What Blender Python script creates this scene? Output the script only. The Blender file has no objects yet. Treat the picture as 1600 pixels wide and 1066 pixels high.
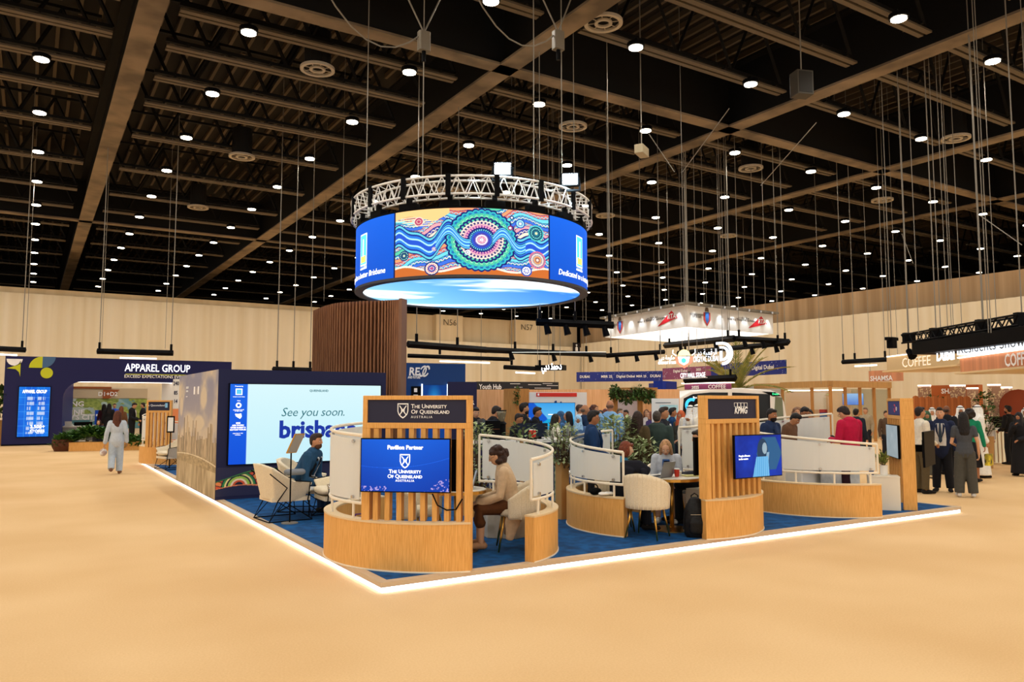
import bpy, math, random
import numpy as np
from mathutils import Vector, Matrix
sc = bpy.context.scene
col = sc.collection
PI = math.pi
rad = math.radians

# ---------------------------------------------------------------- camera, world, exposure
EYE = 1.85
F = 1203.0
def _u(v):
    v = np.array(v, float); return v / np.linalg.norm(v)
_X = _u((1930, -97, F)); _Y = _u((-755, -97, F)); _Y = _u(_Y - np.dot(_Y, _X) * _X)
_Z = np.cross(_X, _Y)
if _Z[1] < 0: _Z = -_Z
CM = np.array([_X, _Y, _Z])          # camera (right, up, forward) -> hall axes
cam_data = bpy.data.cameras.new('camera'); cam = bpy.data.objects.new('camera', cam_data); col.objects.link(cam)
cam_data.sensor_width = 36; cam_data.lens = 36 * F / 1600; cam_data.clip_end = 400
mw = Matrix.Identity(4)
for i in range(3):
    mw[i][0] = CM[i, 0]; mw[i][1] = CM[i, 1]; mw[i][2] = -CM[i, 2]
mw[2][3] = EYE
cam.matrix_world = mw
sc.camera = cam
sc.view_settings.view_transform = 'Standard'; sc.view_settings.look = 'None'
sc.view_settings.exposure = 0.12; sc.view_settings.gamma = 1.0
LAMP_W = 400.0
LAMP_COL = (1.0, 0.94, 0.85)
w = bpy.data.worlds.new('world'); sc.world = w; w.use_nodes = True
w.node_tree.nodes['Background'].inputs[0].default_value = (1.0, 0.91, 0.80, 1)
w.node_tree.nodes['Background'].inputs[1].default_value = 1.25  # even ambient fill, raised to brighten upright surfaces; stands for the unseen lit hall
sc.cycles.max_bounces = 6; sc.cycles.diffuse_bounces = 3; sc.cycles.glossy_bounces = 3
sc.cycles.transmission_bounces = 4; sc.cycles.transparent_max_bounces = 8
sc.cycles.sample_clamp_indirect = 6; sc.cycles.caustics_reflective = False; sc.cycles.caustics_refractive = False
sc.cycles.use_denoising = True

def B(px, D, z=0.0):
    """place in the hall at a bearing (column of the photo) and a distance in metres"""
    d = CM @ np.array([px - 800, 533 - 630, F]); d[2] = 0; d /= np.linalg.norm(d)
    return Vector((d[0] * D, d[1] * D, z))
def G(px, py, z=0.0):
    d = CM @ np.array([px - 800, 533 - py, F]); t = (z - EYE) / d[2]
    return Vector((d[0] * t, d[1] * t, z))
def at_y(px, py, y):
    d = CM @ np.array([px - 800, 533 - py, F]); t = y / d[1]
    return Vector((d[0] * t, y, EYE + d[2] * t))
def H(py, D, px=800):
    return EYE + (630 - py) / F * D * math.cos(math.atan((px - 800) / F))

# ---------------------------------------------------------------- materials
def lin(c):
    if isinstance(c, str):
        c = c.lstrip('#'); c = [int(c[i:i + 2], 16) / 255 for i in (0, 2, 4)]
    return tuple(((x / 12.92) if x <= .04045 else ((x + .055) / 1.055) ** 2.4) for x in c)
_m = {}
def mat(name, c='#ffffff', rough=.6, metal=0., emit=0., kind=None, scale=10., c2=None, bump=.0, trans=0., alpha=1.):
    if name in _m: return _m[name]
    m = bpy.data.materials.new(name); m.use_nodes = True; _m[name] = m
    nt = m.node_tree; N = nt.nodes; L = nt.links; b = N['Principled BSDF']
    cc = lin(c)
    b.inputs['Base Color'].default_value = (*cc, 1); b.inputs['Roughness'].default_value = rough
    b.inputs['Metallic'].default_value = metal
    b.inputs['Specular IOR Level'].default_value = .25
    if trans: b.inputs['Transmission Weight'].default_value = trans
    if emit:
        b.inputs['Emission Color'].default_value = (*cc, 1); b.inputs['Emission Strength'].default_value = emit
    c2l = lin(c2) if c2 else tuple(x * .8 for x in cc)
    if kind:
        tc = N.new('ShaderNodeTexCoord'); mp = N.new('ShaderNodeMapping'); L.new(tc.outputs['Object'], mp.inputs[0])
        n = N.new('ShaderNodeTexNoise'); n.inputs['Scale'].default_value = scale; n.inputs['Detail'].default_value = 3
        L.new(mp.outputs[0], n.inputs['Vector'])
        if kind == 'wood': mp.inputs['Scale'].default_value = (9, 9, .5)
        if kind == 'cloth': mp.inputs['Scale'].default_value = (1, 1, 1)
        if kind == 'drape': mp.inputs['Scale'].default_value = (1, 1, .01)
        cr = N.new('ShaderNodeValToRGB'); cr.color_ramp.elements[0].color = (*c2l, 1); cr.color_ramp.elements[1].color = (*cc, 1)
        cr.color_ramp.elements[0].position = .35; cr.color_ramp.elements[1].position = .65
        L.new(n.outputs['Fac'], cr.inputs[0]); L.new(cr.outputs[0], b.inputs['Base Color'])
        if bump:
            bp = N.new('ShaderNodeBump'); bp.inputs['Strength'].default_value = bump; bp.inputs['Distance'].default_value = .02
            L.new(n.outputs['Fac'], bp.inputs['Height']); L.new(bp.outputs[0], b.inputs['Normal'])
    return m
def paint_mat(name, emit=0., rough=.5):
    if name in _m: return _m[name]
    m = bpy.data.materials.new(name); m.use_nodes = True; _m[name] = m
    nt = m.node_tree; b = nt.nodes['Principled BSDF']; a = nt.nodes.new('ShaderNodeAttribute'); a.attribute_name = 'Col'
    b.inputs['Roughness'].default_value = rough
    if emit:
        b.inputs['Base Color'].default_value = (.005, .005, .005, 1); b.inputs['Specular IOR Level'].default_value = .08
        nt.links.new(a.outputs['Color'], b.inputs['Emission Color']); b.inputs['Emission Strength'].default_value = emit
    else:
        nt.links.new(a.outputs['Color'], b.inputs['Base Color'])
    return m
def glass_mat():
    m = bpy.data.materials.new('frosted_glass'); m.use_nodes = True; nt = m.node_tree; N = nt.nodes; L = nt.links
    out = N['Material Output']; N.remove(N['Principled BSDF'])
    tr = N.new('ShaderNodeBsdfTransparent'); tr.inputs[0].default_value = (.95, .97, .96, 1)
    di = N.new('ShaderNodeBsdfDiffuse'); di.inputs[0].default_value = (.95, .94, .89, 1)
    tl = N.new('ShaderNodeBsdfTranslucent'); tl.inputs[0].default_value = (.95, .95, .91, 1)
    gl = N.new('ShaderNodeBsdfGlossy'); gl.inputs['Roughness'].default_value = .15
    m1 = N.new('ShaderNodeMixShader'); m1.inputs[0].default_value = .42; L.new(di.outputs[0], m1.inputs[1]); L.new(tl.outputs[0], m1.inputs[2])
    m2 = N.new('ShaderNodeMixShader'); m2.inputs[0].default_value = .13; L.new(m1.outputs[0], m2.inputs[1]); L.new(tr.outputs[0], m2.inputs[2])
    m3 = N.new('ShaderNodeMixShader'); m3.inputs[0].default_value = .05; L.new(m2.outputs[0], m3.inputs[1]); L.new(gl.outputs[0], m3.inputs[2])
    L.new(m3.outputs[0], out.inputs[0]); return m
def clear_mat():
    m = bpy.data.materials.new('clear_glass'); m.use_nodes = True; nt = m.node_tree; N = nt.nodes; L = nt.links
    out = N['Material Output']; N.remove(N['Principled BSDF'])
    tr = N.new('ShaderNodeBsdfTransparent'); tr.inputs[0].default_value = (.93, .96, .95, 1)
    gl = N.new('ShaderNodeBsdfGlossy'); gl.inputs['Roughness'].default_value = .05
    m3 = N.new('ShaderNodeMixShader'); m3.inputs[0].default_value = .12; L.new(tr.outputs[0], m3.inputs[1]); L.new(gl.outputs[0], m3.inputs[2])
    L.new(m3.outputs[0], out.inputs[0]); return m
GLASS = glass_mat(); CLEAR = clear_mat()
WOOD = mat('oak_veneer', '#edb468', .5, kind='wood', scale=11, c2='#db9f52')
WALNUT = mat('walnut_slat', '#9c6a48', .55, kind='wood', scale=5, c2='#7a4f36')
CREAMP = mat('cream_lacquer', '#efe4cf', .45)
WHITEP = mat('white_lacquer', '#f1efe9', .45)
BLACK = mat('matt_black', '#0a0a0c', .5); BLACK.node_tree.nodes['Principled BSDF'].inputs['Specular IOR Level'].default_value = .06
NAVY = mat('navy_board', '#1d2148', .6)
DKSIGN = mat('sign_board', '#2a2b42', .5)
GOLD = mat('brass', '#c99a4a', .28, metal=1.)
CHROME = mat('steel', '#c7c7c7', .25, metal=1.)
ALU = mat('truss_aluminium', '#f4f4f2', .4, metal=.05)
CREAMF = mat('cream_fabric', '#e9dcc2', .9, kind='cloth', scale=90, c2='#dccdb0', bump=.1)
WTEXT = mat('white_lettering', '#ffffff', .5)
WGLOW = mat('lit_white_lettering', '#ffffff', .5, emit=2.2)
TXSCR = mat('screen_white', '#ffffff', .5, emit=1.0)
MARBLE = mat('marble', '#d8d2c4', .3, kind='cloth', scale=3.0, c2='#a69d8c')
GREEN = mat('leaf_green', '#55702f', .6, kind='cloth', scale=14, c2='#2f4a1c')
GREEN2 = mat('leaf_grey_green', '#b4bf90', .6, kind='cloth', scale=14, c2='#6d8050')
STEM = mat('stem_brown', '#5a4630', .8)
GREYW = mat('grey_wire', '#8d877c', .5, metal=.2)

# ---------------------------------------------------------------- mesh builder
def ortho(d):
    d = Vector(d).normalized(); a = Vector((0, 0, 1)) if abs(d.z) < .9 else Vector((1, 0, 0))
    s = d.cross(a).normalized(); return s, s.cross(d).normalized()
class MB:
    def __init__(s): s.v = []; s.f = []; s.mi = []; s.k = 0
    def add(s, vs, fs):
        o = len(s.v); s.v += [tuple(v) for v in vs]; s.f += [tuple(i + o for i in f) for f in fs]; s.mi += [s.k] * len(fs); return s
    def box(s, x0, x1, y0, y1, z0, z1):
        vs = [(x, y, z) for z in (z0, z1) for y in (y0, y1) for x in (x0, x1)]
        return s.add(vs, [(0, 2, 3, 1), (4, 5, 7, 6), (0, 1, 5, 4), (2, 6, 7, 3), (0, 4, 6, 2), (1, 3, 7, 5)])
    def obox(s, c, u, hu, hv, z0, z1):
        """box around c (xy) with half length hu along u and half depth hv"""
        u = Vector((u[0], u[1])).normalized(); n = Vector((-u.y, u.x)); c = Vector((c[0], c[1]))
        vs = []
        for z in (z0, z1):
            for b in (-1, 1):
                for a in (-1, 1):
                    p = c + u * hu * a + n * hv * b; vs.append((p.x, p.y, z))
        return s.add(vs, [(0, 2, 3, 1), (4, 5, 7, 6), (0, 1, 5, 4), (2, 6, 7, 3), (0, 4, 6, 2), (1, 3, 7, 5)])
    def tube(s, p0, p1, r0, r1=None, n=8):
        return s.sweep([(p0, r0, r0), (p1, r1 if r1 is not None else r0, r1 if r1 is not None else r0)], n=n, cap=0)
    def path(s, pts, r, n=6, closed=False):
        pts = [Vector(p) for p in pts]
        if closed: pts = pts + [pts[0]]
        return s.sweep([(p, r, r) for p in pts], n=n, cap=0)
    def sweep(s, st, n=10, cap=1, side=None):
        """tube through stations (point, rx, ry); rx is measured along side; rounded ends if cap"""
        P = [Vector(q[0]) for q in st]; RX = [q[1] for q in st]; RY = [q[2] for q in st]
        if cap:
            d0 = (P[0] - P[1]).normalized(); d1 = (P[-1] - P[-2]).normalized()
            for t in (.6, 1.):
                k = math.sqrt(max(0, 1 - t * t)) + .02
                m0 = min(RX[0], RY[0]) if t == .6 else None
            a0, b0 = RX[0], RY[0]; m0 = min(a0, b0); a1, b1 = RX[-1], RY[-1]; m1 = min(a1, b1)
            P = [P[0] + d0 * m0 * .95, P[0] + d0 * m0 * .6] + P + [P[-1] + d1 * m1 * .6, P[-1] + d1 * m1 * .95]
            RX = [a0 * .3, a0 * .8] + RX + [a1 * .8, a1 * .3]; RY = [b0 * .3, b0 * .8] + RY + [b1 * .8, b1 * .3]
        N = len(P); vs = []; ps = None
        for i in range(N):
            t = (P[min(i + 1, N - 1)] - P[max(i - 1, 0)])
            t = t.normalized() if t.length > 1e-9 else Vector((0, 0, 1))
            if side is not None: a = Vector(side) - t * Vector(side).dot(t)
            elif ps is None: a = ortho(t)[0]
            else: a = ps - t * ps.dot(t)
            if a.length < 1e-6: a = ortho(t)[0]
            a.normalize(); ps = a; b = t.cross(a)
            for k in range(n):
                w_ = 2 * PI * k / n; vs.append(P[i] + a * math.cos(w_) * RX[i] + b * math.sin(w_) * RY[i])
        fs = [(i * n + k, i * n + (k + 1) % n, (i + 1) * n + (k + 1) % n, (i + 1) * n + k) for i in range(N - 1) for k in range(n)]
        fs += [tuple(reversed(range(n))), tuple(range((N - 1) * n, N * n))]
        return s.add(vs, fs)
    def ell(s, c, rx, ry, rz, nu=10, nv=7, M=None):
        c = Vector(c); vs = []
        for j in range(1, nv):
            p = PI * j / nv
            for i in range(nu):
                a = 2 * PI * i / nu; v = Vector((rx * math.sin(p) * math.cos(a), ry * math.sin(p) * math.sin(a), rz * math.cos(p)))
                vs.append(c + (M @ v if M else v))
        t = Vector((0, 0, rz)); vs += [c + (M @ t if M else t), c - (M @ t if M else t)]
        nt_ = (nv - 1) * nu
        fs = [(j * nu + i, (j + 1) * nu + i, (j + 1) * nu + (i + 1) % nu, j * nu + (i + 1) % nu) for j in range(nv - 2) for i in range(nu)]
        fs += [(nt_, i, (i + 1) % nu) for i in range(nu)] + [(nt_ + 1, (nv - 2) * nu + (i + 1) % nu, (nv - 2) * nu + i) for i in range(nu)]
        return s.add(vs, fs)
    def lathe(s, prof, c=(0, 0, 0), n=24):
        c = Vector(c); vs = []; N = len(prof)
        for r, z in prof:
            for k in range(n): a = 2 * PI * k / n; vs.append((c.x + r * math.cos(a), c.y + r * math.sin(a), c.z + z))
        fs = [(i * n + k, i * n + (k + 1) % n, (i + 1) * n + (k + 1) % n, (i + 1) * n + k) for i in range(N - 1) for k in range(n)]
        fs += [tuple(reversed(range(n))), tuple(range((N - 1) * n, N * n))]
        return s.add(vs, fs)
    def prism(s, poly, z0, z1):
        n = len(poly); vs = [(x, y, z0) for x, y in poly] + [(x, y, z1) for x, y in poly]
        return s.add(vs, [tuple(reversed(range(n))), tuple(range(n, 2 * n))] + [(i, (i + 1) % n, n + (i + 1) % n, n + i) for i in range(n)])
    def plate(s, poly, y0, y1, ):
        """polygon given in (x, z) with thickness along y"""
        n = len(poly); vs = [(x, y0, z) for x, z in poly] + [(x, y1, z) for x, z in poly]
        return s.add(vs, [tuple(range(n)), tuple(reversed(range(n, 2 * n)))] + [(i, n + i, n + (i + 1) % n, (i + 1) % n) for i in range(n)])
    def arc(s, c, r0, r1, a0, a1, z0, z1, n=None):
        """curved wall; z1 may be a function of the angle in degrees"""
        n = n or max(6, int(abs(a1 - a0) / 4)); vs = []
        for i in range(n + 1):
            a = a0 + (a1 - a0) * i / n; q = rad(a); t = z1(a) if callable(z1) else z1; b = z0(a) if callable(z0) else z0
            for r in (r0, r1):
                for z in (b, t): vs.append((c[0] + r * math.cos(q), c[1] + r * math.sin(q), z))
        fs = []
        for i in range(n):
            o = i * 4; fs += [(o, o + 4, o + 5, o + 1), (o + 2, o + 3, o + 7, o + 6), (o + 1, o + 5, o + 7, o + 3), (o, o + 2, o + 6, o + 4)]
        fs += [(0, 1, 3, 2), (n * 4, n * 4 + 2, n * 4 + 3, n * 4 + 1)]
        return s.add(vs, fs)
    def shell(s, fo, fi, nu, nv):
        """closed solid between two parametric surfaces"""
        vs = [fo(i / nu, j / nv) for j in range(nv + 1) for i in range(nu + 1)] + [fi(i / nu, j / nv) for j in range(nv + 1) for i in range(nu + 1)]
        W = nu + 1; T = W * (nv + 1); fs = []
        for j in range(nv):
            for i in range(nu):
                a = j * W + i; fs += [(a, a + 1, a + W + 1, a + W), (T + a, T + a + W, T + a + W + 1, T + a + 1)]
        for i in range(nu): fs += [(i, T + i, T + i + 1, i + 1), (nv * W + i, nv * W + i + 1, T + nv * W + i + 1, T + nv * W + i)]
        for j in range(nv): a = j * W; b = a + nu; fs += [(a, a + W, T + a + W, T + a), (b, T + b, T + b + W, b + W)]
        return s.add(vs, fs)
    def leaf(s, p, d, up, L, W):
        d = Vector(d).normalized(); a = d.cross(Vector(up)); a = a.normalized() if a.length > 1e-4 else ortho(d)[0]; p = Vector(p)
        n = a.cross(d)
        return s.add([p, p + d * L * .5 + a * W * .5 + n * L * .06, p + d * L, p + d * L * .5 - a * W * .5 + n * L * .06], [(0, 1, 2), (0, 2, 3)])
    def rbox(s, x0, x1, y0, y1, z0, z1, r):
        """box with rounded vertical edges"""
        pts = []
        for cx, cy, a in ((x1 - r, y1 - r, 0), (x0 + r, y1 - r, 90), (x0 + r, y0 + r, 180), (x1 - r, y0 + r, 270)):
            for k in range(4): q = rad(a + 30 * k); pts.append((cx + r * math.cos(q), cy + r * math.sin(q)))
        return s.prism(pts, z0, z1)
    def build(s, name, m, parent=None, smooth=False, vox=0., bev=0.):
        me = bpy.data.meshes.new(name); me.from_pydata(s.v, [], s.f)
        ms = m if isinstance(m, (list, tuple)) else [m]
        for q in ms: me.materials.append(q)
        if len(ms) > 1: me.polygons.foreach_set('material_index', s.mi)
        if smooth: me.polygons.foreach_set('use_smooth', [True] * len(me.polygons))
        me.update(); o = bpy.data.objects.new(name, me); col.objects.link(o)
        if parent: o.parent = parent
        if vox:
            r = o.modifiers.new('r', 'REMESH'); r.mode = 'VOXEL'; r.voxel_size = vox; r.use_smooth_shade = True
            q = o.modifiers.new('s', 'SMOOTH'); q.factor = .5; q.iterations = 3
        if bev:
            b = o.modifiers.new('b', 'BEVEL'); b.width = bev; b.segments = 2; b.limit_method = 'ANGLE'
        return o
def tag(o, label=None, cat=None, group=None, kind=None):
    if label: o['label'] = label
    if cat: o['category'] = cat
    if group: o['group'] = group
    if kind: o['kind'] = kind
    return o
def thing(name, label, cat, loc=(0, 0, 0), rz=0., group=None):
    o = bpy.data.objects.new(name, None); col.objects.link(o); o.empty_display_size = .1
    o.location = loc; o.rotation_euler = (0, 0, rad(rz)); return tag(o, label, cat, group)
def dup(root, loc, rz=None, label=None, group=None):
    r = root.copy(); col.objects.link(r); r.location = loc
    if rz is not None: r.rotation_euler = (0, 0, rad(rz))
    if label: r['label'] = label
    if group: r['group'] = group
    for ch in list(root.children):
        c = ch.copy(); col.objects.link(c); c.parent = r
        for g in ch.children:
            d = g.copy(); col.objects.link(d); d.parent = c
    return r
def part(mb, name, m, parent, label=None, **k):
    o = mb.build(name, m, parent, **k)
    if label: o['label'] = label
    return o
# flat picture surfaces: colours computed point by point on a fine grid
def paint(name, fn, nx, ny, pos, m, parent=None, backside=None):
    u = np.linspace(0, 1, nx + 1); v = np.linspace(0, 1, ny + 1); U, V = np.meshgrid(u, v)
    P = pos(U.ravel(), V.ravel()); rgb = np.clip(fn(U.ravel(), V.ravel()), 0, 1)
    rgb = np.where(rgb <= .04045, rgb / 12.92, ((rgb + .055) / 1.055) ** 2.4)
    W = nx + 1; a = (np.arange(ny)[:, None] * W + np.arange(nx)[None, :]).ravel()
    q = np.stack([a, a + 1, a + W + 1, a + W], 1)
    me = bpy.data.meshes.new(name); me.vertices.add(len(P)); me.vertices.foreach_set('co', P.ravel())
    me.loops.add(q.size); me.loops.foreach_set('vertex_index', q.ravel()); me.polygons.add(len(q))
    me.polygons.foreach_set('loop_start', np.arange(len(q)) * 4); me.update(calc_edges=True)
    c = me.color_attributes.new('Col', 'FLOAT_COLOR', 'POINT'); c.data.foreach_set('color', np.concatenate([rgb, np.ones((len(P), 1))], 1).ravel())
    me.materials.append(m); o = bpy.data.objects.new(name, me); col.objects.link(o)
    if parent: o.parent = parent
    return o
def flatpos(x0, x1, z0, z1, y=0.):
    return lambda U, V: np.stack([x0 + (x1 - x0) * U, np.full_like(U, y), z0 + (z1 - z0) * V], 1)
def hexa(c):
    c = c.lstrip('#'); return np.array([int(c[i:i + 2], 16) / 255 for i in (0, 2, 4)])
def vnoise(x, y, seed=0):
    xi = np.floor(x).astype(int); yi = np.floor(y).astype(int); xf = x - xi; yf = y - yi
    def h(a, b): 
        n = (a * 374761 + b * 668265 + seed * 9176) & 0x7fffffff; n = (n ^ (n >> 13)) * 1274126 & 0x7fffffff; return ((n ^ (n >> 16)) & 0xffff) / 65535.
    xf = xf * xf * (3 - 2 * xf); yf = yf * yf * (3 - 2 * yf)
    return (h(xi, yi) * (1 - xf) + h(xi + 1, yi) * xf) * (1 - yf) + (h(xi, yi + 1) * (1 - xf) + h(xi + 1, yi + 1) * xf) * yf
def fbm(x, y, seed=0):
    return sum(vnoise(x * 2 ** k, y * 2 ** k, seed + k) / 2 ** (k + 1) for k in range(4)) / .94
def mixc(a, b, t): return a * (1 - t)[:, None] + b * t[:, None]

def text(s, size, loc, m, parent, align='CENTER', name='lettering', shear=0., bold=0., ext=.002, small=False, warp=None, width=None, spacing=1., roty=0.):
    """lettering standing in the x-z plane, read from -y"""
    cu = bpy.data.curves.new('t', 'FONT'); cu.body = s; cu.size = size; cu.align_x = align; cu.shear = shear
    cu.offset = bold * size; cu.extrude = ext; cu.resolution_u = 2; cu.space_character = spacing
    if small:
        cu.small_caps_scale = .78
        for i, ch in enumerate(s):
            if ch.islower(): cu.body_format[i].use_small_caps = True
    ob = bpy.data.objects.new('t', cu); me = bpy.data.meshes.new_from_object(ob)
    n = len(me.vertices); co = np.zeros(n * 3); me.vertices.foreach_get('co', co); co = co.reshape(-1, 3)
    if n and width:
        w0 = np.ptp(co[:, 0])
        if w0 > 0: co[:, 0] *= width / w0
    if roty: c_, s_ = math.cos(rad(roty)), math.sin(rad(roty)); co = np.stack([co[:, 0] * c_ - co[:, 1] * s_, co[:, 0] * s_ + co[:, 1] * c_, co[:, 2]], 1)
    out = np.stack([co[:, 0] + loc[0], -co[:, 2] + loc[1], co[:, 1] + loc[2]], 1)
    if warp: out = warp(out)
    me.vertices.foreach_set('co', out.ravel()); me.materials.clear(); me.materials.append(m); me.name = name
    for p in me.polygons: p.material_index = 0
    bpy.data.objects.remove(ob); bpy.data.curves.remove(cu)
    o = bpy.data.objects.new(name, me); col.objects.link(o); o.parent = parent
    return o

# ---------------------------------------------------------------- the hall
CARPET = mat('beige_hall_carpet', '#cfb48f', .95)
nt = CARPET.node_tree; b = nt.nodes['Principled BSDF']
tc = nt.nodes.new('ShaderNodeTexCoord'); n1 = nt.nodes.new('ShaderNodeTexNoise'); n1.inputs['Scale'].default_value = .45; n1.inputs['Detail'].default_value = 2
n2 = nt.nodes.new('ShaderNodeTexNoise'); n2.inputs['Scale'].default_value = 60; n2.inputs['Detail'].default_value = 2
for n_ in (n1, n2): nt.links.new(tc.outputs['Object'], n_.inputs['Vector'])
mx = nt.nodes.new('ShaderNodeMath'); mx.operation = 'MULTIPLY_ADD'; mx.inputs[1].default_value = .5
nt.links.new(n2.outputs['Fac'], mx.inputs[0]); nt.links.new(n1.outputs['Fac'], mx.inputs[2])
cr = nt.nodes.new('ShaderNodeValToRGB'); cr.color_ramp.elements[0].position = .55; cr.color_ramp.elements[1].position = .95
cr.color_ramp.elements[0].color = (*lin('#d6ad78'), 1); cr.color_ramp.elements[1].color = (*lin('#e3bd8a'), 1)
nt.links.new(mx.outputs[0], cr.inputs[0]); nt.links.new(cr.outputs[0], b.inputs['Base Color'])
bp = nt.nodes.new('ShaderNodeBump'); bp.inputs['Strength'].default_value = .25; bp.inputs['Distance'].default_value = .01
nt.links.new(n2.outputs['Fac'], bp.inputs['Height']); nt.links.new(bp.outputs[0], b.inputs['Normal'])
def struct(mb, name, m, label=None, **k): return tag(mb.build(name, m, **k), label, kind='structure')
struct(MB().box(-40, 90, -30, 95, -.2, 0), 'floor', CARPET, 'warm beige exhibition hall carpet')
DARK = mat('dark_roof_void', '#141210', .9)
DECK = mat('roof_deck_sheet', '#1a1612', .8)
RIB = mat('roof_deck_rib', '#5a4e3f', .7)
mb = MB(); mb.box(-40, 90, -30, 95, 15.6, 15.8)
struct(mb, 'ceiling', DECK, 'dark ribbed roof deck above the trusses')
struct(MB().box(-40, 90, 95, 95.2, 0, 15.8), 'wall_far_back', DARK, 'dark end of the hall above the drapes')
struct(MB().box(90, 90.2, -30, 95, 0, 15.8), 'wall_far_right', DARK, 'dark far side of the hall above the drapes')
mb = MB()
y = -4.0
random.seed(3)
x = -14.0
while x < 70:
    for k in range(-1, 12):
        y0 = k * 7.5 + random.random()
        if B(800, 1).length and y0 + 6.5 > 0: mb.box(x, x + .12, y0, y0 + 6.6, 15.4, 15.6)
    x += .62
struct(mb, 'trim_1', RIB, 'pale ribs of the roof deck')
DRAPE = mat('cream_drape', '#f0e2c6', .85, kind='drape', scale=1.6, c2='#e6d5b3', bump=.3)
DRAPE2 = mat('tan_panel', '#e2cca6', .8, kind='drape', scale=1.2, c2='#d6bd94', bump=.1)
def drape(x0, x1, z0, z1, fixed, along, amp=.05, step=.18):
    mb = MB(); n = int((x1 - x0) / step); vs = []
    for i in range(n + 1):
        t = x0 + (x1 - x0) * i / n; d = fixed + amp * math.sin(i * 1.9) + amp * .7 * math.sin(i * .53)
        for z in (z0, z1): vs.append((t, d, z) if along == 'x' else (d, t, z))
    mb.add(vs, [(2 * i, 2 * i + 1, 2 * i + 3, 2 * i + 2) for i in range(n)]); return mb
struct(drape(-40, 24, 0, 9.1, 60, 'x'), 'wall_back', DRAPE, 'tall cream drape along the left end of the hall', smooth=True)
mb = MB(); mb.box(24, 45.2, 60.3, 60.6, 0, 9.5)
for x in (29.5, 37.5): mb.box(x, x + 2.6, 59.5, 60.3, 6.8, 9.5)
struct(mb, 'wall_back_panelled', DRAPE2, 'tan boarded wall with square piers at the far end')
struct(drape(24, 45, 0, 7.2, 59.3, 'x', .03, .25), 'wall_back_curtain', DRAPE, 'lower curtain in front of the far piers', smooth=True)
struct(MB().box(45.4, 45.7, -10, 60, 0, 9.1), 'wall_right', mat('brown_panels', '#b89a76', .8, kind='drape', scale=1.5, c2='#957856'), 'brown panelled wall on the right')
struct(drape(-10, 59.2, 0, 7.55, 44.9, 'y', .05, .2), 'wall_right_curtain', DRAPE, 'cream curtain hung along the right side', smooth=True)
struct(MB().box(-40, 24, 60.2, 60.4, 8.9, 9.5), 'trim_2', DRAPE2, 'tan strip above the left drape')
sg = thing('wall_number', 'small dark hall column number N56 painted on the far left pier', 'wall marking', (30.8, 59.45, 8.6))
text('N56', .75, (0, 0, 0), mat('number_grey', '#6d6250', .7), sg, name='lettering')
sg = thing('wall_number', 'small dark hall column number N57 painted on the far right pier', 'wall marking', (38.8, 59.45, 8.6))
text('N57', .75, (0, 0, 0), mat('number_grey'), sg, name='lettering')

# roof steel
SOFF = mat('beam_soffit', '#8d7c66', .6, kind='cloth', scale=.8, c2='#5f5344')
STEEL = mat('dark_steel', '#0f0d0b', .7)
TRAY = mat('cable_tray', '#665b4c', .55, metal=.2)
def girder(name, label, x0, x1, y0, y1):
    t = thing(name, label, 'roof beam')
    lx = x1 - x0 > y1 - y0
    m1 = MB(); m1.box(x0, x1, y0, y1, 11.98, 12.05)
    part(m1, 'bottom_flange', SOFF, t)
    m2 = MB()
    if lx: m2.box(x0, x1, (y0 + y1) / 2 - .05, (y0 + y1) / 2 + .05, 12.05, 14.2)
    else: m2.box((x0 + x1) / 2 - .05, (x0 + x1) / 2 + .05, y0, y1, 12.05, 14.2)
    part(m2, 'web', STEEL, t)
    m3 = MB(); m3.box(x0, x1, y0, y1, 14.2, 14.3); part(m3, 'top_flange', STEEL, t)
for x, l in ((-7.3, 'outermost long roof beam at the far left of the hall ceiling'), (2.25, 'long roof beam running back over the left aisle'), (11.9, 'long roof beam running back just left of the hanging ring'), (21.7, 'long roof beam running back over the right aisle'), (31.3, 'long roof beam nearer the right wall'), (40.9, 'long roof beam beside the right wall')):
    girder('roof_beam', l, x - .33, x + .33, -20, 94)
girder('roof_beam', 'roof beam crossing the hall above the hanging ring', -30, 88, 19.15, 19.7)
girder('roof_beam', 'roof beam crossing the hall far behind the hanging ring', -30, 88, 48.4, 48.9)
def roof_truss(y, lab):
    t = thing('roof_truss', lab, 'roof truss', (0, y, 0), group='slender trusses crossing the roof')
    a = MB(); b_ = MB(); c = MB()
    xs = [-7.3, 2.25, 11.9, 21.7, 31.3, 40.9, 51, 61, 71]
    for i in range(len(xs) - 1):
        x0, x1 = xs[i] + .7, xs[i + 1] - .7
        a.box(x0, x1, -.21, -.04, 12.2, 12.26); a.box(x0, x1, .04, .19, 12.2, 12.26)
        for k in range(7):
            u = x0 + (x1 - x0) * (k + .5) / 7
            b_.box(u - .03, u + .03, -.3, .3, 12.26, 12.33)
            p = (x0 + (x1 - x0) * k / 7, 0, 12.45 if k % 2 else 14.9); q = (x0 + (x1 - x0) * (k + 1) / 7, 0, 14.9 if k % 2 else 12.45)
            c.tube(p, q, .06, n=4)
        c.box(x0, x1, -.06, .06, 12.4, 12.5); c.box(x0, x1, -.06, .06, 14.9, 15.0)
    part(a, 'bottom_rail', TRAY, t); tag(part(b_, 'cross_bracket', STEEL, t), kind='stuff'); part(c, 'web_bracing', STEEL, t)
for i, y in enumerate((4.4, 6.8, 9.2, 11.6, 13.9, 16.5, 21.4, 23.8, 26.3, 28.8, 32.6, 37.6, 42.5, 46.5, 51.5, 56.5, 62, 68, 74, 80)):
    roof_truss(y, 'slender dark roof truss with a double pale bottom rail, crossing the hall ceiling')

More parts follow.
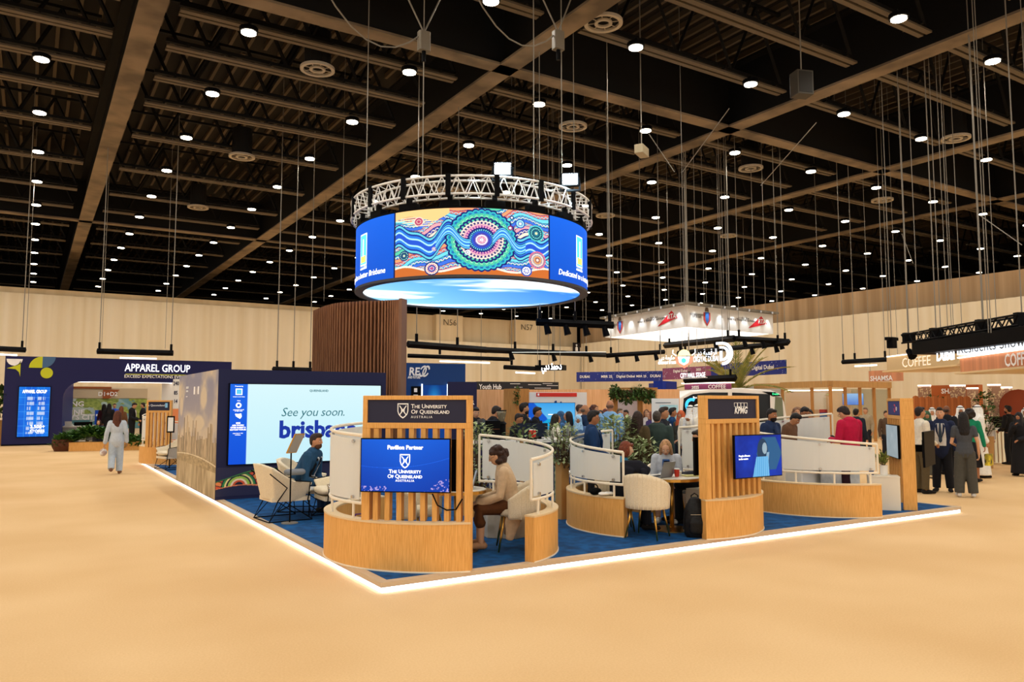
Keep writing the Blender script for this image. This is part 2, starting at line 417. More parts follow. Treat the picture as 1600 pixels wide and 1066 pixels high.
# downlights: the lamps that light the hall
LX = [-14.5 + 4.78 * k for k in range(-1, 15)]
LX = [-.12 + 4.78 * k for k in range(-4, 15)]
LY = [1.3 + 4.93 * k for k in range(-2, 17)]
LENS = mat('downlight_lens', '#fff2d8', .5, emit=16.)
def seen(p, mg=60):
    c = CM.T @ np.array([p[0], p[1], p[2] - EYE])
    if c[2] < .5: return False
    a = 800 + F * c[0] / c[2]; b_ = 533 - F * c[1] / c[2]
    return -mg < a < 1600 + mg and -mg < b_ < 1066 + mg
proto = None; lampd = None
for y in LY:
    for x in LX:
        vis = seen((x, y, 12)); lit = -15 < x < 46 and -9 < y < 60
        if not (vis or lit): continue
        if proto is None:
            proto = thing('ceiling_light', 'round warm downlight glowing in the dark hall ceiling', 'ceiling light', (x, y, 11.95), group='downlights set out in rows over the hall')
            part(MB().lathe([(.2, .0), (.24, .0), (.25, .03), (.25, .12), (.1, .16)], n=14), 'housing', BLACK, proto, smooth=False)
            part(MB().lathe([(.2, -.03), (.2, .03)], n=14), 'lens', LENS, proto)
            t = proto; parts0 = list(proto.children)
        else:
            t = proto.copy(); col.objects.link(t); t.location = (x, y, 11.95)
            for ch in parts0: c_ = ch.copy(); col.objects.link(c_); c_.parent = t
        if lit:
            if lampd is None:
                lampd = bpy.data.lights.new('lamp', 'SPOT'); lampd.energy = LAMP_W; lampd.color = LAMP_COL
                lampd.spot_size = rad(150); lampd.spot_blend = .6; lampd.shadow_soft_size = .18
            lo = bpy.data.objects.new('lamp', lampd); col.objects.link(lo); lo.parent = t; lo.location = (0, 0, -.06)
VW = mat('vent_white', '#b5aa98', .6)
vp = None
for x, y in ((7.05, 22.5), (7.05, 32.4), (7.05, 42.2), (16.6, 22.3), (12.65, 15.6), (26.2, 22.3), (29.9, 15.5), (36, 22.4), (16.6, 32.3), (26.2, 32.3), (16.6, 42), (35.8, 32.3), (26.2, 42), (-2.5, 22.5), (-2.5, 32.4)):
    if vp is None:
        vp = thing('ceiling_vent', 'round grey air diffuser hanging among the roof trusses', 'ceiling vent', (x, y, 12), group='round air diffusers in the roof')
        m1 = MB(); m1.arc((0, 0), .42, .52, 0, 360, 0, .08, 28); part(m1, 'rim', VW, vp)
        m1 = MB(); m1.arc((0, 0), .16, .24, 0, 360, 0, .06, 20)
        for k in range(8): a = PI * k / 4; m1.tube((.2 * math.cos(a), .2 * math.sin(a), .04), (.46 * math.cos(a), .46 * math.sin(a), .04), .015, n=4)
        part(m1, 'louvre', VW, vp)
        part(MB().lathe([(.4, .1), (.4, 1.2)], n=16), 'duct', STEEL, vp)
    else: dup(vp, (x, y, 12))

# ---------------------------------------------------------------- raised platform
PX0, PX1, PY0, PY1, PZ = 2.98, 13.45, 7.17, 26.5, .1
BLUEC = mat('blue_carpet', '#0d5590', .95, kind='cloth', scale=7, c2='#0a3a68', bump=.2)
TRIMW = mat('platform_trim', '#cdb596', .5)
LEDS = mat('led_strip', '#dfeaff', .5, emit=4.5)
t = thing('raised_platform', 'low raised platform with blue carpet and glowing edge under the pods', 'platform', (0, 0, 0))
part(MB().box(PX0 + .1, PX1 - .1, PY0 + .1, PY1 - .1, .012, PZ), 'carpet', BLUEC, t, 'deep blue carpet')
m1 = MB(); w_ = .1
m1.box(PX0, PX1, PY0, PY0 + w_, .055, PZ + .004).box(PX0, PX0 + w_, PY0 + w_, PY1, .055, PZ + .004).box(PX1 - w_, PX1, PY0 + w_, PY1, .055, PZ + .004).box(PX0 + w_, PX1 - w_, PY1 - w_, PY1, .055, PZ + .004)
part(m1, 'edge_trim', TRIMW, t, 'pale edge trim')
m1 = MB(); e = .015
m1.box(PX0 + e, PX1 - e, PY0 + e, PY0 + .05, .004, .055).box(PX0 + e, PX0 + .05, PY0 + .05, PY1, .004, .055).box(PX1 - .05, PX1 - e, PY0 + .05, PY1, .004, .055)
part(m1, 'light_strip', LEDS, t, 'cold white light strip')

# ---------------------------------------------------------------- display wall with the big screen
PURP = np.array
def RIV(X): return .52 + .11 * np.sin(X * 9.2 + .4) * np.clip(1.5 - np.abs(X - .8), .35, 1) + .05 * np.sin(X * 17 + 1) - .12 * np.clip(X - 1.4, 0, 1)
def art_band(X, Y, seed=0):
    """painted dots, arches and wave bands; X in 0..2.2, Y in 0..1"""
    n = len(X)
    pal = [hexa(c) for c in ('#f6c27c', '#3f6fd8', '#4fc9c4', '#f2a0a8', '#e86a55', '#f7e3c8', '#2a56c8', '#57c6a0', '#8a4ab0', '#f09a6a', '#2c3aa0', '#6fd3e6')]
    P = np.array(pal)
    f = Y + .06 * np.sin(X * 5.2 + 1) + .04 * np.sin(X * 11 + Y * 5)
    k = f * 19; ki = np.floor(k).astype(int); kf = k - ki
    c = P[(ki * 5 + 3) % 12]
    per = np.mod(X * (15 + ki % 4) + ki * .37, 1.) - .5
    d = np.sqrt((per * 1.25) ** 2 + (kf - .15) ** 2)
    arch = ((d * 5).astype(int)) % 3
    am = (ki % 2 == 1)[:, None]
    c = np.where(am & (arch == 1)[:, None], P[(ki * 7 + 5) % 12], c); c = np.where(am & (arch == 2)[:, None], P[(ki * 3 + 8) % 12], c)
    c = np.where((kf < .16)[:, None], hexa('#1a2470'), c)
    # sandy band along the top, rust band along the bottom
    s = Y > .86 + .05 * np.sin(X * 7) + .5 * np.clip(X - .6, 0, 1); c = np.where((s & (X < .8))[:, None], hexa('#f5c682'), c)
    s2 = Y > .8 + .07 * np.sin(X * 6 + 2) + .6 * np.clip(X - .55, 0, 1); c = np.where((s2 & ~s & (X < .8))[:, None] & (np.mod(Y * 30, 1) > .5)[:, None], hexa('#f5ddb0'), c)
    s = Y < .1 + .05 * np.sin(X * 6.3 + .6); c = np.where(s[:, None], hexa('#c4682c'), c)
    s = np.abs(Y - .1 - .05 * np.sin(X * 6.3 + .6)) < .014; c = np.where(s[:, None], hexa('#f6e2cf'), c)
    # river
    g = RIV(X)
    d = np.abs(Y - g) * .8; col_ = np.select([d < .03, d < .05, d < .08, d < .1, d < .125, d < .14], [0, 1, 2, 3, 4, 5], 9)
    rp = np.array([hexa(q) for q in ('#2553c8', '#a9e6f0', '#2b78d8', '#183090', '#63c8d8', '#182470')])
    c = np.where((col_ < 9)[:, None], rp[np.minimum(col_, 5)], c)
    # rosettes: x, y, radius, ring colours from the centre outwards, spokes
    R_ = [(1.22, .52, .46, ['#f4d9e4', '#d0407a', '#f4d9e4', '#5b2a8c', '#2a56c8', '#63c8d8', '#1a2470', '#9b3a9a', '#f0a8b8', '#1a2470', '#f6d8c8', '#4fc9a4', '#1a2470', '#8ae0b0', '#4fc9a4', '#1d6fb0', '#35b8c4', '#16206a'], 34),
          (.38, .82, .07, ['#c03a60', '#f5d0c0', '#c03a60', '#f5d0c0'], 12), (1.98, .68, .12, ['#f0e2b0', '#2aa8b0', '#15506a', '#7ae0d0', '#15506a', '#4fc9c4'], 16),
          (1.74, .8, .07, ['#ffffff', '#1d4fb0', '#a9e6f0', '#1d4fb0'], 12), (2.0, .27, .13, ['#f6e2cf', '#1a2470', '#f7a050', '#1a2470', '#f6e2cf', '#2a9ab0', '#e86a85'], 22),
          (.57, .1, .1, ['#d0407a', '#f5e0e0', '#2d2f9a', '#e86a85', '#f6e2cf', '#1a2470'], 14), (1.83, .09, .08, ['#f6f0ff', '#1d4fb0', '#f6f0ff', '#1d4fb0'], 8),
          (.16, .32, .075, ['#f6e2cf', '#2aa070', '#1a2470', '#8ae0b0', '#1a2470'], 12), (.6, .39, .03, ['#ffffff', '#1a2470', '#e0c0d0'], 6), (1.62, .88, .03, ['#fff', '#1a2470'] and ['#ffffff', '#1a2470'], 6),
          (1.04, .33, .035, ['#ffffff', '#1a2470', '#ffffff'], 6), (1.6, .72, .035, ['#ffffff', '#8a2a6a'], 6)]
    for x, y, r, cs, sp in R_:
        dx, dy = X - x, Y - y; q = np.sqrt(dx * dx + dy * dy) / r; a = np.arctan2(dy, dx)
        lobes = 1 + .05 * np.abs(np.sin(a * sp / 2)); q = q / lobes
        i = np.minimum((q * len(cs)).astype(int), len(cs) - 1); cc = np.array([hexa(z) for z in cs])[i]
        sm = (np.cos(a * sp) > .1) & (i % 2 == 1) & (i > 0); cc = np.where(sm[:, None], np.array([hexa(z) for z in cs])[np.minimum(i + 1, len(cs) - 1)], cc)
        fq = q * len(cs) - i; cc = np.where((fq < .13)[:, None], hexa('#16206a'), cc)
        c = np.where((q < 1)[:, None], cc, c)
    # river running out of the big wheel to both sides
    d = np.abs(Y - RIV(X)) * .8; on = (np.abs(X - 1.22) > .15) & (np.abs(X - 1.22) < .6) & (((X - 1.22) ** 2 + (Y - .52) ** 2) > .15 ** 2)
    k = np.select([d < .012, d < .03, d < .042, d < .056, d < .066], [0, 1, 2, 3, 4], 9); c = np.where((on & (k < 9))[:, None], np.array([hexa(z) for z in ('#2b78d8', '#8fdcf0', '#2a62d0', '#57c0e0', '#14206c')])[np.minimum(k, 4)], c)
    return c
WX0, WX1, WY0, WY1, WZ = 2.92, 6.19, 14.78, 19.1, 2.47
t = thing('display_wall', 'navy partition wall with a bright See you soon screen and skyline side', 'display wall', (0, 0, 0))
part(MB().prism([(WX0, WY0), (WX1, WY0), (WX1, WY0 + .3), (WX0 + .3, WY0 + .3), (WX0 + .3, WY1), (WX0, WY1)], PZ, WZ), 'wall_body', NAVY, t)
def screen_fn(U, V):
    c = mixc(hexa('#c3edf8')[None].repeat(len(U), 0), hexa('#d8f6fb')[None].repeat(len(U), 0), V)
    side = U < .105
    return np.where(side[:, None], mixc(hexa('#0a50d8')[None].repeat(len(U), 0), hexa('#1668e8')[None].repeat(len(U), 0), V), c)
SCR = paint_mat('screen_picture', emit=.95)
scr = part(MB().box(3.1, 6.08, 14.735, 14.779, .715, 2.215), 'screen', BLACK, t)
paint('picture', screen_fn, 240, 8, flatpos(3.12, 6.06, .73, 2.2, 14.732), SCR, scr)
TNAVY = mat('screen_navy', '#0c2a8c', .5, emit=.8); TTEAL = mat('screen_teal', '#1d5f6c', .5, emit=.7)
yT = 14.728
text('QUEENSLAND', .058, (4.78, yT, 2.07), TTEAL, scr, bold=.02)
text('See you soon.', .235, (4.68, yT, 1.6), TTEAL, scr, shear=.25, bold=-.004, spacing=.95)
text('brisbane', .45, (4.02, yT, 1.2), TNAVY, scr, align='LEFT', bold=.035)
sb = 3.275
for s_, z, z_ in (('Presented by', .028, 2.15), ('Dedicated to a better Brisbane', .017, 1.96), ('Host', .028, 1.885), ('queensland council', .025, 1.72), ('OF MAYORS', .025, 1.695), ('2025', .04, 1.47), ('ASIA PACIFIC', .036, 1.43), ('CITIES SUMMIT &', .036, 1.39), ("MAYORS' FORUM", .036, 1.35), ('supporting our cities', .022, 1.29), ('in Brisbane', .022, 1.26)):
    text(s_, z, (sb, yT, z_), TXSCR, scr, bold=.01 if z < .03 else .03)
m1 = MB(); m1.plate([(sb - .06, 2.0), (sb + .06, 2.0), (sb + .06, 2.115), (sb - .06, 2.115)], yT, yT + .003); m1.plate([(sb - .045, 1.61), (sb + .03, 1.56), (sb + .06, 1.6), (sb + .05, 1.66), (sb, 1.65), (sb - .06, 1.655)], yT, yT + .003)
for k in range(24):
    a, b_ = 2 * PI * k / 24, 2 * PI * (k + 1) / 24
    m1.plate([(sb + .025 * math.cos(a), 1.81 + .025 * math.sin(a)), (sb + .05 * math.cos(a), 1.81 + .05 * math.sin(a)), (sb + .05 * math.cos(b_), 1.81 + .05 * math.sin(b_)), (sb + .025 * math.cos(b_), 1.81 + .025 * math.sin(b_))], yT, yT + .003)
part(m1, 'emblem', TXSCR, scr)
part(MB().box(sb - .045, sb + .045, yT - .003, yT, 2.015, 2.1), 'emblem_field', mat('emblem_blue', '#4aa8d8', .5, emit=.9), scr)
def city_fn(U, V):
    x, z = U * 2.2, V * 2.37; n = len(x)
    sky = mixc(hexa('#b0a7a6')[None].repeat(n, 0), hexa('#8c8da6')[None].repeat(n, 0), np.clip((V - .45) * 2, 0, 1))
    cl = fbm(x * 1.6 + 3, z * 1.5, 5) - .52 + .35 * np.clip(.62 - V, 0, 1)
    for cx, cz, rx, rz in ((.75, 1.85, .2, .3), (.1, 1.7, .14, .25), (.65, 1.35, .35, .2)):
        cl = np.maximum(cl, .35 * (1 - ((x - (2.2 - 2.2 * (1 - cx / 2.2)) * 1.0 if False else x - cx * 2.0) / rx) ** 2 - ((z - cz) / rz) ** 2 + .6 * (fbm(x * 5, z * 5, 9) - .5)))
    c = mixc(sky, hexa('#d8c8ae')[None].repeat(n, 0), np.clip(cl * 5, 0, 1))
    bi = np.floor(x * 17).astype(int); h = vnoise(bi * 1.0, bi * 0 + 3.0, 2); h2 = .95 + .5 * h ** 2 + .1 * vnoise(bi * .2, bi * 0., 7)
    tw = vnoise(bi * 1.0, bi * 0 + 9.0, 4); b_ = z < h2
    bc = mixc(hexa('#9a8264')[None].repeat(n, 0), hexa('#d6c4a2')[None].repeat(n, 0), np.clip(vnoise(x * 60, z * 9, 3) * 1.0, 0, 1)); bc = bc * (.75 + .4 * tw)[:, None]
    c = np.where(b_[:, None], bc, c)
    tr = z < .62 + .12 * fbm(x * 6, z * 0, 8); c = np.where(tr[:, None], mixc(hexa('#7c6848')[None].repeat(n, 0), hexa('#d4bd90')[None].repeat(n, 0), fbm(x * 14, z * 22, 1)), c)
    w = z < .48; c = np.where(w[:, None], mixc(hexa('#8a7452')[None].repeat(n, 0), hexa('#e0cda6')[None].repeat(n, 0), np.clip(fbm(x * 12, z * 2.2, 6) * 1.3 - .15, 0, 1)), c)
    br = np.abs(z - .68 + .06 * (x - 1) ** 2) < .012; c = np.where(br[:, None], hexa('#e6d8b8'), c)
    return c
mural = paint('side_mural', city_fn, 260, 260, lambda U, V: np.stack([np.full_like(U, WX0 - .004), WY1 - (WY1 - WY0) * U, PZ + .005 + 2.36 * V], 1), paint_mat('printed_mural'), t)
mural['label'] = 'sepia city skyline print'
for s_, z, zz, u in (('BRISBANE', .07, 2.16, .32), ('AUSTRALIA', .05, 2.09, .32), ('QUEENSLAND', .03, 1.98, .32)):
    o = text(s_, z, (0, 0, 0), WTEXT, t, align='LEFT', bold=.02, name='mural_lettering'); o.rotation_euler = (0, 0, rad(-90)); o.location = (WX0 - .008, WY1 - u * 3, zz)
for k in (.75, .92):
    o = part(MB().box(-.05, .05, 0, .003, 0, .16), 'mural_emblem', WTEXT, t); o.rotation_euler = (0, 0, rad(-90)); o.scale = (1.6, 1, 1); o.location = (WX0 - .008, WY1 - k * 2.6, 2.03)
def bandfn(U, V):
    X = U * 3.2; n = len(X)
    c = np.tile(hexa('#14182f'), (n, 1)); top = .66 + .26 * np.sin(X * 2.4 - .6); bot = .2 + .16 * np.sin(X * 2.7 + .3)
    y = (V - bot) / np.maximum(top - bot, .05)
    a = np.arctan2(V - bot + .25, np.mod(X, .8) - .4); ray = np.mod(a * 5 + np.floor(X / .8), 1)
    c = np.where((ray < .8)[:, None], np.where((np.mod(a * 5, 2) < 1)[:, None], hexa('#d9552f'), hexa('#e88a4a')), c)
    for k, cc in ((.42, '#14182f'), (.39, '#2f8a4a'), (.34, '#f0e29a'), (.3, '#14182f'), (.26, '#9ec850'), (.2, '#f0dcc0'), (.15, '#d9552f'), (.1, '#14182f')):
        d = np.sqrt((np.mod(X, .8) - .4) ** 2 + ((V - bot) * .62) ** 2); c = np.where((d < k * .75)[:, None], hexa(cc), c)
    c = np.where((y > .86)[:, None], hexa('#14182f'), c); c = np.where((y > .92)[:, None], hexa('#3a8a3c'), c)
    c = np.where((y < .06)[:, None], hexa('#e88a5a'), c)
    c = np.where(((y > 1) | (y < -.03))[:, None], hexa('#1d2148'), c); return c
o = paint('painted_band', bandfn, 420, 70, flatpos(WX0 + .003, WX1 - .02, .16, .68, 14.775), paint_mat('printed_mural'), t)
o['label'] = 'orange and green painted arch band'

# ---------------------------------------------------------------- curved walnut slat screen
t = thing('slatted_screen', 'tall curved dark walnut slat screen rising behind the display wall', 'slatted screen', (0, 0, 0))
pts = [B(622, 16.7), B(600, 16.85), B(560, 17.1), B(525, 17.5), B(503, 18.2), B(487, 19.1)]
def cat(ps, u):
    n = len(ps) - 1; i = min(int(u * n), n - 1); f = u * n - i
    p0, p1, p2, p3 = ps[max(i - 1, 0)], ps[i], ps[i + 1], ps[min(i + 2, n)]
    return .5 * ((2 * p1) + (p2 - p0) * f + (2 * p0 - 5 * p1 + 4 * p2 - p3) * f * f + (3 * p1 - p0 - 3 * p2 + p3) * f ** 3)
TZ = 4.08
back = MB(); vs = []
NS = 35
for i in range(NS + 1):
    p = cat(pts, i / NS); q = cat(pts, min(i / NS + .01, 1)) - cat(pts, max(i / NS - .01, 0)); q.normalize(); n = Vector((q.y, -q.x, 0)); n = -n if n.dot(p) < 0 else n
    for dd in (.1, .16):
        for z in (PZ, TZ): vs.append((p + n * dd)[:2] + (z,) if False else ((p + n * dd).x, (p + n * dd).y, z))
    if i < NS or True:
        m1 = MB(); m1.obox((p.x + n.x * .045, p.y + n.y * .045), q, .018, .055, PZ, TZ)
        part(m1, 'slat', WALNUT, t)
back.add(vs, [f for i in range(NS) for f in ((4 * i, 4 * i + 4, 4 * i + 5, 4 * i + 1), (4 * i + 2, 4 * i + 3, 4 * i + 7, 4 * i + 6), (4 * i + 1, 4 * i + 5, 4 * i + 7, 4 * i + 3))])
part(back, 'backing_board', mat('dark_backing', '#1c1210', .9), t)
p = pts[0]; q = (pts[0] - pts[1]).normalized(); n = Vector((q.y, -q.x, 0)); n = -n if n.dot(p) < 0 else n
m1 = MB(); m1.obox((p.x + q.x * .05 + n.x * .08, p.y + q.y * .05 + n.y * .08), q, .035, .13, PZ, TZ + .02); part(m1, 'end_post', mat('umber_board', '#8a6650', .6), t)

# ---------------------------------------------------------------- hanging LED ring
RC = B(737, 19.6); RR = 2.94; RZ0, RZ1 = 4.62, 6.15
t = thing('led_ring', 'big round hanging screen drum with swirling artwork and sky underside', 'hanging screen', (RC.x, RC.y, 0))
fa = math.atan2(-RC.y, -RC.x)   # angle on the ring that faces the aisle corner
part(MB().arc((0, 0), RR - .22, RR - .03, 0, 360, RZ0 + .02, RZ1 - .01, 96), 'drum_frame', BLACK, t)
m1 = MB(); m1.arc((0, 0), RR - .19, RR + .015, 0, 360, RZ0 - .03, RZ0 + .03, 96); part(m1, 'bottom_rim', mat('rim_grey', '#4a4a4e', .5), t)
m1 = MB(); m1.arc((0, 0), RR - .1, RR + .01, 0, 360, RZ1 - .01, RZ1 + .02, 96); part(m1, 'top_rim', BLACK, t)
HALF = rad(36.5)
def ring_fn(U, V):
    # the drum repeats the artwork twice, blue in between
    a = (U - .5) * 2 * PI; am = np.where(np.abs(a) > PI / 2, np.mod(a + PI, 2 * PI), a); am = np.where(am > PI, am - 2 * PI, am)
    X = (am + HALF) / (2 * HALF) * 2.2; ins = np.abs(am) < HALF
    c = mixc(np.tile(hexa('#0a4fc0'), (len(U), 1)), np.tile(hexa('#1260d8'), (len(U), 1)), V)
    A = art_band(np.clip(X, 0, 2.2), V); c = np.where(ins[:, None], A, c)
    return np.where(((np.abs(np.abs(am) - HALF) < .006))[:, None], hexa('#101840'), c)
def ring_pos(U, V):
    a = fa + (U - .5) * 2 * PI; return np.stack([RR * np.cos(a), RR * np.sin(a), RZ0 + .03 + (RZ1 - RZ0 - .05) * V], 1)
rs = paint('screen', ring_fn, 2200, 230, ring_pos, paint_mat('ring_picture', emit=1.25), t)
def wrap(off, r=RR + .006):
    def f(P):
        a = fa + P[:, 0] / RR + off; rr = r - P[:, 1]
        return np.stack([rr * np.cos(a), rr * np.sin(a), P[:, 2]], 1)
    return f
LB = mat('screen_light_blue', '#4cc4ec', .5, emit=1.2); LY_ = mat('screen_yellow', '#f4d860', .5, emit=1.2)
for off in (rad(61), rad(-61)):
    for back_ in (0, PI):
        W = wrap(off + back_)
        def sq(x0, x1, z0, z1, d=0.):
            vs = []; n = 6
            for i in range(n + 1):
                for z in (z0, z1): vs.append((x0 + (x1 - x0) * i / n, -d, z))
            P = W(np.array(vs, float)); m_ = MB(); m_.add([tuple(p) for p in P], [(2 * i, 2 * i + 2, 2 * i + 3, 2 * i + 1) for i in range(n)]); return m_
        part(sq(-.2, .2, 5.0, 5.85), 'emblem', TXSCR, rs); part(sq(-.175, .175, 5.12, 5.82, .003), 'emblem_field', LB, rs)
        part(sq(-.14, .14, 5.16, 5.32, .006), 'emblem_hall', LY_, rs); part(sq(-.03, .03, 5.3, 5.72, .006), 'emblem_tower', TXSCR, rs)
        text('BRISBANE CITY', .07, (0, -.006, 5.04), mat('screen_blue_text', '#1260d8', .5, emit=1.), rs, warp=W, bold=.01)
        text('Dedicated to a better Brisbane', .19, (0, -.003, 4.8), TXSCR, rs, warp=wrap(off * 1.07 + back_), shear=.2, bold=.006)
def sky_fn(U, V):
    x, y = (U - .5) * 6, (V - .5) * 6; n = len(x)
    c = mixc(np.tile(hexa('#2f7fe0'), (n, 1)), np.tile(hexa('#8ccaf2'), (n, 1)), np.clip(.5 + (y * .15 - x * .12), 0, 1))
    cl = np.clip((fbm(x * .45 + 2, y * 1.1 + x * .4, 21) - .5) * 7, 0, 1); return mixc(c, np.tile(hexa('#eaf4fb'), (n, 1)), cl)
mb_ = None
def disc_pos(U, V):
    # concentric square-to-disc map
    a, b_ = U * 2 - 1, V * 2 - 1; x = a * np.sqrt(1 - b_ * b_ / 2); y = b_ * np.sqrt(1 - a * a / 2)
    return np.stack([x * (RR - .18), y * (RR - .18), np.full_like(U, RZ0 + .0)], 1)
o = paint('underside_screen', sky_fn, 160, 160, disc_pos, paint_mat('sky_picture', emit=1.35), t)
part(MB().lathe([(RR - .2, RZ0 + .02), (RR - .2, RZ0 + .06)], n=64), 'underside_board', BLACK, t)
# circular truss above, with its clamps and floodlights
t = thing('circular_truss', 'ring of white aluminium truss carrying the hanging screen drum', 'truss', (RC.x, RC.y, 0))
RT0, RT1, TZ0, TZ1 = RR - .28, RR + .12, 6.42, 6.82
NT = 56
for r in (RT0, RT1):
    for z in (TZ0, TZ1):
        m1 = MB(); m1.path([(r * math.cos(2 * PI * i / 96), r * math.sin(2 * PI * i / 96), z) for i in range(96)], .027, 6, closed=True); part(m1, 'chord', ALU, t, smooth=True)
m1 = MB()
for i in range(NT):
    a, b_, c_ = 2 * PI * i / NT, 2 * PI * (i + .5) / NT, 2 * PI * (i + 1) / NT
    for r in (RT0, RT1):
        m1.tube((r * math.cos(a), r * math.sin(a), TZ0), (r * math.cos(b_), r * math.sin(b_), TZ1), .013, n=5); m1.tube((r * math.cos(b_), r * math.sin(b_), TZ1), (r * math.cos(c_), r * math.sin(c_), TZ0), .013, n=5)
    for z in (TZ0, TZ1):
        m1.tube((RT0 * math.cos(a), RT0 * math.sin(a), z), (RT1 * math.cos(b_), RT1 * math.sin(b_), z), .012, n=5)
tag(part(m1, 'lacing', ALU, t), kind='stuff')
for i in range(18):
    a = fa + 2 * PI * (i + .5) / 18; u = (math.cos(a + PI / 2), math.sin(a + PI / 2)); c0 = ((RR - .1) * math.cos(a), (RR - .1) * math.sin(a))
    m1 = MB(); m1.obox(c0, u, .22, .1, RZ1 + .02, RZ1 + .16); part(m1, 'drive_box', BLACK, t, bev=.01)
    m1 = MB(); m1.obox(c0, u, .05, .05, RZ1 + .14, TZ0 + .03); m1.obox(((RR + .14) * math.cos(a), (RR + .14) * math.sin(a)), u, .055, .03, TZ0 - .05, TZ1 + .04); part(m1, 'clamp', BLACK, t)
COLD = mat('flood_lens', '#e4f6ff', .5, emit=60.)
def flood(px, D, z, lab):
    p = B(px, D, z); f = thing('floodlight', lab, 'floodlight', p, math.degrees(math.atan2(p.y, p.x)) - 90 + 0)
    part(MB().box(-.2, .2, -.08, .06, 0, .3), 'housing', BLACK, f); part(MB().box(-.17, .17, -.1, -.079, .03, .27), 'lens', COLD, f)
    part(MB().box(-.24, -.2, -.05, .03, -.1, .2).box(.2, .24, -.05, .03, -.1, .2).box(-.24, .24, -.05, .03, -.12, -.08), 'bracket', BLACK, f)
    ld = bpy.data.lights.new('flood_lamp', 'SPOT'); ld.energy = 420; ld.color = (.6, .87, 1); ld.spot_size = rad(130); ld.shadow_soft_size = .15
    lo = bpy.data.objects.new('flood_lamp', ld); col.objects.link(lo); lo.parent = f; lo.location = (0, -.14, .15); lo.rotation_euler = (rad(80), 0, 0)
flood(785, 16.75, 6.87, 'dazzling cold floodlight above the middle of the ring truss')
flood(893, 17.6, 6.87, 'cold floodlight above the right end of the ring truss')
def cable(p, q, lab, r=.012, m=GREYW, name='hanging_cable', group=None):
    p = Vector(p); q = Vector(q); o = MB().tube(p, q, r, n=5).build(name, m); return tag(o, lab, 'cable', group)
CR = 'steel cables holding the circular truss'
for px, D in ((567, 19.6), (657, 17.2), (835, 17.2), (880, 18.0)):
    cable(B(px, D, 6.85), B(px, D, 15.62), 'thin steel cable running up from the circular truss into the roof', .014, GREYW, group=CR)
for px, D, z in ((657, 17.2, 10.25), (875, 18, 10.7)):
    p = B(px, D, z); f = thing('chain_hoist', 'chain hoist hanging above the ' + ('left' if px < 700 else 'right') + ' part of the ring', 'hoist', p)
    part(MB().rbox(-.14, .14, -.1, .1, -.35, .1, .05), 'motor_body', mat('hoist_grey', '#7c7568', .5), f); part(MB().tube((0, 0, -.35), (0, 0, -.6), .05, n=8), 'chain_bag', BLACK, f)
    for s_ in (-1, 1): part(MB().tube((0, 0, .1), (s_ * 1.0, .3, 2.2), .02, n=5), 'sling', GREYW, f)
    part(MB().path([(0, 0, .1)] + [(-.35 * k, 0, .1 + .2 * (k - 3) ** 2 * .35 - .6) for k in range(1, 8)], .018, 5), 'power_lead', GREYW, f)

# ---------------------------------------------------------------- meeting pods
PR, PT = 1.4, .13
PLZ = .61
def pod_plinth(c, a0, a1, lab):
    t = thing('curved_plinth', lab, 'low wall', (c[0], c[1], 0))
    part(MB().arc((0, 0), PR - PT, PR, a0, a1, PZ, PLZ - .02), 'plinth_wall', WOOD, t)
    part(MB().arc((0, 0), PR - PT - .004, PR + .006, a0 - .2, a1 + .2, PLZ - .02, PLZ), 'top_ledge', mat('ledge_cream', '#e2c79c', .5), t)
    part(MB().arc((0, 0), PR, PR + .008, a0, a1, PZ, PZ + .015), 'skirting', CREAMP, t)
    return t
def pod_rail(c, a0, a1, lab, zf, m=GLASS, r=PR - .06):
    """a0 is the low end; the top rail climbs along the curve, the bottom rail stays level"""
    t = thing('curved_glass_screen', lab, 'glass screen', (c[0], c[1], 0)); n = max(8, int(abs(a1 - a0) / 4)); zb = .775
    A = [a0 + (a1 - a0) * i / n for i in range(n + 1)]
    def P(a, z, rr=r): return Vector((rr * math.cos(rad(a)), rr * math.sin(rad(a)), z))
    part(MB().sweep([(P(a, zf(a)), .019, .016) for a in A], 8, 0, side=(0, 0, 1)), 'top_rail', CREAMP, t)
    part(MB().sweep([(P(a, zb), .018, .015) for a in A], 8, 0, side=(0, 0, 1)), 'bottom_rail', CREAMP, t)
    for a in (a0, a1): part(MB().tube(P(a, zb), P(a, zf(a)), .016), 'end_post', CREAMP, t)
    s = 1 if a1 > a0 else -1
    k = 0; a = a0 + s * 6
    while (a1 - a) * s > 2:
        part(MB().tube(P(a, PLZ), P(a, zb), .015), 'foot_post', CREAMP, t); a += s * 24
    npan = max(1, round(abs(a1 - a0) / 75)); st = (a1 - a0) / npan
    for i in range(npan):
        b0, b1 = a0 + st * i + s * 2, a0 + st * (i + 1) - s * 2
        lo, hi = min(b0, b1), max(b0, b1)
        pn = part(MB().arc((0, 0), r - .005, r + .005, lo, hi, zb + .035, lambda q: zf(q) - .045), 'glass_panel', m, t, smooth=False)
        for q in (b0 + s * 4, (b0 + b1) / 2, b1 - s * 4):
            for z in (zb + .06, zf(q) - .07):
                m1 = MB(); m1.tube(P(q, z, r - .03), P(q, z, r + .03), .018, n=8); part(m1, 'clip', CHROME, pn)
    return t
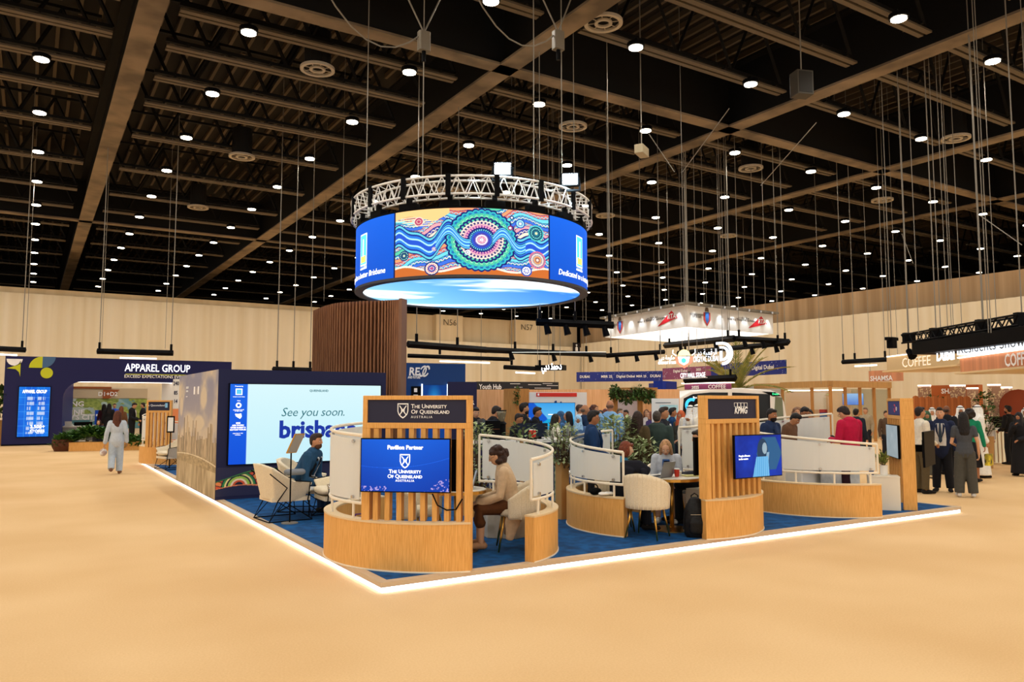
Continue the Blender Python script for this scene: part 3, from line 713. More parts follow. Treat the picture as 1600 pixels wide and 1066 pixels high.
def shield(mb, s, y0, y1, cx=0., cz=0.):
    o = [(-.5, .6), (.5, .6), (.5, -.1), (.4, -.4), (.2, -.62), (0, -.75), (-.2, -.62), (-.4, -.4), (-.5, -.1)]
    i_ = [(x * .84, z * .84) for x, z in o]
    for k in range(len(o)):
        a, b_ = o[k], o[(k + 1) % len(o)]; c_, d = i_[(k + 1) % len(o)], i_[k]
        mb.plate([(cx + q[0] * s, cz + q[1] * s) for q in (a, b_, c_, d)], y0, y1)
    for sx in (-1, 1):
        for sz in (-1, 1):
            mb.plate([(cx + sx * x * s, cz + (sz * z + -.03) * s) for x, z in ((.02, .1), (.3, .46), (.34, .4), (.1, .02))], y0, y1)
    mb.plate([(cx + x * s, cz + z * s) for x, z in ((-.16, -.12), (.16, -.12), (.16, .08), (-.16, .08))], y0, y1)
def uq_logo(parent, cx, cz, s, m, y, name='emblem'):
    m1 = MB(); shield(m1, s, y, y + .002, cx, cz); part(m1, name, m, parent)
def pod_sign(c, a0, a1, lab, logo, zt=1.93, depth=.13, slats=8, posts=(False, True), ends=None):
    """wooden portal with dark name board and slats, standing on the chord of the pod circle from a0 (left) to a1 (right)"""
    p0 = Vector((c[0] + PR * math.cos(rad(a0)), c[1] + PR * math.sin(rad(a0)), 0)); p1 = Vector((c[0] + PR * math.cos(rad(a1)), c[1] + PR * math.sin(rad(a1)), 0))
    if ends: p0, p1 = Vector((*ends[0], 0)), Vector((*ends[1], 0))
    W = (p1 - p0).length; ang = math.degrees(math.atan2(p1.y - p0.y, p1.x - p0.x)); t = thing('sign_frame', lab, 'sign', p0, ang)
    w = .085
    m1 = MB(); m1.box(0, W, 0, depth, zt - .045, zt).box(0, W, 0, depth, 1.58, 1.64).box(0, .05, 0, depth, 1.64, zt - .045).box(W - .05, W, 0, depth, 1.64, zt - .045); part(m1, 'header_box', WOOD, t, bev=.004)
    hb = part(MB().box(.05, W - .05, .02, depth - .02, 1.64, zt - .045), 'name_board', DKSIGN, t)
    part(MB().box(0, w, 0, depth, PZ if posts[0] else PLZ, 1.58), 'post', WOOD, t); part(MB().box(W - .065, W, 0, depth, PZ if posts[1] else PLZ, 1.58), 'post', WOOD, t)
    for i in range(slats):
        x = w + (W - w - .065) * (i + .5) / slats + .0
        u = x / W; bow = .0
        part(MB().box(x - .026, x + .026, .01 + bow, depth - .01, PLZ, 1.58), 'slat', WOOD, t)
    logo(hb, W); return t, W
def tvset(p, rz, w, h, lab, fn=None, extra=None, nx=200, ny=110, name='television', tilt=0., arm=.12):
    t = thing(name, lab, 'screen', p, rz); t.rotation_euler[0] = rad(tilt)
    part(MB().box(-w / 2, w / 2, 0, .035, 0, h), 'casing', BLACK, t, bev=.004)
    part(MB().box(-w / 4, w / 4, .035, .08, h * .25, h * .75).box(-.06, .06, .08, arm, h * .4, h * .6), 'wall_mount', BLACK, t)
    if fn:
        s = paint('screen', fn, nx, ny, flatpos(-w / 2 + .012, w / 2 - .012, .012, h - .012, -.002), SCR, t)
        if extra: extra(s, w, h)
    return t
def blue_fn(U, V):
    n = len(U); c = mixc(np.tile(hexa('#0a3fae'), (n, 1)), np.tile(hexa('#1668e6'), (n, 1)), np.clip(V * .8 + .15 - np.abs(U - .45) * .5, 0, 1))
    l = np.abs(V - (.45 + .2 * (U - .3) ** 2 * 2)) < .004; c = np.where(l[:, None], c * 1.15 + .05, c)
    d = (fbm(U * 60, V * 34, 3) > .62) & ((V < .24 * np.clip((U - .72) * 5, 0, 1)) | (V < .1 * (U < .3))); return np.where(d[:, None], hexa('#b9a6e6'), c)
POD1, POD2, POD3 = (4.32, 8.5), (7.91, 8.5), (11.5, 8.5)
# pod 1, at the corner
pod_plinth(POD1, -260, -105, 'curved oak plinth under the university sign and its left screen')
pod_plinth(POD1, -71, 41, 'curved oak plinth behind the seated woman in the beige cardigan')
zsl = lambda base, z0, s: (lambda a: z0 + .0017 * abs(a - base))
pod_rail(POD1, -157, -258, 'curved frosted screen left of the university sign', lambda a: 1.5 + .001 * abs(a + 157))
pod_rail(POD1, -70, 41, 'curved frosted screen around the seated woman in beige', lambda a: 1.22 + .0017 * abs(a + 70))
def uq(hb, W):
    uq_logo(hb, .44, 1.775, .12, WTEXT, .014)
    text('The University', .063, (.53, .012, 1.795), WTEXT, hb, align='LEFT', small=True, bold=.01)
    text('Of Queensland', .063, (.53, .012, 1.737), WTEXT, hb, align='LEFT', small=True, bold=.01); text('AUSTRALIA', .036, (.53, .012, 1.69), WTEXT, hb, align='LEFT', spacing=1.35)
t, W = pod_sign(POD1, -155, -105, 'oak sign frame naming the university, with a blue television in front', uq)
def uqtv(s, w, h):
    text('Pavilion Partner', .06, (-.0, -.004, h - .115), TXSCR, s, bold=.03); uq_logo(s, 0, h * .59, .11, TXSCR, -.005)
    text('The University', .056, (0, -.004, h * .355), TXSCR, s, small=True, bold=.01); text('Of Queensland', .056, (0, -.004, h * .265), TXSCR, s, small=True, bold=.01); text('AUSTRALIA', .032, (0, -.004, h * .2), TXSCR, s, spacing=1.3)
def onframe(t, x, y, z):
    return t.matrix_basis @ Vector((x, y, z)) if False else (Matrix.Translation(t.location) @ Matrix.Rotation(t.rotation_euler[2], 4, 'Z')) @ Vector((x, y, z))
ang1 = math.degrees(t.rotation_euler[2])
tvset(onframe(t, .5, -.09, .915), ang1 + 1, .97, .565, 'television showing the Pavilion Partner university slide', blue_fn, uqtv, 300, 170)
tvset(onframe(t, .62, .23, .9), ang1 + 180, .97, .56, 'black television facing into the corner pod behind the slats')
m1 = MB(); m1.path([(0, 0, 0), (.05, .02, -.12), (.15, .02, -.17), (.25, .02, -.16), (.32, .0, -.05)], .008, 5); o = m1.build('power_lead', BLACK); o.location = onframe(t, .78, -.02, .9); o.rotation_euler = (0, 0, rad(ang1)); tag(o, 'loose black lead looping beneath the university television', 'cable')
# pod 2
pod_plinth(POD2, 83, 206, 'curved oak plinth on the left of the middle pod')
pod_plinth(POD2, -110, 35, 'curved oak plinth carrying the middle sign frame')
pod_rail(POD2, 205, 83, 'curved frosted screen on the left of the middle pod', lambda a: 1.2 + .0017 * abs(a - 205))
pod_rail(POD2, -52, 35, 'frosted screen on the right of the middle pod behind the sign', lambda a: 1.6 - .0017 * abs(a + 52))
def kp(hb, W):
    m1 = MB()
    for k in range(4):
        x = .62 + k * .073; 
        for b_ in ((x, x + .005, 1.80, 1.853), (x + .066, x + .071, 1.80, 1.853), (x, x + .071, 1.85, 1.855), (x, x + .071, 1.80, 1.804)): m1.box(b_[0], b_[1], .012, .016, b_[2], b_[3])
    part(m1, 'logo_boxes', WTEXT, hb); text('KPMG', .125, (.76, .012, 1.71), WTEXT, hb, shear=.25, bold=.025, width=.29)
t, W = pod_sign(POD2, -109, -60, 'oak sign frame reading KPMG above a tilted television', kp, zt=1.95)
def kfn(U, V):
    n = len(U); c = mixc(np.tile(hexa('#0a1f78'), (n, 1)), np.tile(hexa('#1640c0'), (n, 1)), fbm(U * 5, V * 3, 2))
    x, y = U * 1.72, V
    hexm = (np.abs(x - 1.25) * .87 + np.abs(y - .55) * .5 < .42) & (np.abs(y - .55) < .4); c = np.where(hexm[:, None], hexa('#2d5f8c'), c)
    hair = ((x - 1.0) / .2) ** 2 + ((y - .62) / .3) ** 2 < 1; c = np.where(hair[:, None], hexa('#28405a'), c)
    face = ((x - 1.08) / .09) ** 2 + ((y - .68) / .14) ** 2 < 1; c = np.where(face[:, None], hexa('#9fb4c0'), c)
    arm = (np.abs(x - 1.17 - (y - .4) * .2) < .05) & (y > .2) & (y < .58); c = np.where(arm[:, None], hexa('#8fb0c8'), c)
    bd = (y < .48) & (x > .62 + y * .3) & (x < 1.25 - (y) * .1); c = np.where(bd[:, None], mixc(np.tile(hexa('#58a8e0'), (n, 1)), np.tile(hexa('#7cc0ec'), (n, 1)), (np.mod(x * 14, 1) > .5) * 1.), c)
    return c
def kx(s, w, h): text('People alliances', .035, (-w * .42, -.004, h * .5), TXSCR, s, align='LEFT'); text('in the centre', .035, (-w * .42, -.004, h * .43), TXSCR, s, align='LEFT')
ang2 = math.degrees(t.rotation_euler[2])
tvset((8.31, 7.06, .86), ang2 - 4, .96, .57, 'television with a blue picture of a woman on the middle sign', kfn, kx, 220, 130)
tvset(onframe(t, .42, .24, .9), ang2 + 180, .8, .5, 'black television on the inner side of the middle sign')
# pod 3
pod_plinth(POD3, -330, -104, 'long curved oak plinth in front of the man in the red jacket')
pod_rail(POD3, -104, -335, 'long curved frosted screen around the man in the red jacket', lambda a: 1.21 + .0019 * abs(a + 104))
def s3(hb, W):
    pass
t, W = pod_sign(POD3, 0, 0, 'oak sign frame at the right corner seen nearly edge-on', s3, zt=1.93, depth=.2, ends=((12.38, 7.3), (13.2, 8.05)), slats=7, posts=(True, True))
bl = part(MB().box(.06, W - .06, .182, .19, 1.65, 1.875), 'inner_name_board', mat('royal_blue_board', '#10307e', .5), t)
m1 = MB()
for k in range(20):
    a, b_ = 2 * PI * k / 20, 2 * PI * (k + 1) / 20
    if 2 < k or k < 0: m1.plate([(.5 + .05 * math.cos(a), 1.76 + .05 * math.sin(a)), (.5 + .07 * math.cos(a), 1.76 + .07 * math.sin(a)), (.5 + .07 * math.cos(b_), 1.76 + .07 * math.sin(b_)), (.5 + .05 * math.cos(b_), 1.76 + .05 * math.sin(b_))], .19, .194)
part(m1, 'ring_logo', mat('logo_red', '#e0485a', .5), bl); 
o = text('o', .14, (0, 0, 0), WTEXT, bl, bold=.02); o.rotation_euler = (0, 0, PI); o.location = (.34, .195, 1.72)
ang3 = math.degrees(t.rotation_euler[2])
tvset(onframe(t, .56, .24, .92), ang3 + 180, .95, .56, 'pale television on the inner side of the right corner sign', lambda U, V: mixc(np.tile(hexa('#7f8f96'), (len(U), 1)), np.tile(hexa('#a3aeb2'), (len(U), 1)), fbm(U * 4, V * 3, 4)))  # mottled grey glow painted on the screen in place of glass reflections
tvset(onframe(t, .36, -.3, .80), ang3 - 22, .95, .58, 'black television standing out from the right corner sign', arm=.3)

# ---------------------------------------------------------------- pod furniture
def face_px(px, turn):
    """heading in degrees: 0 = to the right across the view, 90 = away from the aisle corner"""
    b_ = B(px, 1); return math.degrees(math.atan2(b_.y, b_.x)) - 90 + turn
def shell_chair(loc, face, lab, first=[None]):
    if first[0] is None:
        t = thing('shell_chair', lab, 'chair', loc, face - 90, 'cream shell chairs in the pods')
        m1 = MB(); m1.lathe([(.05, .40), (.22, .405), (.245, .43), (.25, .46), (.235, .49), (.2, .5), (.05, .505)], n=22); part(m1, 'seat', CREAMF, t, smooth=True)
        def fo(u, v, r=.285):
            a = rad(-90 + (u - .5) * 225); top = .47 + .37 * max(0., math.cos((u - .5) * 2.55)) ** .75; z = .385 + (top - .385) * v; rr = r + .015 * v
            return Vector((rr * math.cos(a), rr * math.sin(a) - .0, z))
        m1 = MB(); m1.shell(lambda u, v: fo(u, v, .292), lambda u, v: fo(u, v, .252), 40, 8); part(m1, 'backrest', CREAMF, t, smooth=True)
        m1 = MB()
        for k in range(15):
            u = .14 + .72 * k / 14; m1.path([fo(u, v, .292) for v in (0, .33, .66, .985)], .005, 4)
        tag(part(m1, 'piping', CREAMF, t), kind='stuff')
        for sx in (-1, 1):
            for sy in (-1, 1): part(MB().tube((sx * .15, sy * .15, .41), (sx * .22, sy * .22, 0), .019, .010, 10), 'leg', GOLD, t, smooth=True)
        first[0] = t; return t
    return dup(first[0], loc, face - 90, lab)
def Z(p, z=PZ): return (p[0], p[1], z)
cw = B(806, 9.45)
shell_chair(Z(cw), 152, 'cream shell chair with brass legs under the woman in the beige cardigan')
shell_chair(Z(B(1009, 10.42)), face_px(1009, 68), 'cream shell chair with its back to the aisle at the shared round table')
shell_chair(Z(B(962, 11.0)), face_px(962, 5), 'cream shell chair under the red-haired woman')
shell_chair(Z(B(660, 9.5)), -60, 'cream shell chair seen between the slats of the university sign')
shell_chair(Z(B(1040, 12.0)), -110, 'cream shell chair under the blonde woman')
shell_chair(Z(B(1098, 11.6)), 170, 'cream shell chair hidden behind the middle sign')
shell_chair(Z((10.75, 8.9)), -20, 'cream shell chair behind the long right screen, left of the man in red')
shell_chair(Z((11.1, 9.35)), -60, 'cream shell chair just beside the man in the red jacket')
def round_table(loc, r, lab, h=.72, base=.26):
    t = thing('round_table', lab, 'table', loc)
    part(MB().lathe([(r - .01, h - .02), (r - .01, h + .008)], n=40), 'tabletop', mat('pale_stone_top', '#e6ddcb', .3), t)
    part(MB().arc((0, 0), r - .012, r + .004, 0, 360, h - .035, h + .002, 40), 'table_rim', GOLD, t)
    part(MB().tube((0, 0, .02), (0, 0, h - .02), .03, n=14), 'pedestal', GOLD, t, smooth=True)
    part(MB().lathe([(base, 0), (base, .012), (.04, .03)], n=36), 'base_plate', GOLD, t, smooth=False)
    return t
TB1 = B(714, 9.35); round_table(Z(TB1), .36, 'small round brass-edged table in front of the woman in beige')
TB2 = B(1047, 11.1); round_table(Z(TB2), .42, 'round brass-edged table shared by the two women', base=.3)
TB3 = Vector((11.5, 8.75, 0)); round_table(Z(TB3), .36, 'round brass table in the right pod')
def laptop(p, rz, lab, mcol=None, h=.21, open_=105):
    t = thing('laptop', lab, 'laptop', p, rz); m = mcol or mat('laptop_grey', '#8d8f94', .35, metal=.6)
    part(MB().rbox(-.155, .155, -.11, .11, 0, .014, .015), 'keyboard_deck', m, t); part(MB().box(-.13, .13, -.07, .04, .0141, .016), 'keys', BLACK, t)
    l = part(MB().rbox(-.155, .155, -.006, .006, 0, h, .005), 'lid', m, t); l.location = (0, .11, .012); l.rotation_euler = (rad(90 - open_) * 1., 0, 0); part(MB().box(-.145, .145, -.008, -.006, .01, h - .01), 'display', mat('dim_screen', '#c8d4e0', .3), l)
    return t
laptop(Vector((TB1.x + .08, TB1.y - .02, PZ + .73)), 152 + 90, 'thin laptop the woman in beige is typing on', h=.2)
laptop(Vector((TB2.x - .2, TB2.y + .02, PZ + .73)), -165, 'silver laptop with a pale lid between the two women')
def cup(p, lab, m, h=.11, r=.038, lid=True):
    t = thing('paper_cup', lab, 'cup', p); part(MB().lathe([(r * .75, 0), (r, h)], n=16), 'cup_body', m, t, smooth=False)
    if lid: part(MB().lathe([(r + .003, h), (r + .003, h + .008), (r * .8, h + .015)], n=16), 'lid', WHITEP, t)
tz = PZ + .73
cup((TB2.x - .02, TB2.y + .03, tz), 'brown paper cup next to the laptop', mat('kraft', '#b07a48', .7)); cup((TB2.x + .03, TB2.y - .08, tz), 'red paper cup at the middle of the table', mat('cup_red', '#d03a28', .5), .1)
cup((TB2.x + .13, TB2.y - .02, tz), 'white cup at the right of the table', WHITEP, .07, lid=False)
o = MB().rbox(-.15, .15, -.1, .1, 0, .012, .01).build('magazine', mat('magazine_yellow', '#c9c07a', .6)); o.location = (TB2.x + .3, TB2.y - .12, tz); o.rotation_euler = (0, 0, rad(-20)); tag(o, 'yellowish magazine on the right of the round table', 'magazine')
# marble block, hexagonal
pb = B(792, 10.45); m1 = MB(); m1.prism([(.38 * math.cos(PI * k / 3 + .3), .38 * math.sin(PI * k / 3 + .3)) for k in range(6)], 0, .42); o = m1.build('marble_block', MARBLE, bev=.008); o.location = Z(pb); tag(o, 'grey veined marble block behind the beige chair', 'marble block')
# handbag, purple bundle
pb = Vector((3.3, 8.6)); t = thing('purple_bag', 'crumpled purple bag inside the corner pod', 'bag', Z(pb, .35))
m1 = MB()
for k in range(7): m1.ell((.06 * math.cos(k), .06 * math.sin(k * 2), .08 + .03 * (k % 3)), .07, .06, .06)
part(m1, 'bag_body', mat('purple_cloth', '#6a3f8c', .8), t, vox=.012); m1 = MB(); m1.path([(-.08, 0, .12), (-.05, 0, .22), (.05, 0, .22), (.08, 0, .12)], .01, 5); part(m1, 'handle', mat('purple_cloth'), t)
tag(MB().rbox(-.25, .25, -.2, .2, 0, .25, .03).build('storage_box', WHITEP), 'white box under the purple bag', 'box').location = Z(pb)
pb = B(928, 10.9); t = thing('black_handbag', 'black handbag lying on the plinth of the middle pod', 'bag', (6.58, 8.38, PLZ), 20)
m1 = MB(); m1.ell((0, 0, .045), .12, .06, .05); part(m1, 'bag_body', BLACK, t, smooth=True); m1 = MB(); m1.path([(.1 * math.cos(PI * k / 8), .02, .05 + .09 * math.sin(PI * k / 8)) for k in range(9)], .009, 5); part(m1, 'handle', BLACK, t)
m1 = MB()
for k in range(6): m1.ell((.03 * (k - 2.5), .02 * math.sin(k * 2.), .03), .04, .05, .025)
o = m1.build('white_napkin', WHITEP, vox=.01); o.location = (6.61, 8.2, PLZ); tag(o, 'crumpled white cloth on the plinth beside the black handbag', 'cloth')
# backpack
BPK = mat('backpack_black', '#17181a', .6, kind='cloth', scale=30, c2='#0e0e10', bump=.2)
t = thing('backpack', 'black backpack standing on the blue carpet by the middle sign', 'backpack', Z(B(1084, 10.55)), -30)
m1 = MB(); m1.sweep([((0, 0, .05), .16, .1), ((0, 0, .2), .165, .12), ((0, .01, .36), .15, .1), ((0, .02, .45), .1, .07)], 16, 1, side=(1, 0, 0)); part(m1, 'bag_body', BPK, t, vox=.015)
m1 = MB(); m1.sweep([((0, -.1, .08), .12, .035), ((0, -.11, .2), .125, .045), ((0, -.09, .27), .1, .03)], 12, 1, side=(1, 0, 0)); part(m1, 'front_pocket', BPK, t, vox=.012)
m1 = MB(); m1.path([(-.04, .05, .46), (-.045, .05, .53), (.0, .05, .56), (.045, .05, .53), (.04, .05, .46)], .009, 6); part(m1, 'handle', BPK, t)
for s_ in (-1, 1): m1 = MB(); m1.sweep([((s_ * .07, .1, .42), .025, .008), ((s_ * .1, .15, .3), .025, .008), ((s_ * .13, .1, .08), .02, .006)], 6, 0, side=(1, 0, 0)); part(m1, 'strap', BPK, t)
part(MB().box(-.1, .1, -.118, -.112, .3, .305), 'zip', CHROME, t)
# white cabinets, bottle, pot
tag(MB().box(-.22, .22, -.2, .2, 0, .55).build('side_cabinet', CREAMP, bev=.004), 'cream side cabinet with a water bottle, behind the backpack', 'cabinet').location = Z(B(1103, 11.3))
def bottle(p, lab, m, h=.24, r=.032):
    t = thing('water_bottle', lab, 'bottle', p); part(MB().lathe([(r * .9, 0), (r, .01), (r, h * .6), (r * .45, h * .82), (r * .4, h * .93)], n=14), 'bottle_body', m, t, smooth=True); part(MB().lathe([(r * .46, h * .92), (r * .46, h)], n=12), 'cap', WHITEP, t)
bottle(Z(B(1095, 11.15), PZ + .55), 'clear water bottle on the cream cabinet by the middle sign', mat('clear_plastic', '#c8d4d4', .1, trans=.8))
def cab(p, rz, w, d, h, m, lab, name='side_cabinet', door=True):
    t = thing(name, lab, 'cabinet', p, rz); part(MB().box(-w / 2, w / 2, -d / 2, d / 2, 0, h - .02), 'body', m, t, bev=.003); part(MB().box(-w / 2 - .005, w / 2 + .005, -d / 2 - .005, d / 2 + .005, h - .02, h), 'top', m, t)
    if door: dd = part(MB().box(-w / 2 + .01, w / 2 - .01, -d / 2 - .018, -d / 2, .03, h - .04), 'door', m, t); part(MB().box(w / 2 - .08, w / 2 - .07, -d / 2 - .03, -d / 2 - .018, h * .45, h * .6), 'handle', CHROME, dd)
cab((12.12, 7.72, PZ), -52, .46, .4, .55, CREAMP, 'cream cabinet against the right corner post', door=False)
cab((11.98, 8.42, PZ), 215, .5, .6, .62, mat('white_marble', '#dfe0dd', .3, kind='cloth', scale=4, c2='#a9adae'), 'white marbled cabinet beside the red jacket man', door=True)
t = thing('potted_plant', 'small bushy plant in a white pot on the right cabinet', 'plant', Z((12.12, 7.7), PZ + .55))
part(MB().lathe([(.05, 0), (.058, .02), (.062, .17), (.055, .17), (.05, .12)], n=20), 'pot', WHITEP, t, smooth=False)
random.seed(5); m1 = MB(); m2 = MB()
for k in range(16):
    a = random.random() * 2 * PI; e = .5 + random.random() * .9; L_ = .16 + .1 * random.random(); d = Vector((math.cos(a) * math.cos(e), math.sin(a) * math.cos(e), math.sin(e))); m2.tube((0, 0, .13), Vector((0, 0, .14)) + d * L_, .004, n=4)
    for j in range(9): m1.leaf(Vector((0, 0, .14)) + d * L_ * (.35 + .08 * j), d + Vector((random.uniform(-1, 1), random.uniform(-1, 1), random.uniform(-.3, .8))), (0, 0, 1), .075, .03)
part(m1, 'foliage', mat('yellow_green_leaf', '#8a9440', .6, kind='cloth', scale=20, c2='#5c6a2a'), t); part(m2, 'stem', STEM, t)
bottle(Z((12.02, 7.86), PZ + .55), 'dark blue bottle beside the potted plant', mat('bottle_blue', '#14265e', .3), .2, .04)
laptop(Vector((11.85, 8.35, PZ + .62)), -150, 'open dark laptop on the marbled cabinet', BLACK)
o = MB().rbox(-.11, .11, -.08, .08, 0, .03, .01).build('pink_folder', mat('pink', '#d0405a', .6)); o.location = (11.62, 8.72, PZ + .62 - .0); tag(o, 'pink folder by the marbled cabinet', 'folder')
o = MB().rbox(-.3, .3, -.2, .2, 0, .62, .02).build('white_bench', WHITEP); o.location = (11.55, 8.85, PZ); tag(o, 'white ledge bearing the pink folder', 'ledge')
# ---------------------------------------------------------------- lounge by the display wall
def armchair(loc, face, lab, first=[None]):
    if first[0]: return dup(first[0], loc, face - 90, lab)
    t = thing('lounge_armchair', lab, 'armchair', loc, face - 90, 'cream lounge armchairs with black wire frames'); first[0] = t
    part(MB().sweep([((0, -.22, .40), .30, .07), ((0, .12, .42), .31, .07), ((0, .30, .43), .30, .06)], 12, 1, side=(1, 0, 0)), 'seat_cushion', CREAMF, t, vox=.015)
    # faceted bucket
    def fo(u, v, g=0.):
        P_ = [(-.38, .30, .56, .33), (-.40, .0, .60, .28), (-.37, -.33, .80, .30), (-.2, -.42, .84, .32), (0, -.43, .85, .32), (.2, -.42, .84, .32), (.37, -.33, .80, .30), (.40, .0, .60, .28), (.38, .30, .56, .33)]
        k = u * 8; i = min(int(k), 7); f = k - i; q = [P_[i][j] * (1 - f) + P_[i + 1][j] * f for j in range(4)]
        s_ = .72 + .28 * v; return Vector((q[0] * s_ * (1 - g), q[1] * s_ * (1 - g * (1 if q[1] < 0 else 0)), q[3] + (q[2] - q[3]) * v))
    part(MB().shell(lambda u, v: fo(u, v), lambda u, v: fo(u, v, .16), 24, 5), 'bucket', CREAMF, t, vox=.015)
    part(MB().prism([(-.27, -.28), (.27, -.28), (.29, .3), (-.29, .3)], .29, .35), 'seat_base', CREAMF, t)
    for s_ in (-1, 1):
        m1 = MB(); m1.path([(s_ * .41, .02, .60), (s_ * .385, .26, .57), (s_ * .30, .26, .3), (s_ * .33, .32, .012), (s_ * .33, -.34, .012), (s_ * .29, -.2, .3), (s_ * .39, -.1, .5), (s_ * .41, -.37, .72)], .0095, 6); part(m1, 'side_frame', BLACK, t)
        m1 = MB(); m1.path([(s_ * .33, -.34, .012), (s_ * .25, -.1, .3), (s_ * .33, .32, .012)], .008, 6); part(m1, 'brace', BLACK, t)
    m1 = MB(); m1.path([(-.33, -.34, .012), (.33, -.34, .012)], .009, 6); part(m1, 'cross_bar', BLACK, t)
    return t
armchair(Z(B(447, 12.35)), 5, 'nearest cream lounge armchair, empty, beside the display stand')
armchair(Z(B(478, 13.3)), -30, 'cream lounge armchair the man in the blue suit sits on')
armchair(Z(B(532, 12.3)), 178, 'cream lounge armchair half hidden by the corner pod')
t = thing('info_stand', 'slim black stand with a tilted framed notice in the lounge', 'sign stand', Z((3.3, 11.4)), 35)
part(MB().lathe([(.12, 0), (.12, .012), (.02, .018)], n=28), 'base_plate', GREYW, t); part(MB().tube((0, 0, .01), (0, 0, 1.06), .011, n=8), 'pole', BLACK, t)
h = part(MB().box(-.11, .11, -.008, .008, 0, .32).box(-.1, .1, .008, .012, .01, .31), 'notice_frame', GOLD, t); h.location = (0, 0, 1.02); h.rotation_euler = (rad(28), 0, 0)
part(MB().box(-.095, .095, -.0085, -.0075 + .0, .015, .305), 'notice', mat('notice_grey', '#b6b2a8', .5), h)
t = thing('lounge_table', 'low white side table between the lounge armchairs', 'table', Z(B(503, 12.75)))
part(MB().rbox(-.28, .28, -.2, .2, .40, .425, .04), 'tabletop', WHITEP, t)
for sx in (-1, 1): part(MB().path([(sx * .22, -.15, .4), (sx * .22, -.15, .01), (sx * .22, .15, .01), (sx * .22, .15, .4)], .01, 5), 'leg', BLACK, t)
o = MB().sweep([((-.12, 0, .05), .1, .05), ((.12, 0, .05), .1, .05)], 10, 1, side=(0, 1, 0)).build('grey_jacket', mat('grey_cloth', '#7c8087', .9), vox=.014); o.location = Z(B(463, 12.7), .72); tag(o, 'folded grey jacket on the arm of the nearest armchair', 'jacket')

# ---------------------------------------------------------------- planting between the pods
def bush(loc, lab, r, h, n, m=GREEN2, leaf=.09, base=0., pot=None, group=None, squash=1.):
    random.seed(int(abs(loc[0]) * 97 + abs(loc[1]) * 31)); t = thing('leafy_plant', lab, 'plant', loc, group=group); m1 = MB(); m2 = MB()
    for k in range(n):
        a = random.random() * 2 * PI; rr = math.sqrt(random.random()) * r; z = base + (h - base) * (random.random() ** .8); rr *= .65 + .5 * math.sin(PI * min(1, (z - base) / (h - base) * .8 + .1))
        p = Vector((rr * math.cos(a), rr * math.sin(a) * squash, z)); m1.leaf(p, (math.cos(a) + random.uniform(-.8, .8), math.sin(a) + random.uniform(-.8, .8), random.uniform(-.5, .9)), (0, 0, 1), leaf * random.uniform(.7, 1.3), leaf * .6)
        if k % 9 == 0: m2.tube((rr * .2 * math.cos(a), rr * .2 * math.sin(a), max(0, base - .1)), p, .006, n=4)
    part(m1, 'foliage', m, t); part(m2, 'stem', STEM, t)
    if pot: part(pot, 'planter', mat('planter_wood', '#b78b52', .5), t)
    return t
def box_pot(w, h, m=None): return MB().rbox(-w, w, -w, w, 0, h, .02)
bush(Z(B(745, 12.3)), 'tall grey-green bush just right of the university sign', .24, 1.42, 420, base=.35, pot=box_pot(.22, .4))
bush(Z(B(815, 12.6)), 'leaf spray rising over the middle of the beige woman screen', .2, 1.4, 70, m=mat('pale_leaf', '#9cae74', .6, kind='cloth', scale=16, c2='#6d8250'), base=1.05, leaf=.11, pot=MB().tube((0, 0, 0), (0, 0, 1.15), .03))
bush(Z(B(878, 11.9)), 'olive bush in a tall stand between the two front pods', .23, 1.4, 420, base=.8, leaf=.085, pot=box_pot(.08, .85))
bush(Z(B(962, 13.4)), 'broad pale-leaved bush behind the middle pod', .36, 1.5, 520, base=.6, leaf=.12, pot=box_pot(.3, .5))
bush(Z(B(1003, 12.9)), 'lower leafy bush behind the red-haired woman', .27, 1.15, 330, base=.3, leaf=.11, pot=box_pot(.2, .35))

# ---------------------------------------------------------------- helpers for the stands further back
def right_of(px):
    """direction that runs to the right across the view bearing at this place"""
    b_ = B(px, 1); return Vector((b_.y, -b_.x, 0))
def panel_between(px0, px1, D0, D1, z0, z1, name, m, parent, th=.1):
    a, b_ = B(px0, D0), B(px1, D1); c = (a + b_) / 2; u = b_ - a; mb = MB(); mb.obox((c.x, c.y), u, u.length / 2, th / 2, z0, z1); return part(mb, name, m, parent)
def frame_of(px0, px1, D0, D1):
    """origin, heading and width of a board standing between two bearings, read from the aisle"""
    a, b_ = B(px0, D0), B(px1, D1); return a, math.degrees(math.atan2(b_.y - a.y, b_.x - a.x)), (b_ - a).length
def board(px0, px1, D0, D1, z0, z1, name, lab, cat, m, th=.12, group=None):
    a, rz, W = frame_of(px0, px1, D0, D1); t = thing(name, lab, cat, (a.x, a.y, 0), rz, group); part(MB().box(0, W, 0, th, z0, z1), 'panel', m, t); return t, W
PEACH = mat('peach_veneer', '#eebd8c', .6, kind='wood', scale=2, c2='#dfa873')
WOOD2 = mat('booth_wood', '#c98f4e', .55, kind='wood', scale=4, c2='#b27c40')
ROY = mat('royal_blue', '#16407e', .6)
def dots_fn(c0, c1, seed):
    def f(U, V):
        n = len(U); c = mixc(np.tile(hexa(c0), (n, 1)), np.tile(hexa(c1), (n, 1)), fbm(U * 6 + seed, V * 2, seed)); s = vnoise(U * 130, V * 16, seed) > .93
        return np.where(s[:, None], hexa('#d8e6ff'), c)
    return f
PRINT = paint_mat('printed_mural'); LIT = paint_mat('lit_print', emit=.8)

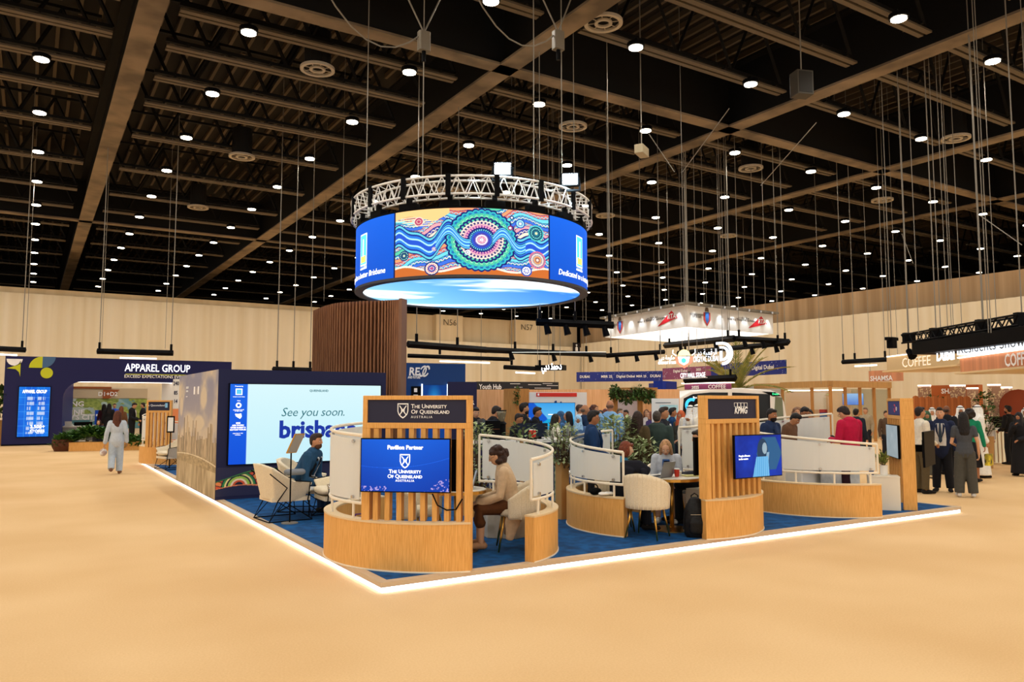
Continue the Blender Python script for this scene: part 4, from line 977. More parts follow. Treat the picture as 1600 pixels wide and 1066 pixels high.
# ---- apparel stand at the far left
AY = 40.0
def A(px, py): q = at_y(px, py, AY); return q.x, q.z
t = thing('apparel_stand', 'large navy portal stand lettered APPAREL GROUP across the hall on the left', 'exhibition stand', (0, AY, 0))
x0, z1 = A(10, 557); x0 = -.95; xr = 8.5; ox0 = A(97, 650)[0]; ox1 = 6.95; oz = A(180, 597)[1]; z1 = 3.9
m1 = MB(); m1.box(x0, ox0, 0, .9, .06, z1).box(ox0, xr, 0, .9, oz, z1).box(ox1, xr, 0, .9, .06, oz)
rr = .75; m1.plate([(ox0, oz), (ox0, oz - rr)] + [(ox0 + rr - rr * math.cos(rad(15 * k)), oz - rr + rr * math.sin(rad(15 * k))) for k in range(0, 7)], 0, .9)
part(m1, 'portal', mat('apparel_navy', '#1b1c50', .5), t)
part(MB().box(x0, ox0, -.02, .9, 0, .06).box(ox1, xr, -.02, .9, 0, .06), 'plinth', BLACK, t)
part(MB().box(ox0 + .3, ox1, .05, .12, oz - .03, oz - .005), 'light_strip', mat('soft_strip', '#fff0e0', .5, emit=3), t)
xa, za = A(246, 582); wl = A(297, 575)[0] - A(195, 575)[0]
text('APPAREL GROUP', .5, ((A(195, 575)[0] + A(297, 575)[0]) / 2, -.03, A(246, 582)[1] + .03), WGLOW, t, bold=.0, width=wl)
part(MB().box(A(196, 585)[0], A(297, 585)[0], -.03, 0, A(246, 586)[1], A(246, 585)[1]), 'underline', mat('lime', '#c9cf2a', .5), t)
text('EXCEED EXPECTATIONS EVERYDAY', .2, ((A(195, 590)[0] + A(303, 590)[0]) / 2, -.03, A(246, 591)[1]), WTEXT, t, bold=.01, width=wl * 1.08)
LIME = mat('lime'); SLATE = mat('slate_blue', '#4a6b94', .5)
def AP(px, py): x, z = A(px, py); return (x, z)
def q_arc(cx, cz, r, a0, a1, n=8): return [(cx + r * math.cos(rad(a0 + (a1 - a0) * k / n)), cz + r * math.sin(rad(a0 + (a1 - a0) * k / n))) for k in range(n + 1)]
cx, cz = A(23, 561); part(MB().plate(q_arc(cx, cz, .3, 180, 360), -.02, 0), 'white_half_disc', WTEXT, t)
cx, cz = A(32, 576); part(MB().plate([(cx, cz + .35), (cx, cz - .36), (cx - .05, cz - .16), (cx - .18, cz - .03), (cx - .5, cz + .0), (cx - .25, cz + .09), (cx - .08, cz + .2)], -.02, 0), 'lime_spike', LIME, t)
cx, cz = A(66, 575); part(MB().plate([(cx, cz)] + q_arc(cx, cz, .5, 90, 180), -.02, 0), 'lime_quarter', LIME, t); part(MB().plate([(cx, cz + .5)] + q_arc(cx, cz + .5, .5, 360, 270), -.02, 0), 'slate_quarter', SLATE, t)
cx, cz = A(73, 583); part(MB().plate(q_arc(cx, cz, .24, 0, 360, 20), -.02, 0), 'lime_disc', LIME, t)
def ap_fn(U, V):
    n = len(U); c = mixc(np.tile(hexa('#0a49c8'), (n, 1)), np.tile(hexa('#1c86f0'), (n, 1)), fbm(U * 3, V * 4, 8))
    g = (np.abs(np.mod(U * 5 + .5, 1) - .5) < .03) | (np.abs(np.mod(V * 7, 1) - .5) < .018); c = np.where(g[:, None], hexa('#48a4f6'), c)
    row = np.mod(V * 10, 1); k = np.floor(V * 10)
    L = ((U > .27) & (U < .5) | (U > .6) & (U < .85)) & (V > .06) & (V < .82) & (np.mod(V * 40, 1) > .4) & (row > .25) & (vnoise(U * 28, k * 3., 4) > .3)
    return np.where(L[:, None], hexa('#eaf4ff'), c)
xs0, zs0 = A(25, 684); xs1, zs1 = A(80, 604)
s = part(MB().box(xs0, xs1, -.06, 0, zs0, zs1), 'screen', BLACK, t); paint('picture', ap_fn, 90, 180, flatpos(xs0 + .03, xs1 - .03, zs0 + .03, zs1 - .03, -.065), SCR, s)
text('APPAREL GROUP', .2, ((xs0 + xs1) / 2, -.075, zs1 - .3), TXSCR, s, bold=.03, width=(xs1 - xs0) * .75); text('3,500+', .2, (xs1 - .45, -.075, zs0 + .4), TXSCR, s, bold=.03); text('STORES', .16, (xs1 - .45, -.075, zs0 + .22), TXSCR, s, bold=.03)
o = panel_between(96, 112, 41.2, 46, 0, oz + .2, 'return_wall', mat('apparel_blue', '#14206e', .5), t, .1); o.location = (0, -AY, 0)
# stand seen through the portal
t = thing('meeting_stand', 'bright stand with a green picture wall seen through the navy portal', 'exhibition stand', (0, 46, 0))
def A2(px, py): q = at_y(px, py, 46.); return q.x, q.z
xa, za = A2(110, 604); xb, zb = A2(249, 606); xc, _ = A2(231, 606)
def tree_fn(U, V):
    n = len(U); c = mixc(np.tile(hexa('#c9d6cc'), (n, 1)), np.tile(hexa('#4f8c9c'), (n, 1)), np.clip(U * 1.3 - .2, 0, 1)); f = fbm(U * 9, V * 6, 2)
    g = ((V > .55 - .2 * np.abs(U - .5)) & (f > .42)) | ((U > .85) & (f > .4) & (V > .2)); c = np.where(g[:, None], mixc(np.tile(hexa('#5f7a2c'), (n, 1)), np.tile(hexa('#c2cf6a'), (n, 1)), fbm(U * 30, V * 20, 7)), c)
    r = np.abs(np.mod((U - .35) * 4 + V * 2.5, 1) - .5) < .12; c = np.where((r & (U > .3) & (U < .8))[:, None], c * .8 + .2, c); s = (V < .3) & (U < .35) & (f > .5); return np.where(s[:, None], hexa('#4f8a94'), c)
part(MB().box(xa, xb, .1, .3, 0, za), 'back_wall', mat('stand_cream', '#ecdcc0', .6), t)
paint('picture_wall', tree_fn, 150, 90, flatpos(xa, xc, 0.5, za - .62, .08), PRINT, t)
part(MB().box(xa, xc, .05, .1, za - .6, za - .08), 'header', mat('header_beige', '#cdbb9c', .6), t); part(MB().box(xa, xa + 1.9, .0, .1, za - .1, za), 'header_trim', mat('rust', '#a0562c', .6), t)
xm = (A2(161, 610)[0], A2(182, 610)[0]); part(MB().plate([(xm[0], za - .15), (xm[1] + .15, za - .15), (xm[1] - .1, za - .45), (xm[1] - .35, za - .62), (xm[0], za - .62)], .0, .05), 'arrow_board', mat('rust'), t)
text('D1+D2', .3, ((xm[0] + xm[1]) / 2 - .08, -.01, za - .48), WTEXT, t, bold=.02)
for s_, px, py, z in (('PREPARING', 112, 635, .36), ('IMAGINE', 112, 648, .36), ("TOMORROW'S CITY", 108, 656, .36)):
    zz = A2(px, py)[1]; x = {'P': A2(131, py)[0] - 1.0, 'I': A2(132, py)[0] - .8, 'T': A2(155, py)[0] - 1.7}[s_[0]]; text(s_, z, (x, .06, zz), WTEXT, t, bold=.03, width={'P': 2.0, 'I': 1.6, 'T': 3.4}[s_[0]])
t, W = board(252, 282, 41, 40, 1.6, 3.0, 'figures_panel', 'white panel with the figures 240, 85 and 14 beside the navy portal', 'panel', WHITEP, .1)
for s_, z in (('240', 2.7), ('85', 2.25), ('14', 1.85)): text(s_, .26, (W * .75, -.01, z), NAVY, t, bold=.02)
t, W = board(262, 284, 36, 36, 0, 1.6, 'orange_panel', 'orange glowing picture panel behind the far left pod', 'panel', mat('orange_print', '#e08a5a', .5), .1)
WHT = mat('desk_white', '#dcd9d2', .5)
for i, (px, D, w, lab) in enumerate(((105, 42, 1.6, 'white desk at the left edge inside the navy portal'), (142, 43, 1.7, 'grey fronted desk in the middle of the navy portal'))):
    t = thing('desk', lab, 'desk', B(px, D), -28); part(MB().box(-w / 2, w / 2, -.4, .4, .72, .78), 'desk_top', WHT, t); part(MB().box(-w / 2 + (.7 if i else .05), w / 2 - .05, -.38, -.33, .05, .72), 'front_panel', mat('desk_grey', '#9a9a98', .6), t)
    for sx in (-1, 1): part(MB().box(sx * (w / 2 - .06) - .03, sx * (w / 2 - .06) + .03, -.3, .3, 0, .72), 'leg', WHT, t)
laptop(B(110, 41.8, .78), 160, 'pale laptop on the desk at the left edge of the navy portal', WHT)
for px, D, lab in ((120, 42.3, 'dark office chair left of the kneeling woman'), (133, 42.6, 'dark office chair nearest the kneeling woman')):
    t = thing('office_chair', lab, 'chair', B(px, D), 30); part(MB().rbox(-.25, .25, -.25, .25, .42, .5, .08), 'seat', BLACK, t); part(MB().rbox(-.24, .24, -.28, -.22, .5, .95, .02), 'backrest', BLACK, t)
    part(MB().tube((0, 0, .05), (0, 0, .42), .03), 'stem', CHROME, t)
    for k in range(5): part(MB().tube((0, 0, .08), (.28 * math.cos(k * 1.257), .28 * math.sin(k * 1.257), .04), .02, n=5), 'base_arm', BLACK, t)
t, W = board(149, 157, 43.6, 43.6, .2, 1.5, 'pull_up_banner', 'blue banner with a white heading behind the kneeling woman', 'banner', mat('banner_blue', '#1450c8', .5), .05); part(MB().box(.05, W - .05, -.01, 0, 1.2, 1.3), 'heading', WTEXT, t)
t = thing('hedge_planter', 'long wooden planter box of green ferns in front of the navy portal', 'planter', (0, 0, 0)); a, rz, W = frame_of(113, 228, 34.6, 34.2)
t.location = a; t.rotation_euler = (0, 0, rad(rz)); part(MB().box(0, W, -.3, .3, 0, .34), 'box', WOOD, t)
random.seed(11); m1 = MB()
for k in range(1500):
    x = random.uniform(-.5, W); a_ = random.uniform(0, 2 * PI); m1.leaf((x, random.uniform(-.3, .3), .3 + random.random() * .35 + .18 * math.sin(x * 2.1)), (math.cos(a_), math.sin(a_), random.uniform(-.2, .9)), (0, 0, 1), .34, .11)
tag(part(m1, 'fern_foliage', mat('fern_green', '#4d7a34', .6, kind='cloth', scale=6, c2='#274a1e'), t), kind='stuff'); part(MB().lathe([(.3, 0), (.4, .2), (.38, .45)], c=(-.25, 0, 0), n=14), 'round_pot', mat('rust_pot', '#5c3420', .7), t)
bush(B(3, 41), 'palm-like plant half cut off at the left edge of the picture', .7, 2.6, 160, m=GREEN, leaf=.5, base=1.3, pot=MB().lathe([(.3, 0), (.42, 1.1)], n=14))
# far pod, behind the display wall
P4 = B(300, 25.4)
p0 = B(229, 24.1); p1 = B(268, 23.9)
pod_plinth((P4.x, P4.y), 130, 262, 'curved oak plinth of the distant left pod')
pod_rail((P4.x, P4.y), 262, 132, 'frosted screen of the distant left pod', lambda a: 1.28 + .0022 * abs(a - 262))
def s4(hb, W): text('The Queensland', .08, (W * .33, .012, 1.76), WTEXT, hb); part(MB().box(W * .74, W * .84, .012, .016, 1.72, 1.85), 'emblem', mat('emblem_pale', '#8ac4e8', .5), hb)
pod_sign(POD3, 0, 0, 'oak sign frame of the distant left pod with a small blue board', s4, ends=((p0.x, p0.y), (p1.x, p1.y)), slats=5)
armchair(Z(B(272, 22.6)), 195, 'cream lounge armchair by the distant left pod')
t = thing('info_stand', 'slim black framed stand by the distant left pod', 'sign stand', Z(B(268, 22.9)), -28); part(MB().box(-.1, .1, -.01, .01, .95, 1.4), 'notice_frame', BLACK, t); part(MB().box(-.07, .07, -.012, -.01, .99, 1.36), 'notice', WHITEP, t); part(MB().tube((0, 0, 0), (0, 0, .95), .015), 'pole', BLACK, t)

# ---- stands behind the pods
t, W = board(560, 727, 29, 30, 0, H(567, 29), 'blue_stand_wall', 'blue wall with the white letters RE and a looped sign, right of the slat screen', 'exhibition stand', ROY, .4)
k = W / 167
text('RE', .42, (k * 84, -.03, H(587, 29.4)), WTEXT, t, bold=.03, align='CENTER', shear=.1, width=k * 17); text('AND FUTURE', .13, (k * 84, -.03, H(592, 29.4)), WTEXT, t, bold=.03, shear=.2, width=k * 20)
for j in (0, 1):
    m1 = MB(); cx, cz = k * (98 + 5 * j), H(580.5, 29.4)
    for i in range(16):
        if i in ((7, 8) if j == 0 else (0, 15)): continue
        a_, b_ = 2 * PI * i / 16, 2 * PI * (i + 1) / 16; f_ = lambda a, r: (cx + r * .6 * math.cos(a) + r * .32 * math.sin(a), cz + r * math.sin(a)); m1.plate([f_(a_, .15), f_(a_, .22), f_(b_, .22), f_(b_, .15)], -.04, 0)
    part(m1, 'loop_logo', WTEXT, t)
s = part(MB().box(k * 80, k * 95, -.06, 0, 1.2, H(604, 29.2)), 'dark_screen', BLACK, t); part(MB().box(k * 84, k * 89, -.07, -.06, H(613, 29.2), H(607, 29.2)), 'screen_logo', WTEXT, s); part(MB().box(k * 83, k * 90, -.07, -.06, H(618, 29.2), H(617, 29.2)), 'screen_text', WTEXT, s)
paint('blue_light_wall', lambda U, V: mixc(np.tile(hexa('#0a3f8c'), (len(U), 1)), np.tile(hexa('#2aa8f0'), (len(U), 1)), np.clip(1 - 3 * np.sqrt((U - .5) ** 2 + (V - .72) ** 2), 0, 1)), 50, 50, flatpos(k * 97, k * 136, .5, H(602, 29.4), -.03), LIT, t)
for q in (96, 137): part(MB().box(k * q, k * (q + 1.2), -.08, 0, 0, H(600, 29)), 'light_line', mat('line_glow', '#e4f4ff', .5, emit=3), t)
t, W = board(699, 745, 26.5, 26.5, 0, H(597, 26.5), 'navy_stand_wall', 'plain dark navy wall ending in the letters PARTNER', 'exhibition stand', mat('dusk_navy', '#2b2747', .6), .5)
text('PARTNER', .22, (W - .09, -.02, H(632, 26.5)), WTEXT, t, bold=.03, align='RIGHT')
t, W = board(745, 792, 28, 28, 0, H(609, 28), 'peach_wall', 'flat peach wall right of the navy partner wall', 'partition', PEACH, .3)
t, W = board(787, 805, 26, 25.5, 0, H(608, 26), 'wood_pillar', 'broad wood pillar left of the hanging greenery', 'pillar', WOOD2, .6)
t, W = board(806, 1062, 29, 29, 0, H(609, 29), 'peach_wall', 'long peach boarded wall behind the crowd', 'partition', PEACH, .3)
def hangplant(px0, px1, D, z0, z1, n, lab, leaf=.12, m=GREEN, dens=None):
    a, rz, W = frame_of(px0, px1, D, D); t = thing('hanging_greenery', lab, 'greenery', (a.x, a.y, 0), rz); m1 = MB(); random.seed(px0)
    for k in range(n):
        x = random.uniform(0, W); m1.leaf((x, random.uniform(-.15, .3), z0 + (z1 - z0) * random.random() + .08 * math.sin(x * 9)), (random.uniform(-1, 1), random.uniform(-1, .2), random.uniform(-1.2, .6)), (0, 0, 1), leaf, leaf * .5)
    tag(part(m1, 'foliage', m, t), kind='stuff'); part(MB().box(0, W, 0, .12, z0 + (z1 - z0) * .25, z1 - .04), 'trough', STEM, t)
hangplant(804, 811, 25.6, H(632, 25), H(606, 25), 130, 'narrow strip of greenery hanging beside the wood pillar', .14)
DG = 24.0
hangplant(953, 1024, DG, H(626, DG), H(608, DG), 1300, 'dense green hedge hung over the wooden pergola', .13)
t = thing('pergola', 'wooden pergola frame with a pale screen under the green hedge', 'pergola', (0, 0, 0))
for px in (961, 1000, 1022): c = B(px, DG + .3); part(MB().obox((c.x, c.y), (1, -.5), .07, .07, 0, H(607, DG)), 'post', WOOD2, t)
panel_between(965, 1003, DG + .8, DG + .8, .8, H(625, DG), 'pale_screen', mat('lilac_white', '#dcd6de', .6), t)
panel_between(1004, 1022, DG + 1, DG + 1, .2, H(625, DG), 'wood_screen', PEACH, t); panel_between(953, 1028, DG + .3, DG + .3, H(609, DG), H(606, DG), 'top_beam', WOOD2, t)
t, W = board(828, 917, 25, 25.5, .2, H(613, 25), 'white_display_panel', 'white display panel with a red header behind the bar', 'display panel', WHITEP, .12)
part(MB().box(W * .11, W * .82, -.02, 0, H(620, 25), H(614, 25)), 'red_header', mat('signal_red', '#e0372c', .5), t); part(MB().box(W * .13, W * .16, -.03, -.02, H(618.5, 25), H(615, 25)), 'header_mark', WTEXT, t); part(MB().plate([(W * .42, H(630, 25)), (W * .47, H(630, 25)), (W * .46, H(626, 25)), (W * .43, H(627, 25))], -.02, 0).plate([(W * .52, H(630, 25)), (W * .56, H(630, 25)), (W * .54, H(627, 25))], -.02, 0), 'small_figures', ROY, t)
def tv2(U, V):
    n = len(U); c = mixc(np.tile(hexa('#8fd2f0'), (n, 1)), np.tile(hexa('#3aa0e8'), (n, 1)), V); a_ = U + V * .5 < .62; c = np.where(a_[:, None], hexa('#1257c8'), c); b_ = (U - V * .9 > .05) & (V < .42); return np.where(b_[:, None], hexa('#16a4d8'), c)
a = B(862, 22.2); tvset((a.x, a.y, H(673, 22)), math.degrees(math.atan2(right_of(862).y, right_of(862).x)), 1.35, .8, 'big television with a blue and cyan picture behind the bar', tv2, lambda s, w, h: part(MB().box(-.1, .45, -.004, -.003, h * .56, h * .59).box(0, .36, -.004, -.003, h * .5, h * .52), 'caption_lines', TXSCR, s), 90, 50)
t, W = board(1018, 1061, 20.5, 20.5, 0, H(623, 20.5), 'white_poster_panel', 'white free-standing panel with a pale cyan poster behind the man in blue', 'display panel', WHITEP, .08)
paint('poster', lambda U, V: np.where(((np.mod(V * 9, 1) < .2) & (U > .15) & (U < .85))[:, None], hexa('#5fb6c8'), hexa('#b9e4ea')), 40, 80, flatpos(W * .3, W * .95, .6, H(633, 20.5), -.01), PRINT, t); part(MB().box(W * .15, W * .7, -.01, 0, H(630, 20.5), H(629, 20.5)), 'heading_line', mat('grey_text', '#5a6670', .6), t)
t, W = board(1014, 1040, 33, 31.5, 0, H(600, 33), 'blue_corner_stand', 'blue corner stand with a white logo above the pergola', 'exhibition stand', mat('violet_blue', '#26307c', .6), .5)
a, rz, W2 = frame_of(1036, 1058, 31.2, 32.5); o = part(MB().box(0, W2, 0, .4, 0, H(597, 32)), 'side_panel', mat('deep_blue', '#0f2f96', .6), t); o.matrix_parent_inverse = Matrix.Identity(4); o.location = Matrix.Rotation(-t.rotation_euler[2], 4, 'Z') @ (a - Vector(t.location)); o.rotation_euler = (0, 0, rad(rz) - t.rotation_euler[2])
text('DIGITAL', .16, (W2 * .45, -.02, H(618, 32)), WTEXT, o, bold=.02)

# ---- white shuttle bus
BD = 37.0; a, rz, W = frame_of(1058, 1228, BD - .3, BD + 2.2); t = thing('shuttle_bus', 'white rounded shuttle bus with dark glass behind the middle sign', 'bus', (a.x, a.y, 0), rz)
zt = H(607, BD + .5); zb = .35
prof = [(0, zb), (W, zb), (W * 1.005, 1.2), (W * .985, 1.9), (W * .95, zt - .28), (W * .86, zt - .1), (W * .6, zt), (W * .35, zt - .02), (W * .12, zt - .17), (W * .03, zt - .45), (-.02, 1.6)]
part(MB().plate(prof, 0, 2.2), 'body', mat('bus_white', '#f2f2f0', .3), t, bev=.05)
wnd = [(W * .04, 1.0), (W * .46, 1.0), (W * .46, zt - .22), (W * .3, zt - .22), (W * .14, zt - .3), (W * .06, zt - .5)]
part(MB().plate(wnd, -.02, 0), 'side_window', mat('bus_glass', '#0e1216', .1), t); part(MB().plate([(W * .5, .9), (W * .85, .9), (W * .85, zt - .3), (W * .5, zt - .22)], -.02, 0), 'side_window', mat('bus_glass'), t)
part(MB().plate([(W * .88, .8), (W * .975, .8), (W * .965, zt - .45), (W * .9, zt - .42)], -.02, 0), 'front_window', mat('bus_glass_pale', '#77806a', .1), t); part(MB().plate([(W * .78, zt - .17), (W * .9, zt - .2), (W * .955, zt - .38), (W * .88, zt - .4)], -.03, 0), 'visor', BLACK, t)
text('Dubai', .14, (W * .9, -.04, zt - .33), mat('green_led', '#3ad88a', .5, emit=2), t, name='led_destination'); text('Bus - Dubai', .14, (W * .2, -.03, zt - .5), TXSCR, t)
m1 = MB()
for i in range(12):
    a_, b_ = rad(60 + 22 * i), rad(82 + 22 * i); f_ = lambda a, r: (W * .13 + r * math.cos(a), 1.75 + r * math.sin(a)); m1.plate([f_(a_, .2), f_(a_, .34), f_(b_, .34), f_(b_, .2)], -.03, 0)
part(m1, 'window_ring_logo', mat('cyan_glow', '#38b4f0', .5, emit=1), t); part(MB().plate([(W * .14, 1.1), (W * .2, 1.1), (W * .16, 1.5)], -.03, 0), 'window_stripe', mat('cyan_glow'), t)
for x in (.18, .78):
    for y in (.1, 1.9): part(MB().tube((W * x, y, .38), (W * x, y + .25, .38), .38, n=20), 'wheel', BLACK, t)
# palm
pp = B(1150, 41.5); t = thing('palm_tree', 'tall date palm with arching yellow-green fronds behind the bus', 'palm', pp)
ztop = H(614, 39.5); part(MB().sweep([((0, 0, 0), .3, .3), ((0, 0, ztop * .5), .24, .24), ((0, 0, ztop + .2), .3, .3)], 12, 0), 'trunk', mat('palm_bark', '#8a6a40', .9), t)
random.seed(9); FR = mat('palm_leaf', '#b0a055', .6, kind='cloth', scale=3, c2='#6f7a34')
for k in range(22):
    a_ = k * 2.4; e = rad(random.choice((82, 74, 66, 58, 48, 30))); L_ = 2.9 + random.random() * .7; m1 = MB(); pr = []
    for j in range(12):
        s_ = j / 11; h_ = L_ * s_; dr = .55 * s_ * s_ * L_ * math.cos(e); pr.append(Vector((math.cos(a_) * math.cos(e) * h_ * (1 + .2 * s_), math.sin(a_) * math.cos(e) * h_ * (1 + .2 * s_), ztop + math.sin(e) * h_ - dr)))
    m1.path(pr, .03, 4)
    for j in range(1, 12):
        d = (pr[j] - pr[j - 1]).normalized(); sd = Vector((-math.sin(a_), math.cos(a_), 0))
        for q in (0, .5):
            for s_ in (-1, 1): m1.leaf(pr[j] - d * q * .2, d * .9 + sd * s_ * .75, (0, 0, 1), .55 * (1 - .35 * j / 11), .07)
    part(m1, 'frond', FR, t)

# ---- glass office booth
t, W = board(1160, 1222, 42, 41.4, 0, H(603, 41.6, 1190), 'white_partition', 'white partition with a black camera arm right of the bus', 'partition', WHITEP, .2)
part(MB().box(W * .72, W * 1.0, -.5, -.4, 2.05, 2.12).box(W * .9, W * .98, -.52, -.38, 2.2, 2.27), 'camera_arm', BLACK, t)
t = thing('glass_office', 'wood-framed glass meeting office glowing peach beyond the right pod', 'glass office', (0, 0, 0))
cols = [(1223, 41.0), (1269, 39.6), (1298, 38.8), (1321, 39.6), (1344, 40.5), (1366, 41.4), (1390, 42.4)]
ztp = H(596, 39.5, 1290)
for px, D in cols: c = B(px, D); part(MB().obox((c.x, c.y), right_of(px), .075, .1, 0, ztp - .25), 'post', WOOD2, t)
for (p_, D_), (q_, E_) in zip(cols[:-1], cols[1:]):
    panel_between(p_, q_, D_, E_, ztp - .3, ztp, 'top_beam', mat('beam_wood', '#c99a5f', .55, kind='wood', scale=3), t, .3)
    a, rz, w2 = frame_of(p_, q_, D_, E_); o = panel_between(p_, q_, D_, E_, .1, ztp - .35, 'glass_pane', CLEAR, t, .02)
panel_between(1180, 1223, 41.4, 41.0, ztp - .3, ztp - .05, 'top_beam', mat('beam_wood'), t, .3)
panel_between(1228, 1330, 44.5, 43.5, .0, ztp - .3, 'inner_wall', mat('peach_glow_wall', '#f3cba4', .7), t); panel_between(1330, 1392, 44.5, 46, .0, ztp - .3, 'inner_grey_wall', mat('inner_grey', '#b8ab90', .7), t)
c = B(1278, 43.7); 
o = MB(); o.obox((c.x, c.y), right_of(1280), .4, .02, 1.5, 2.4); part(o, 'crest_board', mat('crest_cream', '#f0d9c0', .7), t)
panel_between(1282, 1290, 38.9, 38.8, H(655, 38.5, 1286), H(640, 38.5, 1286), 'crest', mat('crest_red', '#b5403a', .6), t, .3); panel_between(1284, 1288, 38.7, 38.6, H(652, 38.5, 1286), H(645, 38.5, 1286), 'crest_shield', mat('crest_blue', '#2a5a9a', .6), t, .3)
for px0, px1, D in ((1228, 1268, 40.4), (1272, 1320, 39.6)): panel_between(px0, px1, D + 2, D + 2, ztp - .42, ztp - .36, 'ceiling_strip', mat('soft_strip'), t, .1)
a = B(1333, 43.2); tvset((a.x, a.y, 1.75), -60, 1.0, .6, 'small bright blue screen inside the glass office', lambda U, V: mixc(np.tile(hexa('#2a7ae0'), (len(U), 1)), np.tile(hexa('#9fd0ff'), (len(U), 1)), V), None, 8, 8)

# ---------------------------------------------------------------- things hanging over the hall
def rig_lines(pts, ztop, lab, group, r=.014):
    for p in pts: cable(p, (p[0], p[1], ztop), lab, r, GREYW, group=group)
# white canopy with the red triangles
t = thing('hanging_canopy', 'white square canopy with red triangle logos hanging over the bus stand', 'hanging canopy', (0, 0, 0))
N_ = B(1075, 30); Lc = B(948, 34.5); Rc = B(1210, 34.3); zc0, zc1 = H(511, 29.4), H(477, 29.4)
Fc = Lc + Rc - N_
WC = mat('canopy_white', '#e9e6e0', .7)
for a, b_, nm in ((Lc, N_, 'left_fascia'), (N_, Rc, 'right_fascia'), (Lc, Fc, 'rear_fascia'), (Fc, Rc, 'rear_fascia')):
    u = (b_ - a).normalized(); m1 = MB(); c = (a + b_) / 2; m1.obox((c.x, c.y), u, (b_ - a).length / 2, .04, zc0, zc1); part(m1, nm, WC, t)
def inset(k): m_ = (N_ + Fc) / 2; return [((q - m_) * k + m_) for q in (N_, Rc, Fc, Lc)]
part(MB().prism([(q.x, q.y) for q in inset(.985)], zc0 + .02, zc0 + .06), 'light_ceiling', mat('canopy_glow', '#f6f7f4', .5, emit=1.4), t)
m1 = MB(); m1.prism([(q.x, q.y) for q in inset(1.08)], zc1 + .02, zc1 + .1); part(m1, 'roof_rim', mat('canopy_rim', '#7d786c', .6), t)
RED = mat('logo_red_2', '#c8202c', .5)
for a, b_, nm in ((Lc, N_, 0), (N_, Rc, 1)):
    W = (b_ - a).length; rz = math.atan2(b_.y - a.y, b_.x - a.x); h = zc1 - zc0
    def pl(mb, nm_, m_):
        o = part(mb, nm_, m_, t); o.location = (a.x, a.y, zc0); o.rotation_euler = (0, 0, rz); return o
    x = W * .84; y_ = -.05
    pl(MB().plate([(x - .85, h * .18), (x + .42, h * .48), (x + .05, h * .85)], y_ - .005, y_), 'triangle_logo', RED)
    o = text('RTA', .27, (x + .06, y_ - .012, h * .47), WTEXT, t, bold=.02, shear=.15); o.location = (a.x, a.y, zc0); o.rotation_euler = (0, 0, rz)
    for dx, dz, s_ in ((.62, .62, '\ufef2\ufe91\ufea9 \ufe95\ufe8e\ufed7\ufeae\ufec1 \ufe94\ufe8c\ufef4\ufeeb'), (.62, .5, 'ROADS & TRANSPORT AUTHORITY')):
        o = text(s_, .12, (W * dx, y_ - .01, h * dz), mat('dark_text', '#38383c', .6), t); o.location = (a.x, a.y, zc0); o.rotation_euler = (0, 0, rz)
    for dz, s_ in ((.55, 'GOVERNMENT'), (.45, 'OF DUBAI')):
        o = text(s_, .12, (W * .1, y_ - .01, h * dz), mat('dark_text'), t); o.location = (a.x, a.y, zc0); o.rotation_euler = (0, 0, rz)
    x = W * .21; z = h * .5; pl(MB().plate([(x - .2, z + .2), (x + .2, z + .2), (x + .2, z - .1), (x, z - .34), (x - .2, z - .1)], y_ - .004, y_), 'crest_red', mat('crest_red')); pl(MB().plate([(x - .12, z + .22), (x + .12, z + .22), (x + .1, z - .1), (x, z - .24), (x - .1, z - .1)], y_ - .009, y_), 'crest_blue', mat('crest_blue')); pl(MB().plate([(x - .12, z + .24), (x + .12, z + .24), (x + .07, z + .4), (x - .07, z + .4)], y_ - .006, y_), 'crest_crown', mat('crest_brown', '#6b5a48', .6))
    for k in range(7):
        p = a + (b_ - a) * ((k + .5) / 7); n = Vector((math.sin(rz), -math.cos(rz), 0)); q = p + n * .28
        hd = part(MB().tube((q.x, q.y, zc1 - .02), (q.x, q.y, zc1 + .06), .05), 'spotlight', CHROME, t)
        ld = bpy.data.lights.new('spot', 'SPOT'); ld.energy = 22; ld.color = (.82, .92, 1); ld.spot_size = rad(62); ld.spot_blend = .6; ld.shadow_soft_size = .04
        lo = bpy.data.objects.new('spot_lamp', ld); col.objects.link(lo); lo.parent = t; lo.location = (q.x, q.y, zc1 - .05); lo.rotation_euler = (rad(12), 0, rz + PI) if False else Vector((n.x * .35, n.y * .35, 1)).to_track_quat('Z', 'Y').to_euler()
rig_lines([(q.x, q.y, zc1 + .1) for q in inset(.8)] + [tuple((N_ + Rc) / 2 * .97 + Fc * .03)[:2] + (zc1 + .1,)], 15.62, 'thin cable holding the white square canopy', 'cables over the white canopy')
